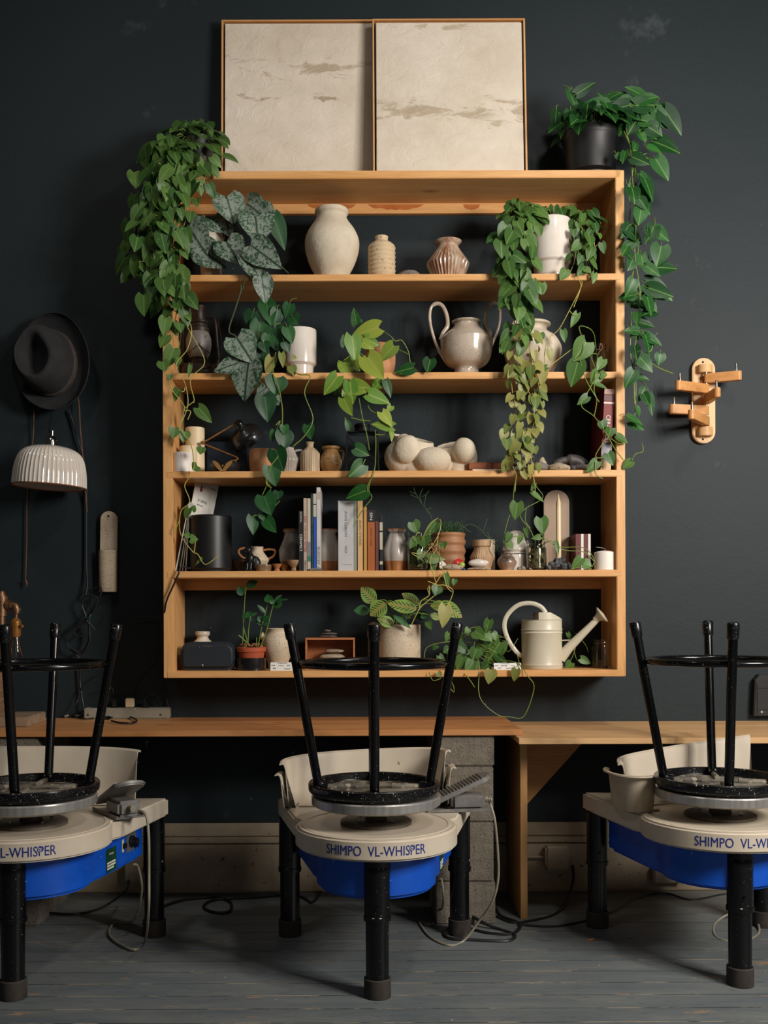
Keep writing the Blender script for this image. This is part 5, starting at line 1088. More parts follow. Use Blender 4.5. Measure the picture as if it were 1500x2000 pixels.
# ---------------------------------------------------------------- plants
Z1 = (230, 200, 4.054); Z3 = (930, 150, 3.571); Z4 = (230, 560, 3.66); Z5 = (620, 580, 3.947); Z6 = (940, 560, 3.947)
Z7 = (310, 920, 4.054); Z8 = (640, 920, 2.5); Z9 = (310, 1120, 3.846); ZA = (660, 1120, 2.586); ZM = (680, 1130, 6.25)
def zx(Z, x, y): return (Z[0]+x/Z[2], Z[1]+y/Z[2])
def LL(m, Z, Y, leaves, fold=0.30, curl=0.12, lobe=0.2, pw=0.55, tone=(0, 1), jit=0.012, wave=0.0, wk=1.0, S=None, Lk=1.0):
    """leaves: (base x, base y, tip x, tip y, width) in the coordinates of one look at the photograph"""
    for l in leaves:
        bx, by = zx(Z, l[0], l[1]); tx, ty = zx(Z, l[2], l[3]); w_ = l[4]/Z[2]*wk
        yy = Y+random.uniform(-jit, jit); dy = random.uniform(-0.35, 0.15)
        a = P(bx, by, yy); b_ = P(tx, ty, yy); d = b_-a; L = d.length; d.y = L*dy; 
        n = Vector((random.uniform(-0.35, 0.45), -1, random.uniform(-0.1, 0.5)))
        m.leaf(a, d, n, Lk*L*(1+0.1*abs(dy)), mm(w_, yy)*1.2, fold, curl, lobe, pw, tone=random.uniform(*tone), wave=wave)
        if S is not None:                                              # a petiole running back from the leaf
            e = a-d.normalized()*0.012; S.tube(cr([a, e+Vector((0, 0.004, 0.004)), e+Vector((random.uniform(-0.02, 0.02), 0.015, random.uniform(0.0, 0.03)))], 3), 0.0011, 5)
def ST(S, Z, Y, pts, r=0.0015, n=6): S.tube(cr([P(*zx(Z, p[0], p[1]), (p[2] if len(p) > 2 else Y)) for p in pts], n), r, 6)
def vine(F, S, pts, size, step, r=0.0014, spread=0.5, tones=(0, 1), side=1, start=0.0, F2=None, p2=0.0, lobe=0.2, wk=0.82, hang=0.9):
    """a stem through px points (x, y, Y) with a leaf every step px"""
    pp = cr([P(*p) for p in pts], 8); S.tube(pp, r, 6)
    acc = 0; k = 0; tot = sum((b-a).length for a, b in zip(pp, pp[1:])); run = 0
    stp = step*0.00174
    for a, b in zip(pp, pp[1:]):
        seg = (b-a).length; run += seg; acc += seg
        while acc > stp and seg > 0:
            acc -= stp*random.uniform(0.75, 1.25); k += 1
            if run/tot < start: continue
            sd = 1 if k % 2 else -1
            off = Vector((sd*random.uniform(0.3, 1.0)*spread*size*0.0017, -random.uniform(0.0, 1.0)*size*0.0012, random.uniform(-0.3, 0.5)*size*0.0012))
            q = b+off
            S.tube([b, b.lerp(q, 0.5)+Vector((0, 0, 0.005)), q], 0.0009, 5)
            sz = size*random.uniform(0.65, 1.2)*0.00174
            d = Vector((sd*random.uniform(-0.15, 0.75), random.uniform(-0.45, 0.2), -hang+random.uniform(-0.2, 0.45)))
            nrm = Vector((random.uniform(-0.6, 0.6)+sd*0.2, -1, random.uniform(-0.1, 0.8)))
            (F2 if (F2 is not None and random.random() < p2) else F).leaf(q, d, nrm, sz, sz*wk*random.uniform(0.85, 1.1), random.uniform(0.15, 0.45), random.uniform(0.0, 0.3), lobe, tone=random.uniform(*tones))
def mound(F, S, c, rad, n, size, up=0.4, tones=(0, 1), lobe=0.2, wk=0.82):
    """leaves arching out of a pot over an ellipsoid (metres)"""
    C = Vector(c)
    for k in range(n):
        a = random.uniform(0, 2*PI); e = math.asin(random.uniform(-0.35, 1)); fr_ = random.uniform(0.75, 1.05)
        v = Vector((math.cos(a)*math.cos(e)*rad[0], math.sin(a)*math.cos(e)*rad[1], math.sin(e)*rad[2]))*fr_
        q = C+v; S.tube(cr([C+Vector((v.x*0.2, v.y*0.2, -rad[2]*0.3)), C+v*0.6+Vector((0, 0, rad[2]*0.25)), q], 4), 0.0011, 5)
        sz = size*0.00174*random.uniform(0.7, 1.15)
        d = Vector((v.x/rad[0]*0.8, v.y/rad[1]*0.6-0.25, -0.75+up*random.uniform(-0.3, 1.2)))
        nr = Vector((v.x/rad[0]*0.6+random.uniform(-0.4, 0.4), min(v.y/rad[1], 0)*0.8-0.6, 0.6))
        F.leaf(q, d, nr, sz, sz*wk, random.uniform(0.2, 0.45), random.uniform(0.05, 0.3), lobe, tone=random.uniform(*tones))
def plant(label, o3, parts, cat='plant', group=None, name='potted_plant'):
    t = Thing(name, label, cat, o3, group)
    for nm, m_, mt in parts:
        if len(m_.bm.verts): t.part(nm, m_, mt, smooth=60 if 'foliage' in nm else 35)
    return t
def potm(cx, Y, z0, prof, **kw): return vm(cx, Y, z0+0.0003, prof, front=0.85, **kw)
def soilm(cx, Y, hw, y): 
    m = M(); X = P(cx, y, Y).x; z = zof(cx, y, Y-mm(hw, Y)*0.85)-0.004; m.lathe((X, Y), [(mm(hw, Y), z-0.006), (mm(hw, Y)*0.9, z), (0, z+0.003)], 24, cap=False); return m

# heart-leaf philodendron, top left
random.seed(11)
F, S, F2, S2 = M(), M(), M(), M()
pm_, o3 = potm(385, 3.60, SH[0], [(34, 262), (33, 268), (30, 300), (27, 333), (27, 350)])
C = P(380, 285, 3.58); mound(F, S, C, (0.105, 0.07, 0.085), 64, 34, tones=(0, 0.8))
mound(F, S, P(330, 300, 3.50), (0.075, 0.06, 0.06), 34, 34, tones=(0, 0.9))
for pts, size, st_ in (([(350, 300, 3.52), (322, 320, 3.46), (300, 380, 3.44), (290, 450, 3.44), (286, 520, 3.44), (300, 585, 3.44)], 38, 15), ([(345, 300, 3.52), (300, 300, 3.47), (278, 330, 3.48), (272, 410, 3.50), (268, 480, 3.52), (268, 540, 3.52)], 37, 16),
                       ([(360, 310, 3.5), (345, 340, 3.44), (335, 400, 3.43), (322, 470, 3.43), (330, 540, 3.43), (345, 600, 3.43), (335, 650, 3.43)], 34, 13), ([(380, 310, 3.5), (385, 345, 3.44), (370, 390, 3.44), (362, 430, 3.43), (350, 480, 3.43), (352, 560, 3.43)], 30, 15),
                       ([(340, 310, 3.5), (315, 350, 3.44), (318, 420, 3.42), (300, 500, 3.42), (318, 560, 3.42), (330, 610, 3.43)], 36, 13), ([(400, 305, 3.52), (402, 335, 3.45), (398, 360, 3.44), (404, 378, 3.44)], 34, 16),
                       ([(330, 330, 3.47), (305, 430, 3.44), (280, 500, 3.47), (262, 545, 3.5)], 30, 15), ([(355, 330, 3.46), (345, 420, 3.42), (335, 500, 3.42), (350, 540, 3.42), (362, 590, 3.42)], 30, 13), ([(325, 340, 3.47), (300, 400, 3.45), (275, 440, 3.48), (255, 490, 3.52)], 34, 17)):
    vine(F, S2, pts, size, st_, tones=(0.1, 1))
LL(F, Z4, 3.44, [(470, 165, 530, 250, 65), (395, 255, 425, 355, 60), (350, 345, 300, 435, 80), (400, 440, 345, 575, 100), (320, 535, 340, 605, 80), (440, 510, 415, 575, 40), (430, 730, 405, 820, 55), (575, 865, 670, 970, 80), (405, 1010, 395, 1085, 75), (480, 1035, 470, 1115, 75), (600, 1150, 590, 1200, 60), (375, 630, 370, 665, 40), (520, 560, 510, 660, 28)], tone=(0.5, 1))
LL(F, Z4, 3.44, [(570, 1280, 535, 1310, 70)], tone=(0.9, 1))
LL(F, Z7, 3.47, [(240, 295, 200, 380, 55), (265, 315, 290, 270, 45), (240, 510, 195, 500, 40), (250, 540, 310, 540, 70), (340, 690, 290, 745, 20)], tone=(0.6, 1))
for pts in ([(390, 20), (400, 120), (470, 240), (520, 330), (600, 470), (615, 560), (520, 660), (545, 800), (540, 830)], [(345, 50), (330, 200), (430, 380), (430, 440)], [(370, 150), (520, 270), (500, 440), (415, 560), (480, 690), (500, 850), (440, 1000)], [(345, 600), (390, 740), (460, 830), (475, 880), (440, 1010), (460, 1040), (520, 1120), (545, 1250), (540, 1310)], [(430, 740), (470, 750), (480, 720)], [(545, 820), (470, 880), (520, 890), (500, 950)]):
    ST(S2, Z4, 3.435, pts, 0.0016)
for pts in ([(240, 0), (240, 50), (205, 120), (245, 240), (180, 310), (165, 400), (178, 510), (265, 635), (310, 660), (370, 740), (475, 665)], [(165, 390), (130, 470), (140, 490)], [(290, 560), (280, 640), (265, 632)]): ST(S2, Z7, 3.465, pts, 0.0016)
plant('heart-leaf philodendron spilling over the top left corner of the bookcase', o3, [('pot', pm_, black_plastic), ('soil', soilm(385, 3.6, 31, 268), soil), ('foliage', F, G_philo), ('stems', S, vine_green), ('trailing_vines', S2, vine_pale)])
# big pothos, top right
random.seed(12)
F, S = M(), M(); YT_ = 3.58
pm_, o3 = potm(1153, YT_, SH[0], [(55, 243), (56, 250), (54, 256), (51, 262), (50, 300), (47, 330), (46, 345)], smooth=0)
sau = M(); X = o3[0]; sau.lathe((X, YT_), [(0, SH[0]+0.0004), (0.070, SH[0]+0.0004), (mm(54, YT_), SH[0]+0.018), (mm(52, YT_), SH[0]+0.018), (0.068, SH[0]+0.006), (0, SH[0]+0.005)], 40, cap=False)
LL(F, Z3, 3.52, [(700, 120, 815, 45, 62), (650, 95, 700, 220, 55), (560, 230, 550, 335, 60), (660, 235, 665, 345, 78), (735, 220, 690, 150, 50), (910, 200, 760, 185, 80), (1070, 170, 970, 190, 70), (1070, 290, 910, 255, 85), (1065, 200, 920, 240, 90), (1160, 130, 1050, 85, 60), (1110, 200, 1280, 190, 100), (1130, 170, 1250, 150, 80), (1250, 230, 1330, 340, 75), (1310, 230, 1425, 375, 100), (1140, 270, 1290, 330, 75), (1140, 370, 1240, 430, 95), (1230, 450, 1390, 530, 115), (840, 260, 890, 330, 60), (790, 380, 885, 425, 95), (895, 330, 940, 440, 68), (1060, 310, 1000, 400, 85), (1000, 300, 960, 350, 60), (760, 250, 740, 300, 55), (930, 150, 1000, 120, 55), (880, 140, 850, 110, 30), (960, 200, 1040, 190, 80), (1020, 160, 1100, 230, 80), (1150, 300, 1230, 330, 80), (1100, 330, 1060, 400, 70), (800, 250, 770, 320, 60), (960, 330, 920, 400, 60), (1230, 280, 1260, 370, 70), (1280, 200, 1340, 250, 60), (1040, 240, 990, 300, 80), (1180, 160, 1220, 120, 50), (850, 220, 900, 260, 60), (1000, 130, 1060, 120, 50), (1180, 240, 1120, 330, 80), (1200, 350, 1290, 400, 90), (1090, 250, 1130, 310, 70), (980, 230, 1040, 300, 70), (860, 170, 930, 130, 60)], S=S, tone=(0, 0.7), Lk=1.15, wk=1.15)
LL(F, Z3, 3.46, [(1250, 570, 1340, 705, 95), (1090, 560, 1190, 620, 75), (1200, 490, 1290, 520, 55), (1170, 700, 1225, 860, 80), (1130, 770, 1195, 950, 95), (1065, 760, 1100, 800, 60), (1150, 920, 1130, 1030, 85), (1040, 1050, 1160, 1150, 90), (1240, 1045, 1180, 1160, 90), (1240, 1060, 1330, 1145, 75), (1120, 1140, 1015, 1190, 65), (1290, 1180, 1260, 1310, 115), (1090, 1280, 1060, 1350, 70), (1240, 1330, 1390, 1330, 100), (1180, 1440, 1360, 1545, 115), (1110, 1520, 1000, 1540, 65), (1150, 1240, 1170, 1350, 75), (1150, 400, 1180, 450, 50), (1050, 1230, 1080, 1270, 50), (980, 540, 1010, 580, 40)], S=S, tone=(0.1, 1), Lk=1.1, wk=1.1)
LL(F, Z6, 3.47, [(1290, 10, 1470, 90, 110), (1230, 90, 1360, 190, 130), (1150, 100, 1220, 170, 85), (1330, 190, 1220, 225, 95), (1200, 270, 1345, 300, 80), (1210, 340, 1090, 345, 70), (1150, 330, 1220, 415, 60), (1245, 370, 1400, 450, 80), (1380, 520, 1370, 605, 82), (1240, 545, 1230, 640, 48), (1310, 600, 1230, 640, 50), (1190, 690, 1300, 715, 48), (1260, 780, 1210, 880, 65), (1290, 830, 1310, 1000, 65), (1200, 930, 1230, 1000, 42), (1130, 1000, 1240, 1060, 62), (1150, 1040, 1248, 1110, 75), (1320, 430, 1310, 460, 40)], S=S, tone=(0.1, 0.9))
for pts in ([(1030, 380, 3.5), (1080, 500), (1110, 660), (1110, 900), (1100, 1000), (1130, 1150), (1120, 1300), (1090, 1400), (1150, 1560)], [(1050, 400, 3.5), (1100, 600), (1060, 780), (1075, 900), (1065, 1020)], [(1080, 500), (1180, 560), (1240, 600)], [(1090, 570), (1200, 530)]): ST(S, Z3, 3.47, pts, 0.0022)
for pts in ([(1200, 0), (1240, 90), (1230, 170)], [(1160, 190), (1150, 400), (1155, 560), (1190, 720), (1185, 960), (1170, 1100)], [(1210, 470), (1300, 580), (1380, 630), (1480, 670)], [(1320, 440), (1310, 490), (1270, 510)], [(1190, 890), (1290, 850)], [(1155, 560), (1170, 600), (1230, 610)]): ST(S, Z6, 3.475, pts, 0.0018)
vine(F, S, [(1222, 250, 3.5), (1232, 300, 3.47), (1236, 360, 3.46), (1242, 430, 3.46), (1240, 500, 3.46), (1250, 570, 3.46), (1244, 640, 3.47), (1238, 720, 3.47), (1240, 790, 3.47)], 36, 30, 0.0018, tones=(0, 0.7), lobe=0.15, wk=0.75, spread=0.5)
mound(F, S, P(1160, 245, 3.55), (0.13, 0.09, 0.07), 34, 44, tones=(0, 0.5), lobe=0.15, wk=0.75)
plant('large pothos in a black nursery pot on the top right corner of the bookcase', o3, [('pot', pm_, black_plastic), ('saucer', sau, black_plastic), ('soil', soilm(1153, YT_, 50, 250), soil), ('foliage', F, G_deep), ('stems', S, vine_green)])
# satin pothos on the second shelf
random.seed(13)
F, S, F2 = M(), M(), M()
pm_, o3 = potm(412, 3.60, SH[1], [(26, 447), (26, 452), (24, 480), (21, 510), (20, 530)])
sau = M(); sau.lathe((o3[0], 3.6), [(0, SH[1]+0.0003), (0.045, SH[1]+0.0003), (0.052, SH[1]+0.022), (0.049, SH[1]+0.022), (0.042, SH[1]+0.006), (0, SH[1]+0.005)], 32, cap=False)
LL(F2, Z1, 3.56, [(1230, 900, 1330, 1160, 130)], tone=(0.2, 0.5)); LL(F, Z1, 3.56, [(850, 890, 890, 1075, 170), (1140, 860, 1255, 885, 150), (1020, 800, 1200, 960, 190)], tone=(0, 1))
LL(F, Z1, 3.50, [(860, 745, 925, 955, 230), (1090, 905, 1120, 1125, 250), (650, 900, 640, 970, 90), (670, 960, 830, 1015, 110), (640, 1150, 860, 1300, 210), (860, 1100, 970, 1290, 220)], tone=(0, 1))
LL(F, Z1, 3.455, [(1050, 1130, 1300, 1320, 210), (560, 985, 710, 1225, 235), (1010, 1225, 1190, 1475, 150), (1140, 1380, 1175, 1585, 145), (300, 1430, 300, 1600, 210)], tone=(0, 1))
LL(F, Z4, 3.45, [(850, 365, 970, 545, 205), (935, 545, 895, 815, 200), (860, 545, 690, 610, 110), (1060, 720, 990, 780, 80), (1130, 780, 1150, 850, 60)], jit=0.004)
for pts in ([(880, -10, 3.46), (880, 30), (840, 160), (795, 315), (850, 365), (930, 545), (1050, 720)],): ST(S, Z4, 3.455, pts, 0.0026)
for pts in ([(820, 1150, 3.6), (860, 900, 3.56), (860, 745, 3.5)], [(830, 1180, 3.6), (1000, 1000, 3.56), (1090, 905, 3.5)], [(800, 1180, 3.6), (700, 1050, 3.5), (560, 985, 3.46)], [(850, 1200, 3.6), (1000, 1150, 3.5), (1050, 1130, 3.46), (1000, 1220, 3.45)], [(1000, 1300, 3.46), (1010, 1380, 3.455), (990, 1480, 3.46)], [(830, 1200, 3.6), (1200, 1250, 3.5), (1350, 1350, 3.56)]): ST(S, Z1, 3.5, pts, 0.0022)
plant('silver-mottled satin pothos with big leaves on the second shelf', o3, [('pot', pm_, cream_glaze), ('saucer', sau, toasted), ('foliage', F, G_silver), ('plain_foliage', F2, G_dark), ('stems', S, vine_grey)])
# philodendron in the white glazed pot, second shelf right
random.seed(14)
F, F2, S = M(), M(), M(); YR = 3.565
pm_, o3 = potm(1076, YR, SH[1]+0.014, [(40, 421), (41, 424), (41, 460), (40, 490), (39, 503), (34, 509)], smooth=0)
sau = M(); zt = zof(1078, 511, YR-0.05); r_ = mm(34, YR); sau.lathe((o3[0], YR), [(0, SH[1]+0.0003), (r_*0.92, SH[1]+0.0003), (r_, zt), (r_-0.004, zt), (r_*0.85, SH[1]+0.0125), (0, SH[1]+0.0125)], 40, cap=False)
mound(F, S, P(1080, 420, YR+0.01), (0.085, 0.05, 0.04), 16, 26, tones=(0, 0.7))
mound(F, S, P(1012, 420, 3.52), (0.055, 0.04, 0.05), 24, 31, tones=(0, 0.9)); mound(F, S, P(1142, 432, 3.54), (0.040, 0.04, 0.045), 20, 29, tones=(0, 0.9))
for pts, size, st_, ton in (([(1040, 415, 3.53), (1000, 430, 3.48), (990, 480, 3.46), (1000, 540, 3.45), (1000, 600, 3.45)], 33, 13, (0.1, 0.9)), ([(1045, 418, 3.53), (1020, 440, 3.48), (1010, 500, 3.46), (1015, 560, 3.45), (1020, 620, 3.45), (1005, 680, 3.45)], 34, 12, (0.1, 1)), ([(1035, 420, 3.53), (985, 450, 3.50), (980, 490, 3.46), (1002, 560, 3.455), (1005, 640, 3.45), (1002, 690, 3.45)], 32, 15, (0, 0.8)),
                            ([(1050, 425, 3.52), (1030, 470, 3.47), (1035, 530, 3.455), (1030, 590, 3.45)], 30, 13, (0.2, 1)), ([(1125, 425, 3.53), (1138, 450, 3.50), (1140, 490, 3.49), (1150, 530, 3.49)], 28, 11, (0.1, 1)), ([(1122, 430, 3.52), (1126, 470, 3.50), (1122, 510, 3.49), (1112, 535, 3.49)], 22, 14, (0.2, 1)), ([(1125, 425, 3.53), (1155, 450, 3.50), (1163, 500, 3.49)], 26, 12, (0, 1))):
    vine(F, S, pts, size, st_, tones=ton)
vine(F2, S, [(1010, 620, 3.45), (1000, 700, 3.45), (1000, 760, 3.45), (1008, 810, 3.45), (995, 860, 3.45), (1000, 900, 3.45)], 24, 15, 0.0013, tones=(0, 1)); vine(F2, S, [(1025, 640, 3.45), (1035, 700, 3.45), (1020, 760, 3.45), (1035, 820, 3.45), (1015, 870, 3.45), (1030, 920, 3.45)], 24, 16, 0.0013, tones=(0, 1))
vine(F2, S, [(990, 690, 3.45), (1015, 740, 3.45), (1045, 790, 3.45), (1040, 840, 3.45), (1000, 890, 3.45), (1010, 930, 3.45)], 22, 18, 0.0013)
vine(F2, S, [(1020, 700, 3.45), (1050, 740, 3.45), (1048, 800, 3.45), (1035, 870, 3.45), (1045, 930, 3.45)], 22, 20, 0.0012)
LL(F, Z6, 3.45, [(330, 150, 385, 300, 100), (410, 110, 400, 160, 55), (450, 0, 470, 60, 60), (450, 355, 430, 440, 78), (740, 205, 690, 315, 55), (630, 335, 645, 430, 52), (505, 620, 395, 665, 45)], tone=(0.3, 1)); LL(F2, Z6, 3.45, [(525, 485, 540, 575, 58), (480, 650, 465, 770, 62), (430, 790, 515, 880, 70), (330, 740, 320, 860, 80), (390, 850, 415, 970, 70), (370, 1000, 460, 1035, 55), (240, 880, 300, 950, 80), (180, 1110, 155, 1190, 70), (250, 1130, 260, 1200, 50), (300, 1200, 310, 1270, 60), (200, 1350, 165, 1430, 80), (310, 1340, 320, 1420, 60)])
for pts in ([(770, -60, 3.5), (770, 0), (680, 180), (600, 325), (520, 400), (490, 500), (490, 600)], [(680, 185), (710, 215), (740, 210)], [(600, 330), (630, 340)], [(700, 480, 3.47), (490, 640)], [(400, 1000, 3.45), (440, 870), (455, 850)], [(380, 290), (375, 480), (400, 600)], [(270, 1440), (260, 1579)], [(380, 1400), (410, 1500), (415, 1579)]): ST(S, Z6, 3.45, pts, 0.0013)
for pts in ([(700, 1150, 3.5), (720, 1300, 3.47), (700, 1380, 3.47), (730, 1460, 3.46), (680, 1607, 3.46)], [(820, 1260, 3.49), (820, 1370, 3.47)]): ST(S, Z3, 3.47, pts, 0.0013)
LL(F, Z3, 3.47, [(460, 1440, 470, 1520, 55), (825, 1370, 815, 1445, 45), (760, 1340, 800, 1370, 55)], tone=(0.5, 1))
plant('philodendron in a tall white glazed pot with saucer, vines hanging over three shelves', o3, [('pot', pm_, white_glaze), ('saucer', sau, white_glaze), ('soil', soilm(1076, YR, 36, 426), soil), ('foliage', F, G_philo), ('yellowing_foliage', F2, G_dry), ('stems', S, vine_pale)])
# dark philodendron in the white pot, third shelf
random.seed(15)
F, F2, S = M(), M(), M(); YG = 3.585
pm_, o3 = potm(586, YG, SH[2]+0.0125, [(32, 638.5), (32.5, 642), (32.5, 690), (32, 706), (27, 712)], smooth=0)
sau = M(); zt = zof(586, 713, YG-0.04); r_ = mm(24, YG); sau.lathe((o3[0], YG), [(0, SH[2]+0.0003), (r_, SH[2]+0.0003), (r_, zt), (r_-0.004, zt), (r_-0.005, SH[2]+0.011), (0, SH[2]+0.011)], 40, cap=False)
LL(F, Z4, 3.55, [(1060, 110, 1105, 290, 115), (1140, 165, 1120, 290, 90), (1020, 255, 1000, 420, 125), (970, 180, 940, 300, 110), (1230, 125, 1200, 220, 80), (1250, 215, 1290, 280, 90), (960, 440, 1010, 330, 60)], tone=(0, 0.6), S=S)
LL(F, Z4, 3.49, [(1130, 300, 1150, 470, 150), (1210, 295, 1250, 410, 85), (1190, 400, 1225, 470, 65), (1010, 435, 1020, 565, 120), (1040, 400, 1060, 470, 80), (1080, 350, 1060, 440, 90)], tone=(0, 0.8), S=S)
LL(F2, Z4, 3.475, [(1170, 475, 1185, 580, 45), (1100, 505, 1065, 640, 72), (1250, 500, 1280, 515, 30), (1240, 570, 1265, 635, 60)])
LL(F, Z4, 3.45, [(1135, 650, 1120, 780, 145), (1050, 780, 1075, 965, 135), (1190, 990, 1190, 1060, 60), (1190, 1040, 1190, 1170, 120), (1120, 1030, 1100, 1110, 52), (1130, 1165, 1180, 1320, 125), (1090, 1280, 1130, 1425, 115), (1360, 990, 1380, 1095, 75)], tone=(0, 1))
LL(F, Z7, 3.455, [(835, 195, 890, 350, 150), (740, 360, 755, 505, 88), (850, 380, 930, 490, 92), (945, 160, 940, 230, 75), (820, 340, 850, 400, 70), (880, 210, 900, 310, 70)], tone=(0, 0.7))
for pts in ([(1130, 470, 3.5), (1110, 560, 3.46), (1115, 640), (1150, 720), (1175, 860), (1175, 990), (1160, 1180), (1090, 1290), (1060, 1400), (1100, 1440)], [(1200, 560, 3.5), (1290, 625, 3.46), (1375, 640), (1335, 760), (1395, 940), (1340, 1060), (1255, 1140)], [(1130, 990), (1160, 960), (1130, 1030)]): ST(S, Z4, 3.45, pts, 0.0019)
for pts in ([(850, -20), (860, 90), (820, 190)], [(850, 90), (885, 130), (870, 200)], [(960, 235), (920, 280), (890, 345)], [(740, 360), (780, 350), (820, 350)]): ST(S, Z7, 3.455, pts, 0.0014)
plant('dark green philodendron in a squat white glazed pot on the third shelf', o3, [('pot', pm_, white_glaze), ('saucer', sau, white_glaze), ('soil', soilm(586, YG, 29, 644), soil), ('foliage', F, G_dark), ('yellowing_foliage', F2, G_dry), ('stems', S, vine_green)])
# lime philodendron, third shelf centre
random.seed(16)
F, F2, S = M(), M(), M(); YH = 3.60
pm_, o3 = potm(741, YH, SH[2], [(24, 669), (27, 672), (30, 685), (31, 700), (30, 715), (26, 730)], fn=lambda t, z, r: r*(1+0.03*math.sin(5*t+z*60)))
LL(F2, Z5, 3.55, [(300, 215, 280, 85, 68), (210, 380, 200, 290, 60), (250, 1030, 215, 930, 50), (330, 200, 300, 170, 50), (130, 760, 150, 650, 60), (470, 300, 440, 260, 50)])
LL(F, Z5, 3.50, [(475, 235, 262, 285, 120), (365, 320, 485, 375, 78), (345, 350, 440, 400, 72), (590, 375, 480, 490, 110), (250, 470, 330, 570, 105), (205, 500, 260, 650, 105), (340, 460, 300, 560, 80)])
LL(F, Z5, 3.455, [(265, 300, 297, 500, 118), (385, 465, 505, 645, 150), (155, 610, 50, 755, 105), (275, 690, 420, 715, 110), (490, 650, 425, 725, 85), (250, 650, 275, 825, 98), (390, 750, 565, 815, 110), (200, 780, 265, 920, 88), (570, 840, 540, 890, 50), (495, 890, 575, 1000, 88), (580, 1000, 415, 980, 75), (570, 1030, 575, 1120, 36), (230, 760, 200, 700, 70)])
LL(F2, Z5, 3.46, [(525, 645, 570, 775, 62), (740, 545, 595, 580, 82), (870, 480, 845, 585, 92), (290, 1165, 400, 1220, 95), (350, 1290, 245, 1395, 112)], jit=0.004)
LL(F2, Z8, 3.46, [(188, 95, 88, 132, 68)])
for pts in ([(480, 250, 3.52), (560, 300), (600, 340), (650, 335), (700, 420), (715, 500), (745, 560)], [(590, 390, 3.52), (710, 445)], [(740, 540), (790, 585), (830, 590)], [(400, 480, 3.55), (320, 420), (360, 340)], [(290, 560), (330, 600)]): ST(S, Z5, 3.50, pts, 0.0018)
for pts in ([(370, 740), (400, 860), (470, 900), (520, 880)], [(320, 780), (345, 920), (380, 1060), (400, 1180)], [(260, 930), (340, 950), (410, 955)], [(440, 1000), (450, 1100), (440, 1330), (390, 1450), (385, 1500)], [(450, 1060), (520, 1060), (560, 1020)], [(350, 1290), (370, 1250)], [(200, 490), (250, 455)]): ST(S, Z5, 3.455, pts, 0.0016)
ST(S, Z8, 3.46, [(220, 0), (200, 90), (215, 130), (170, 190), (125, 270)], 0.0016)
plant('yellow-green philodendron in a small beige wavy pot at the centre of the third shelf', o3, [('pot', pm_, tan_clay), ('foliage', F, G_lime), ('green_foliage', F2, G_deep), ('stems', S, vine_green)])
# vines rooted in the small clear jar, right end
random.seed(17)
F, F2, S = M(), M(), M(); 
LL(F, Z6, 3.465, [(810, 425, 715, 575, 150), (745, 580, 690, 770, 128), (940, 560, 890, 650, 68), (900, 665, 845, 755, 100), (920, 680, 970, 680, 60), (820, 845, 740, 910, 62), (925, 1035, 955, 1110, 75), (1000, 1090, 985, 1160, 90), (1045, 1150, 1135, 1200, 60), (1160, 1345, 1090, 1400, 65), (975, 1285, 1015, 1380, 78), (895, 1345, 810, 1430, 72), (880, 745, 970, 785, 35)], jit=0.005)
for pts in ([(900, 560, 3.56), (880, 450, 3.54), (870, 370, 3.50), (830, 320), (755, 310), (785, 420), (780, 520), (710, 575)], [(895, 520, 3.54), (840, 525, 3.50), (880, 640), (850, 760), (770, 910), (870, 1000), (950, 1110), (1030, 1250), (1095, 1335)], [(900, 520, 3.55), (880, 680), (870, 800), (890, 880), (870, 1000)], [(760, 560), (800, 700), (870, 830), (910, 890)], [(960, 1170), (885, 1290), (900, 1320), (960, 1310)], [(1000, 1170), (1060, 1210), (1120, 1200)], [(1160, 1340), (1190, 1290), (1245, 1270), (1240, 1210)], [(880, 1350), (880, 1440), (935, 1480)]): ST(S, Z6, 3.462, pts, 0.0016)
t = plant('loose heart-leaf cutting trailing from the small clear jar past the ceramics book', (P(1168, 700, 3.56).x, 3.56, SH[2]+0.02), [('foliage', F, G_philo), ('stems', S, vine_green)], name='vine_cutting')
# vines of the fifth shelf
random.seed(18)
F, S = M(), M()
LL(F, Z8, 3.50, [(925, 155, 915, 238, 60), (1040, 230, 1050, 310, 62), (1000, 105, 1055, 150, 25), (1012, 60, 990, 100, 20), (890, 305, 870, 345, 32), (880, 350, 905, 382, 32), (945, 315, 928, 360, 24), (1115, 345, 1125, 412, 20), (1240, 425, 1190, 478, 42), (1040, 320, 995, 330, 26), (1250, 450, 1290, 465, 50), (965, 280, 975, 330, 20)], tone=(0.4, 1), jit=0.01)
for pts in ([(915, 30), (900, 180), (880, 240), (860, 330), (870, 390)], [(990, 0), (1015, 70), (1050, 130), (970, 180), (940, 220), (990, 290), (1010, 340)], [(970, 180), (965, 240), (990, 280)], [(1010, 400, 3.54), (1020, 330), (1060, 330), (1130, 370), (1250, 375), (1300, 430), (1290, 470)], [(1030, 380, 3.54), (1090, 340), (1150, 385), (1250, 395), (1300, 440)], [(1050, 300), (1048, 340), (1030, 380, 3.54)], [(870, 320), (915, 320), (950, 320)], [(1190, 478), (1240, 470), (1290, 478)]): ST(S, Z8, 3.50, pts, 0.0014)
plant('thin green cuttings springing from the short glass jar beside the taper candle', (P(1047, 1100, 3.54).x, 3.54, SH[4]+0.01), [('foliage', F, G_philo), ('stems', S, vine_green)], name='vine_cutting')
random.seed(19)
F, F2, S = M(), M(), M()
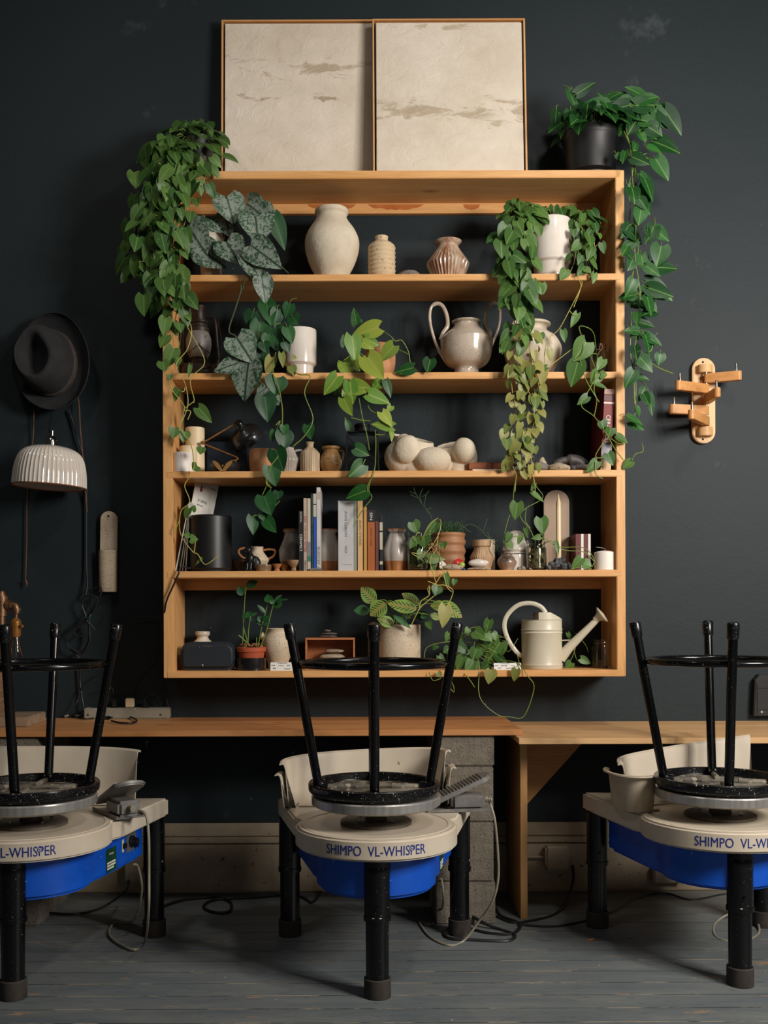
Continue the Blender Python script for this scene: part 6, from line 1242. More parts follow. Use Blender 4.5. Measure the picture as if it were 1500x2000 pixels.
LL(F, Z8, 3.52, [(415, 250, 440, 305, 56), (530, 255, 465, 330, 42), (470, 320, 470, 378, 62), (560, 350, 565, 385, 40), (520, 455, 495, 530, 26), (555, 480, 570, 560, 24), (545, 565, 520, 605, 46), (615, 530, 615, 560, 30), (460, 390, 440, 440, 40), (430, 330, 400, 380, 40)], tone=(0.2, 1)); LL(F2, Z8, 3.47, [(490, 428, 578, 428, 44)]); LL(F, ZA, 3.46, [(500, 65, 490, 115, 48)])
LL(F2, ZA, 3.46, [(542, 165, 530, 275, 62)], tone=(0.9, 1)); LL(F, ZA, 3.46, [(545, 0, 560, 70, 26), (590, 30, 585, 60, 26), (455, 245, 470, 285, 32)], tone=(0.4, 1))
for pts in ([(440, 420, 3.56), (540, 240, 3.53), (545, 300), (480, 400), (410, 400), (470, 440), (440, 465)], [(430, 430, 3.56), (470, 310), (510, 250), (540, 230)], [(540, 300), (530, 380), (500, 440, 3.47), (530, 560, 3.455), (490, 570, 3.455), (495, 600, 3.455)], [(545, 400), (560, 470, 3.46), (580, 560, 3.455), (605, 590, 3.455)], [(440, 440, 3.56), (430, 320), (450, 300)]): ST(S, Z8, 3.50, pts, 0.0014)
for pts in ([(455, 40), (480, 50), (500, 60), (540, 60), (580, 85), (570, 130), (550, 165)], [(460, 90), (500, 40), (520, 10)], [(490, 110), (440, 150), (410, 180), (400, 200), (385, 230), (370, 262)], [(460, 60), (460, 110), (420, 140), (410, 185)]): ST(S, ZA, 3.455, pts, 0.0017)
S3 = M()
for k in range(150):                                                    # tiny pale dried roots by the jar
    a = P(random.gauss(850, 9), random.gauss(1072, 14), 3.515); S3.tube([a, a+Vector((random.uniform(-1, 1), random.uniform(-0.4, 0.4), random.uniform(-1, 1)))*0.009], 0.0007, 4)
q = plant('trailing cuttings from the wide jar of green roots, hanging past the shelf edge', (P(820, 1100, 3.56).x, 3.56, SH[4]+0.01), [('foliage', F, G_philo), ('pale_foliage', F2, G_dry), ('stems', S, vine_pale)], name='vine_cutting')
q.part('dried_roots', S3, pm('pale_dry_roots', c3(206, 160, 116), None, 0.7), kind='stuff')
# grassy plant in the wavy terracotta pot
random.seed(20); YG2 = 3.60
pm_, o3 = potm(877, YG2, SH[4], [(31, 1040), (32, 1043), (30, 1050), (33, 1058), (30, 1066), (33, 1075), (30, 1084), (32, 1093), (29, 1102), (29, 1118)], smooth=3)
S = M(); S2 = M()
for k in range(80):
    a = P(877+random.uniform(-24, 24), 1042, YG2); a.y += random.uniform(-0.03, 0.03); d = Vector((random.uniform(-1, 1), random.uniform(-0.8, 0.5), 0)); h = random.uniform(0.008, 0.045); L = random.uniform(0.015, 0.05)
    S.tube(cr([a, a+d*L*0.4+Vector((0, 0, h)), a+d*L+Vector((0, 0, h*random.uniform(0.2, 0.9)))], 3), 0.0007, 4)
for pts in ([(640, 290), (690, 260), (740, 280), (790, 330), (830, 340)], [(760, 290), (780, 235)], [(700, 300), (660, 270), (640, 255)], [(790, 320), (830, 370), (815, 400)], [(810, 350), (835, 395)], [(780, 300), (800, 345), (835, 370)], [(560, 300), (540, 260), (510, 255)]): ST(S2, Z8, 3.55, pts, 0.0009)
for pts in ([(520, 290), (500, 210), (460, 160), (430, 110), (420, 80)], [(460, 160), (450, 120), (465, 85)], [(430, 110), (400, 100)], [(470, 170), (480, 120), (495, 95)], [(445, 130), (425, 125), (405, 115)], [(500, 210), (480, 190), (510, 180)], [(462, 125), (480, 115)]): ST(S2, Z8, 3.58, pts, 0.0010)
plant('fine grassy plant in a wavy brown clay pot on the fifth shelf', o3, [('pot', pm_, pm('wavy_clay', c3(160, 112, 76), c3(138, 92, 60), 0.55, 8)), ('soil', soilm(877, YG2, 28, 1044), soil), ('foliage', S, pm('grass_green', c3(52, 92, 44), c3(36, 70, 34), 0.6, 40)), ('wispy_stems', S2, pm('wisp_green', c3(70, 100, 56), None, 0.6))])
# young plant in terracotta pot on the bottom shelf
random.seed(21); YZ = 3.55; zb = zof(490, 1286, YZ)+0.001
pm_, o3 = potm(491, YZ, zb, [(28, 1265.5), (28, 1273), (25.5, 1273.5), (24, 1285)], smooth=0)
F, S = M(), M()
LL(F, Z9, YZ-0.01, [(630, 165, 600, 95, 58), (658, 100, 742, 55, 52), (625, 325, 660, 322, 38), (685, 325, 665, 288, 55), (690, 320, 740, 295, 18), (832, 220, 815, 155, 58), (870, 205, 925, 158, 22), (885, 218, 935, 190, 50), (865, 250, 928, 225, 42), (930, 198, 972, 195, 12), (802, 300, 745, 232, 28), (775, 360, 748, 320, 42), (783, 358, 830, 318, 42), (775, 385, 730, 355, 24), (785, 385, 840, 372, 20), (690, 330, 700, 360, 30), (860, 230, 845, 190, 40)], lobe=0.0, pw=0.8, fold=0.3, tone=(0, 1))
for pts in ([(625, 560), (632, 500), (640, 300), (650, 150), (660, 100)], [(665, 560), (660, 490), (640, 420), (635, 340)], [(670, 540), (675, 420), (690, 320)], [(745, 560), (770, 420), (800, 300), (820, 225)], [(760, 560), (810, 430), (850, 270), (870, 220)], [(735, 560), (735, 480)]): ST(S, Z9, YZ, pts, 0.0017)
ST(S, Z9, YZ, [(660, 520), (620, 480), (600, 465)], 0.0025)
bark = M()
for k in range(46): bark.blob(P(*zx(Z9, random.uniform(610, 780), random.uniform(530, 556)), YZ+random.uniform(-0.02, 0.02)), (0.006, 0.005, 0.003), 0.4, k, (random.random()*3, random.random()*3, 0), 1)
t = plant('young upright plant with small oval leaves in a terracotta pot', o3, [('pot', pm_, pm('bright_terracotta', c3(184, 88, 52), c3(164, 74, 42), 0.75, 10)), ('soil', soilm(491, YZ, 25, 1268), soil), ('foliage', F, G_dark), ('stems', S, vine_green)])
t.part('bark_chips', bark, pm('bark', c3(150, 104, 60), c3(96, 62, 36), 0.8, 60), kind='stuff')
# prayer plant
random.seed(22); YQ2 = 3.59
pm_, o3 = potm(779, YQ2, SH[5], [(42, 1221), (42.5, 1224), (42.5, 1260), (42, 1310)], smooth=0)
F, S, F2 = M(), M(), M()
LL(F, ZM, 3.56, [(330, 290, 155, 105, 160), (870, 320, 655, 175, 120), (1110, 290, 1390, 470, 170), (1000, 440, 1150, 490, 80)], lobe=0.02, pw=0.85, fold=0.1, curl=0.05)
LL(F2, ZM, 3.57, [(260, 390, 72, 385, 115), (980, 440, 800, 465, 100), (900, 420, 960, 480, 90), (700, 440, 760, 480, 80)], lobe=0.02, pw=0.85, fold=0.2)
LL(F, ZM, 3.52, [(455, 300, 265, 450, 215), (560, 560, 350, 480, 130), (835, 370, 480, 300, 145), (1180, 330, 1000, 330, 110)], lobe=0.02, pw=0.8, fold=0.1, curl=0.05); LL(F2, ZM, 3.50, [(550, 450, 775, 605, 60)], lobe=0.02, pw=0.85, fold=0.5, tone=(0.8, 1))
for p in ((330, 290), (260, 390), (455, 300), (550, 550), (835, 370), (870, 320), (1110, 290), (980, 440), (1180, 330), (550, 450)): ST(S, ZM, 3.55, [(620+random.uniform(-60, 60), 600, YQ2), ((620+p[0])/2, min(p[1], 480)-10), p], 0.0018)
plant('prayer plant with patterned leaves and red veins in a speckled cylinder pot', o3, [('pot', pm_, speck_clay), ('soil', soilm(779, YQ2, 39, 1226), soil), ('patterned_foliage', F, G_pray), ('foliage', F2, G_dark), ('stems', S, vine_green)])
# tangle beside the watering can
random.seed(23)
F, F2, S = M(), M(), M()
LL(F, ZA, 3.53, [(820, 345, 745, 475, 85), (765, 235, 745, 305, 42), (690, 290, 742, 325, 60), (600, 360, 660, 400, 50), (560, 300, 545, 345, 30), (630, 420, 600, 490, 50), (690, 440, 640, 500, 60), (650, 475, 690, 500, 50), (805, 420, 850, 450, 38), (700, 380, 680, 440, 60), (560, 380, 530, 400, 40), (510, 415, 540, 465, 34), (760, 460, 720, 490, 50), (600, 300, 640, 340, 40), (740, 350, 700, 400, 50), (620, 400, 690, 420, 50), (660, 280, 640, 300, 30), (480, 370, 510, 370, 30), (600, 440, 580, 490, 40), (720, 300, 780, 340, 60), (780, 300, 800, 340, 40)], tone=(0, 1), jit=0.03)
LL(F2, ZA, 3.46, [(775, 490, 758, 558, 56), (902, 482, 888, 547, 42), (505, 500, 525, 525, 28)], tone=(0.2, 0.8), jit=0.003); LL(F, ZA, 3.60, [(1225, 430, 1278, 455, 36), (1180, 450, 1150, 482, 40), (1160, 300, 1180, 340, 20)], tone=(0.3, 0.9))
for pts in ([(640, 400, 3.6), (710, 440, 3.5), (715, 620), (800, 710), (870, 725), (940, 720), (990, 580), (960, 520), (900, 450, 3.50), (790, 440, 3.56)], [(435, 440, 3.52), (452, 372, 3.52), (560, 345, 3.52), (640, 360, 3.58)], [(800, 330, 3.6), (860, 350, 3.6), (900, 400, 3.58), (920, 470, 3.47)], [(620, 490, 3.5), (660, 530), (690, 575)], [(540, 500, 3.5), (580, 560), (585, 600), (560, 570)], [(640, 290, 3.55), (700, 270, 3.55), (760, 290, 3.55), (850, 330, 3.6)], [(640, 320, 3.54), (720, 360, 3.54), (800, 400, 3.54)], [(600, 470, 3.53), (670, 400, 3.53), (690, 330, 3.53), (650, 300, 3.53)], [(460, 500, 3.47), (480, 540), (520, 530)]): ST(S, ZA, 3.46, pts, 0.0015)
for pts in ([(1200, 375), (1180, 430), (1150, 470)], [(1190, 380), (1210, 440), (1260, 460)], [(1200, 300), (1250, 360), (1265, 400)]): ST(S, ZA, 3.62, pts, 0.0013)
for k in range(22):
    x, y = random.uniform(600, 840), random.uniform(300, 480); ST(S, ZA, 3.56, [(x, y, 3.58), (x+random.uniform(-50, 50), y+random.uniform(-30, 40), 3.54), (x+random.uniform(-80, 90), y+random.uniform(-40, 60), 3.56)], 0.0010)
plant('tangled trailing plant between the prayer plant and the watering can', (P(905, 1290, 3.6).x, 3.6, SH[5]+0.002), [('foliage', F, G_philo), ('pale_foliage', F2, G_dry), ('stems', S, vine_green)], name='trailing_plant')
# ---------------------------------------------------------------- on the wall, left
felt = pm('worn_black_felt', c3(38, 38, 40), c3(24, 24, 26), 0.9, 14, bmp=(200, 0.4, 0.001), speck=[(c3(120, 112, 100), 160, 0.73)])
def hat():
    C = P(105, 712, 3.68); t = Thing('felt_hat', 'worn black felt hat with a curled brim hanging on the wall', 'hat', C)
    k = 3.6/2000; R = 3.68-C.y; n = 96
    def ring(ru, rv, cu, cv, h, sh=0.0, wav=0.0):
        out = []
        for i in range(n):
            a = 2*PI*i/n; c_, s_ = math.cos(a), math.sin(a)
            pinch = 1-sh*max(0, math.sin(a+0.15))**2*abs(c_)**0.7
            hh = h+wav*(math.sin(2*a+0.5)*0.7+math.sin(a*1+2.2)*0.5)
            out.append(Vector((C.x+(cu+ru*c_*pinch)*k, C.y-0.012-hh*k, C.z+(cv+rv*s_)*k)))
        return out
    brim = M(); tilt = lambda v: v
    brim.rings([ring(76, 96, 2, 2, 17, 0.10, 9), ring(78, 97, 2, 2, 15, 0.10, 9), ring(77, 96, 2, 2, 12, 0.10, 9), ring(66, 82, 0, 0, 5, 0.05, 6), ring(52, 66, -2, 0, 3, 0, 2)])
    brim.rings([ring(77, 96, 2, 2, 12, 0.10, 9), ring(66, 82, 0, 0, 2, 0.05, 6), ring(50, 64, -2, 0, 0, 0, 2)])
    b_ = t.part('brim', brim, felt, smooth=80)
    cw = M(); cw.rings([ring(52, 66, -2, 0, 3), ring(50.5, 64, -4, 0, 12), ring(50, 63, -6, 0, 30, 0.05), ring(48, 61, -9, 1, 52, 0.16), ring(44, 57, -12, 2, 70, 0.28), ring(38, 51, -14, 2, 80, 0.36), ring(33, 45, -16, 1, 82, 0.42), ring(27, 38, -17, 0, 72, 0.46), ring(20, 30, -18, -3, 56, 0.5), ring(10, 17, -18, -6, 47, 0.4), [Vector((C.x-18*k, C.y-0.012-45*k, C.z-7*k))]])
    t.part('crown', cw, felt, smooth=80)
    bd = M(); bd.rings([ring(53, 67, -2, 0, 4), ring(52.6, 66.4, -3, 0, 10), ring(51.6, 65.2, -4, 0, 16), ring(50, 64, -4, 0, 16)]); t.part('hat_band', bd, pm('hat_band', c3(62, 54, 48), c3(44, 38, 34), 0.8, 40), smooth=80)
hat()
YP2 = 3.565
t = Thing('pendant_lamp', 'white fluted ceramic pendant lamp hanging below the hat', 'lamp', P(96, 950, YP2))
X = P(96, 900, YP2).x; fl = lambda a, z, r: r*(1-(0.022 if r > 0.05 else 0.0)*abs(math.sin(26*a))**0.8)
mt = Matrix.Translation((X, YP2, zof(96, 950, YP2))) @ Matrix.Rotation(0.055, 4, 'Y') @ Matrix.Translation((-X, -YP2, -zof(96, 950, YP2)))
prof = [(71, 950), (70, 930), (67.5, 912), (63, 896), (55, 884), (42, 876), (26, 872)]
k = YP2/2000; pr = [(r*k, zof(96, y, YP2)) for r, y in prof]
pr = [(v.x, v.z) for v in cr([(r, 0, z) for r, z in pr], 4)]
t.part('shade', M().lathe((X, YP2), [(r-0.005, z-0.0005) for r, z in pr[::-1]][:-1]+[(pr[0][0]-0.005, pr[0][1]), (pr[0][0], pr[0][1])]+pr+[(0.012, pr[-1][1]+0.001)], 208, fl, mt, cap=False), white_glaze)
t.part('rim', M().lathe((X, YP2), [(pr[0][0]-0.0052, pr[0][1]-0.0002), (pr[0][0]-0.002, pr[0][1]-0.003), (pr[0][0]+0.0006, pr[0][1])], 96, mt=mt, cap=False), toasted)
zt = pr[-1][1]
t.part('collar', M().lathe((X, YP2), [(0.03, zt), (0.028, zt+0.003), (0.0, zt+0.004)], 32, mt=mt, cap=False), toasted)
s_ = t.part('socket', M().lathe((X, YP2), [(0.0195, zt+0.003), (0.0195, zt+0.014), (0.0165, zt+0.016), (0.0165, zt+0.019), (0.0195, zt+0.021), (0.017, zt+0.030), (0.008, zt+0.038), (0.007, zt+0.055), (0.0, zt+0.056)], 28, mt=mt, cap=False), chrome)
t.part('cord', M().tube([(X, YP2, zt+0.05), P(103, 800, 3.665), P(106, 770, 3.70)], 0.0028, 8), cord_black)
cable('brown_string', 'brown cord falling from the hat to the pendant lamp right side', 'cord', [P(152, 770, 3.69), P(155, 800, 3.68), P(157, 840, 3.68), P(161, 885, 3.68), P(165, 940, 3.69), P(170, 1000, 3.70)], 0.0022, cord_brown)
cable('knotted_string', 'thin brown string with a knotted end hanging on the wall', 'cord', [P(66, 800, 3.69), P(65, 850, 3.70), P(58, 920, 3.70), P(53, 970, 3.70), P(52, 1060, 3.70), P(50, 1138, 3.70), P(52, 1142, 3.695), P(50, 1133, 3.69), P(54, 1140, 3.695)], 0.0020, cord_brown)
cable('hanging_cable', 'black cord dropping from behind the hat into a tied bundle', 'cord',
      [P(135, 800, 3.70), P(150, 850, 3.70), P(168, 920, 3.70), P(169, 1000, 3.70), P(169, 1100, 3.70), P(171, 1140, 3.69), P(168, 1165, 3.68), P(175, 1155, 3.68), P(193, 1145, 3.67), P(198, 1155, 3.67), P(190, 1175, 3.67), P(170, 1205, 3.68), P(140, 1230, 3.68), P(130, 1255, 3.68), P(145, 1274, 3.68), P(165, 1268, 3.68), P(175, 1240, 3.68), P(168, 1205, 3.68), P(160, 1180, 3.675), P(170, 1163, 3.67), P(190, 1168, 3.67), P(186, 1185, 3.67), P(165, 1215, 3.68), P(145, 1232, 3.675), P(150, 1243, 3.675), P(163, 1238, 3.675), P(172, 1215, 3.675), P(175, 1250, 3.675), P(160, 1276, 3.675), P(140, 1268, 3.675), P(156, 1290, 3.69), P(156, 1330, 3.70), P(163, 1380, 3.69), P(168, 1394, 3.67)], 0.0032, cord_black)
cable('cable_tie', 'thin dark green tie round the cord bundle', 'tie', [P(162, 1205, 3.665), P(172, 1206, 3.66), P(178, 1200, 3.665), P(175, 1215, 3.665), P(186, 1230, 3.67)], 0.0012, plain('tie_green', c3(24, 74, 62), rough=0.5))
# speckled wall pocket
Yw = 3.69
t = Thing('wall_pocket', 'tall speckled clay wall pocket with a rounded top on the left wall', 'wall pocket', P(211, 1158, Yw))
a, b2 = P(195, 1075, Yw), P(229, 1075, Yw); zt = zof(212, 998, Yw); rw = (b2.x-a.x)/2; xc = (a.x+b2.x)/2; zl = zof(210, 1156, Yw)
t.part('back_plate', M().prism([(a.x-0.004, zl), (b2.x-0.004, zl), (b2.x, zt-rw)]+[(xc+rw*math.cos(PI*k/16), zt-rw+rw*math.sin(PI*k/16)) for k in range(1, 16)]+[(a.x, zt-rw)], 'y', Yw+0.004, Yw+0.014, 0.002), speck_clay)
c_ = zof(210, 1075, Yw); q = M(); rr = []
for z, f in ((zl, 0.90), (zl+0.004, 0.96), ((zl+c_)/2, 1.0), (c_, 1.04)):
    cx_ = xc-0.003; rr.append([Vector((cx_+f*rw*1.03*math.cos(PI+PI*k/20), Yw+0.004+f*0.022*math.sin(PI+PI*k/20), z)) for k in range(21)])
rr.append([Vector((p.x*0+xc-0.003+(p.x-xc+0.003)*0.88, Yw+0.004+(p.y-Yw-0.004)*0.85, c_)) for p in rr[-1]]); rr.append([Vector((p.x, p.y, c_-0.05)) for p in rr[-1]])
q.rings(rr, False); q.bm.faces.new([q.bm.verts.new(p) for p in rr[0]][::-1]); t.part('pocket', q, speck_clay)
t.part('nail', M().lathe((0, 0), [(0.0035, 0), (0.0035, 0.003), (0, 0.004)], 12, mt=Matrix.Translation((xc, Yw+0.004, zt-0.018)) @ Matrix.Rotation(PI/2, 4, 'X')), black_matte)
# pipe lamp at the left edge
pipe = pm('pipe_bronze', c3(150, 112, 82), c3(104, 76, 56), 0.42, 30, metal=0.7)
YI = 3.50
t = Thing('pipe_lamp', 'lamp of threaded metal pipes with a clear glass bulb on a wooden base', 'lamp', (P(3, 1400, YI).x, YI, BL+0.002))
ww = wood('weathered_wood', c3(170, 146, 122), c3(132, 110, 90), 'x', knots=False)
a, b2 = P(-40, 1385, 3.42), P(57, 1385, 3.42); zt = BL+0.002+0.034
t.part('wooden_base', M().box(a.x, b2.x, 3.40, 3.60, BL+0.0022, zt, 0.003), ww)
Xp = P(3, 1250, YI).x
t.part('upright_pipe', M().lathe((Xp, YI), [(0.013, zt), (0.013, zof(3, 1200, YI)), (0.0, zof(3, 1200, YI))], 20), pipe)
t.part('pipe_sleeve', M().lathe((Xp, YI), [(0.020, zt), (0.022, zt+0.01), (0.020, zof(3, 1315, YI)), (0.016, zof(3, 1310, YI)), (0, zof(3, 1309, YI))], 24, fn=lambda a, z, r: r*(1+0.05*math.sin(9*a+z*90))), pm('cork_sleeve', c3(140, 106, 74), c3(96, 70, 48), 0.9, 70, bmp=(150, 0.8, 0.003)))
q = M(); q.tube([P(3, 1203, YI), P(3, 1172, YI)], 0.018, 20); q.tube([P(3, 1175, YI), P(3, 1165, YI)], 0.021, 20); q.tube([P(3, 1166, YI), P(3, 1155, YI)], [0.016, 0.010], 16); q.tube([P(2, 1182, YI), P(17, 1182, YI)], 0.015, 20); q.tube([P(12, 1182, YI), P(18, 1182, YI)], 0.0185, 20); t.part('tee_joint', q, pipe)
q = M(); q.tube(cr([P(16, 1182, YI), P(24, 1182, YI), P(30, 1184, YI), P(32, 1192, YI), P(32, 1198, YI)], 6), 0.0125, 20); q.tube([P(20, 1182, YI), P(24, 1182, YI)], 0.0155, 20); q.tube([P(32, 1188, YI), P(32, 1194, YI)], 0.0155, 20); q.tube([P(32, 1194, YI), P(31, 1210, YI)], 0.0065, 14); t.part('elbow', q, pipe)
q = M(); Xs = P(31, 1225, YI).x
q.lathe((Xs, YI), [(0.014, zof(31, 1244, YI)), (0.0165, zof(31, 1240, YI)), (0.0165, zof(31, 1228, YI)), (0.018, zof(31, 1222, YI)), (0.0175, zof(31, 1213, YI)), (0.008, zof(31, 1207, YI)), (0, zof(31, 1206, YI))], 28, cap=True); so = t.part('lamp_socket', q, brass)
q = M(); q.tube([P(37, 1222, YI-0.01), P(43, 1223, YI-0.018)], 0.003, 8); q.tube([P(42, 1223, YI-0.016), P(44, 1223, YI-0.019)], 0.005, 8); t.part('switch_knob', q, brass, parent=so)
t.part('glass_bulb', M().lathe((Xs, YI), [(0.012, zof(31, 1243, YI)), (0.0135, zof(31, 1250, YI)), (0.020, zof(31, 1268, YI)), (0.023, zof(31, 1284, YI)), (0.0215, zof(31, 1296, YI)), (0.0, zof(31, 1297, YI)), (0.0, zof(31, 1296, YI)), (0.0205, zof(31, 1295, YI)), (0.0222, zof(31, 1284, YI)), (0.0192, zof(31, 1268, YI)), (0.0125, zof(31, 1250, YI)), (0.011, zof(31, 1243, YI))], 32, cap=False), glass)
q = M(); q.tube(cr([P(31, 1243, YI), P(28, 1255, YI), P(27, 1275, YI), P(31, 1285, YI), P(35, 1275, YI), P(34, 1255, YI), P(31, 1243, YI)], 4), 0.0008, 5); t.part('filament', q, brass)
# power strip
Ys = 3.655; z0 = BL+0.0024; a, b2 = P(163, 1390, Ys), P(330, 1390, Ys); zt = zof(245, 1383, Ys)
t = Thing('power_strip', 'long beige power strip on the bench against the wall', 'power strip', (a.x, Ys, z0))
beige = pm('beige_plastic', c3(150, 144, 128), c3(130, 124, 108), 0.5, 10, speck=(c3(190, 184, 170), 80, 0.72))
t.part('housing', M().box(a.x, b2.x, Ys, Ys+0.045, z0, zt, 0.004), beige)
for x in (182, 221, 251, 282): 
    p_ = P(x, 1383, Ys); t.part('socket', M().box(p_.x-0.012, p_.x+0.012, Ys+0.012, Ys+0.036, zt, zt+0.0012, 0.0004), black_matte)
for x in (172, 314): t.part('screw', M().lathe((0, 0), [(0.004, 0), (0.004, 0.0015), (0, 0.002)], 12, mt=Matrix.Translation((P(x, 1394, Ys).x, Ys, (z0+zt)/2-0.004)) @ Matrix.Rotation(PI/2, 4, 'X')), steel)
for x, m_, w_, h_, lab in ((221, cord_black, 0.017, 0.030, 'black plug standing in the power strip, left of the white adapter'), (251, wax_cream, 0.030, 0.032, 'small white adapter plugged into the power strip'), (282, cord_black, 0.017, 0.020, 'black plug in the power strip, right of the white adapter')):
    p_ = P(x, 1380, Ys); solo('plug', lab, 'plug', M().box(p_.x-w_/2, p_.x+w_/2, Ys+0.010, Ys+0.038, zt+0.0015, zt+0.0015+h_, 0.003), m_, group='plugs in the power strip')
cable('power_cable', 'black cable from the bookcase corner down to the power strip', 'cable', [P(372, 1110, 3.50), P(354, 1108, 3.472), P(349, 1120, 3.462), P(338, 1145, 3.465), P(325, 1175, 3.47), P(320, 1210, 3.50), P(318, 1250, 3.60), P(311, 1285, 3.69), P(318, 1330, 3.70), P(326, 1365, 3.70), P(330, 1395, 3.70)], 0.0032, cord_black)
cable('power_cable', 'thin black cable rising from the white adapter to the bookcase side', 'cable', [P(253, 1362, 3.67), P(254, 1345, 3.68), P(262, 1320, 3.69), P(285, 1300, 3.70), P(312, 1278, 3.70), P(318, 1272, 3.70)], 0.0018, cord_black)
cable('power_cable', 'short dark cable end sticking left from the bookcase side', 'cable', [P(262, 1207, 3.695), P(275, 1205, 3.70), P(300, 1204, 3.70), P(316, 1208, 3.70)], 0.0016, cord_black)
cable('power_cable', 'black cable arching out of the left plug toward the stool', 'cable', [P(221, 1355, 3.67), P(220, 1345, 3.67), P(208, 1342, 3.67), P(196, 1348, 3.67)], 0.0025, cord_black)
cable('power_cable', 'black cable curling away from the right plug', 'cable', [P(282, 1370, 3.67), P(285, 1361, 3.67), P(296, 1357, 3.67), P(308, 1364, 3.68), P(312, 1385, 3.69)], 0.0025, cord_black)
cable('power_cable', 'long thin black cable arching over the bench behind the left stool', 'cable', [P(200, 1316, 3.69), P(185, 1322, 3.69), P(160, 1345, 3.69), P(150, 1375, 3.68), P(148, 1392, 3.62)], 0.0018, cord_black)
tt = Thing('tweezer_clip', 'dark looped tool lying on the bench before the power strip', 'tool', (P(220, 1405, 3.5).x, 3.5, BL+0.002))
def BP(x, y, z=0.006): Y = (CAMZ-BL-z)*2000/(y-1200); return P(x, y, Y)
tt.part('loop', M().tube(cr([BP(222, 1400), BP(245, 1399), BP(262, 1403), BP(267, 1408), BP(258, 1412), BP(235, 1412), BP(218, 1408)], 5), 0.0035, 8), black_plastic)
tt.part('grip', M().tube([BP(223, 1400), BP(212, 1402), BP(200, 1398)], [0.006, 0.009, 0.005], 10, flat=0.7), black_plastic)
cable('bench_cable', 'pale cable lying on the bench left of the power strip', 'cable', [BP(128, 1399), BP(140, 1396), BP(152, 1398), BP(165, 1394)], 0.0045, cord_grey)
cable('bench_cable', 'thin dark cable trailing over the bench toward the looped tool', 'cable', [BP(122, 1399, .003), BP(135, 1393, .01), BP(150, 1402, .003), BP(170, 1404, .003), BP(200, 1399, .004)], 0.0022, cord_black)
# ---------------------------------------------------------------- on the wall, right
t = Thing('swing_arm_rack', 'wooden wall rack with five swinging pegged arms at the right', 'rack', P(1370, 866, 3.70))
ashp = wood('maple_z', c3(222, 180, 126), c3(204, 156, 102), 'z', knots=False); maple = wood('maple_x', c3(214, 158, 98), c3(190, 130, 74), 'x', knots=False)
ZR = (1280, 680, 7.5)
def R3(x, y, Y): return P(*zx(ZR, x, y), Y)
a, b2 = R3(528, 400, 3.70), R3(862, 400, 3.70); zt, zb = R3(690, 148, 3.70).z, R3(690, 1395, 3.70).z; rw = (b2.x-a.x)/2; xc = (a.x+b2.x)/2+0.002
pts = [(xc+rw*math.cos(PI*k/20), zt-rw+rw*math.sin(PI*k/20)) for k in range(21)]+[(xc+rw*math.cos(PI+PI*k/20), zb+rw+rw*math.sin(PI+PI*k/20)) for k in range(21)]
t.part('back_board', M().prism(pts, 'y', 3.694, 3.7135, 0.0025), ashp)
for y in (205, 1335):
    p_ = R3(696, y, 3.694); t.part('screw', M().lathe((0, 0), [(0.0045, 0), (0.0035, 0.0006), (0, 0.0002)], 14, mt=Matrix.Translation((p_.x, 3.6942, p_.z)) @ Matrix.Rotation(PI/2, 4, 'X')), black_matte)
for y0, y1 in ((235, 355), (1150, 1280)):
    z1, z0_ = R3(700, y0, 3.67).z, R3(700, y1, 3.67).z; r_ = 0.027
    t.part('end_cap', M().prism([(xc+r_*math.cos(PI+PI*k/16), 3.684+r_*0.85*math.sin(PI+PI*k/16)) for k in range(17)]+[(xc+r_, 3.694), (xc-r_, 3.694)], 'z', z0_, z1, 0.002), ashp)
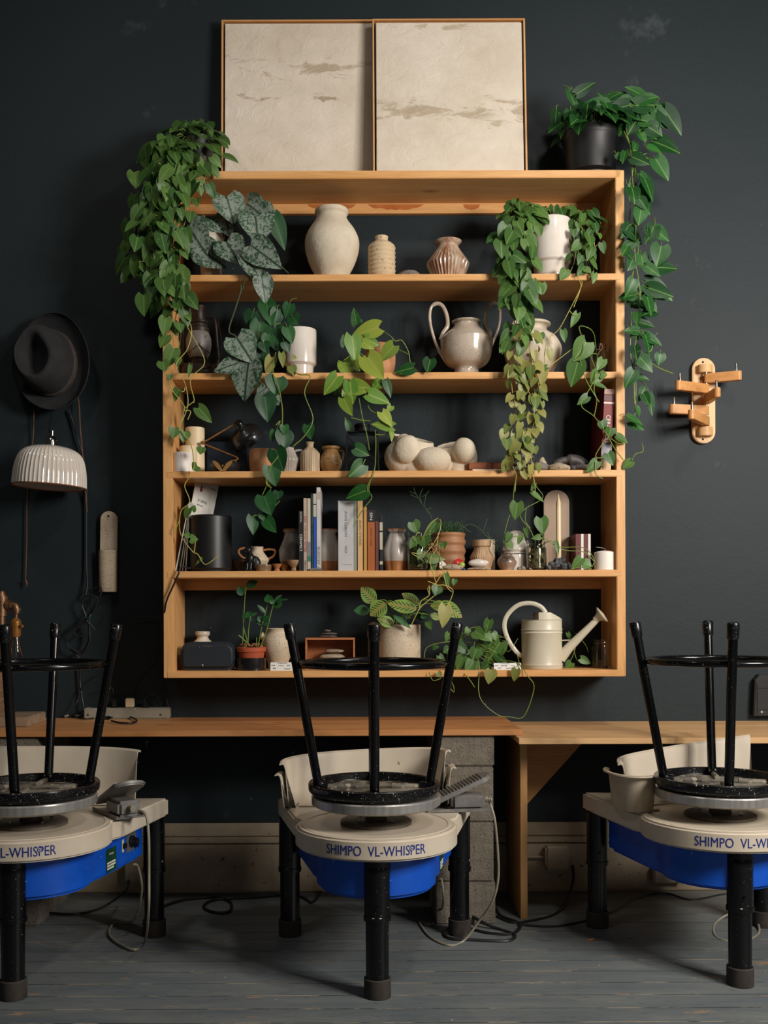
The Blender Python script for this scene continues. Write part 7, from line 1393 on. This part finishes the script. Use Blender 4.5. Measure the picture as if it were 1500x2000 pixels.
# arm: pivot on the board, tip where the photograph shows it
for k, (tx, ty, Yt, ym) in enumerate(((1215, 385, 3.63, 435), (340, 560, 3.612, 590), (905, 680, 3.555, 745), (250, 905, 3.645, 905), (530, 1010, 3.545, 1065))):
    zc = R3(700, ym, 3.66).z; tip = R3(tx, ty, Yt); pv = Vector((xc+0.001, 3.672, 0)); tp_ = Vector((tip.x, Yt, 0)); d = (tp_-pv); L = d.length; ang = math.atan2(d.y, d.x); hh = 0.0165
    mt = Matrix.Translation((pv.x, pv.y, zc)) @ Matrix.Rotation(ang, 4, 'Z')
    out = [(0.008*math.cos(PI/2+PI*j/10)+0.0, 0.0115*math.sin(PI/2+PI*j/10)) for j in range(11)]+[(L+0.0115*math.cos(-PI/2+PI*j/10), 0.0115*math.sin(-PI/2+PI*j/10)) for j in range(11)]
    ar = t.part('arm', M().prism(out, 'z', -hh, hh, 0.0015, mt=mt), maple)
    t.part('peg', M().lathe((tp_.x-d.normalized().x*0.006, tp_.y-d.normalized().y*0.006), [(0.0048, zc+hh-0.002), (0.0048, zc+hh+0.026), (0.0038, zc+hh+0.028), (0, zc+hh+0.028)], 16), steel, parent=ar)
t.part('pivot_rod', M().lathe((xc+0.001, 3.672), [(0.004, zb+rw), (0.004, zt-rw)], 10), steel)
Yo = 3.68; a, b2 = P(1472, 1318, Yo), P(1530, 1398, Yo)
t = Thing('black_wall_panel', 'black plastic box with ribs and a bevelled corner at the right edge', 'wall box', (a.x, Yo, b2.z))
t.part('housing', M().prism([(a.x, b2.z), (b2.x, b2.z), (b2.x, a.z), (a.x+0.022, a.z), (a.x+0.006, a.z-0.018)], 'y', Yo, WALL-0.001, 0.003), black_plastic)
q = M(); q.box(a.x+0.014, b2.x, Yo-0.003, Yo, b2.z+0.022, b2.z+0.024); t.part('rib', q, black_plastic)
q = M(); q.box(a.x+0.014, b2.x, Yo-0.003, Yo, a.z-0.048, a.z-0.046); t.part('rib', q, black_plastic)
q = M(); q.box(a.x+0.012, a.x+0.0135, Yo-0.003, Yo, b2.z+0.008, a.z-0.03); t.part('rib', q, black_plastic)
t.part('screw', M().lathe((0, 0), [(0.005, 0), (0.0045, 0.002), (0, 0.002)], 12, mt=Matrix.Translation((a.x+0.028, Yo, b2.z+0.014)) @ Matrix.Rotation(PI/2, 4, 'X')), steel)
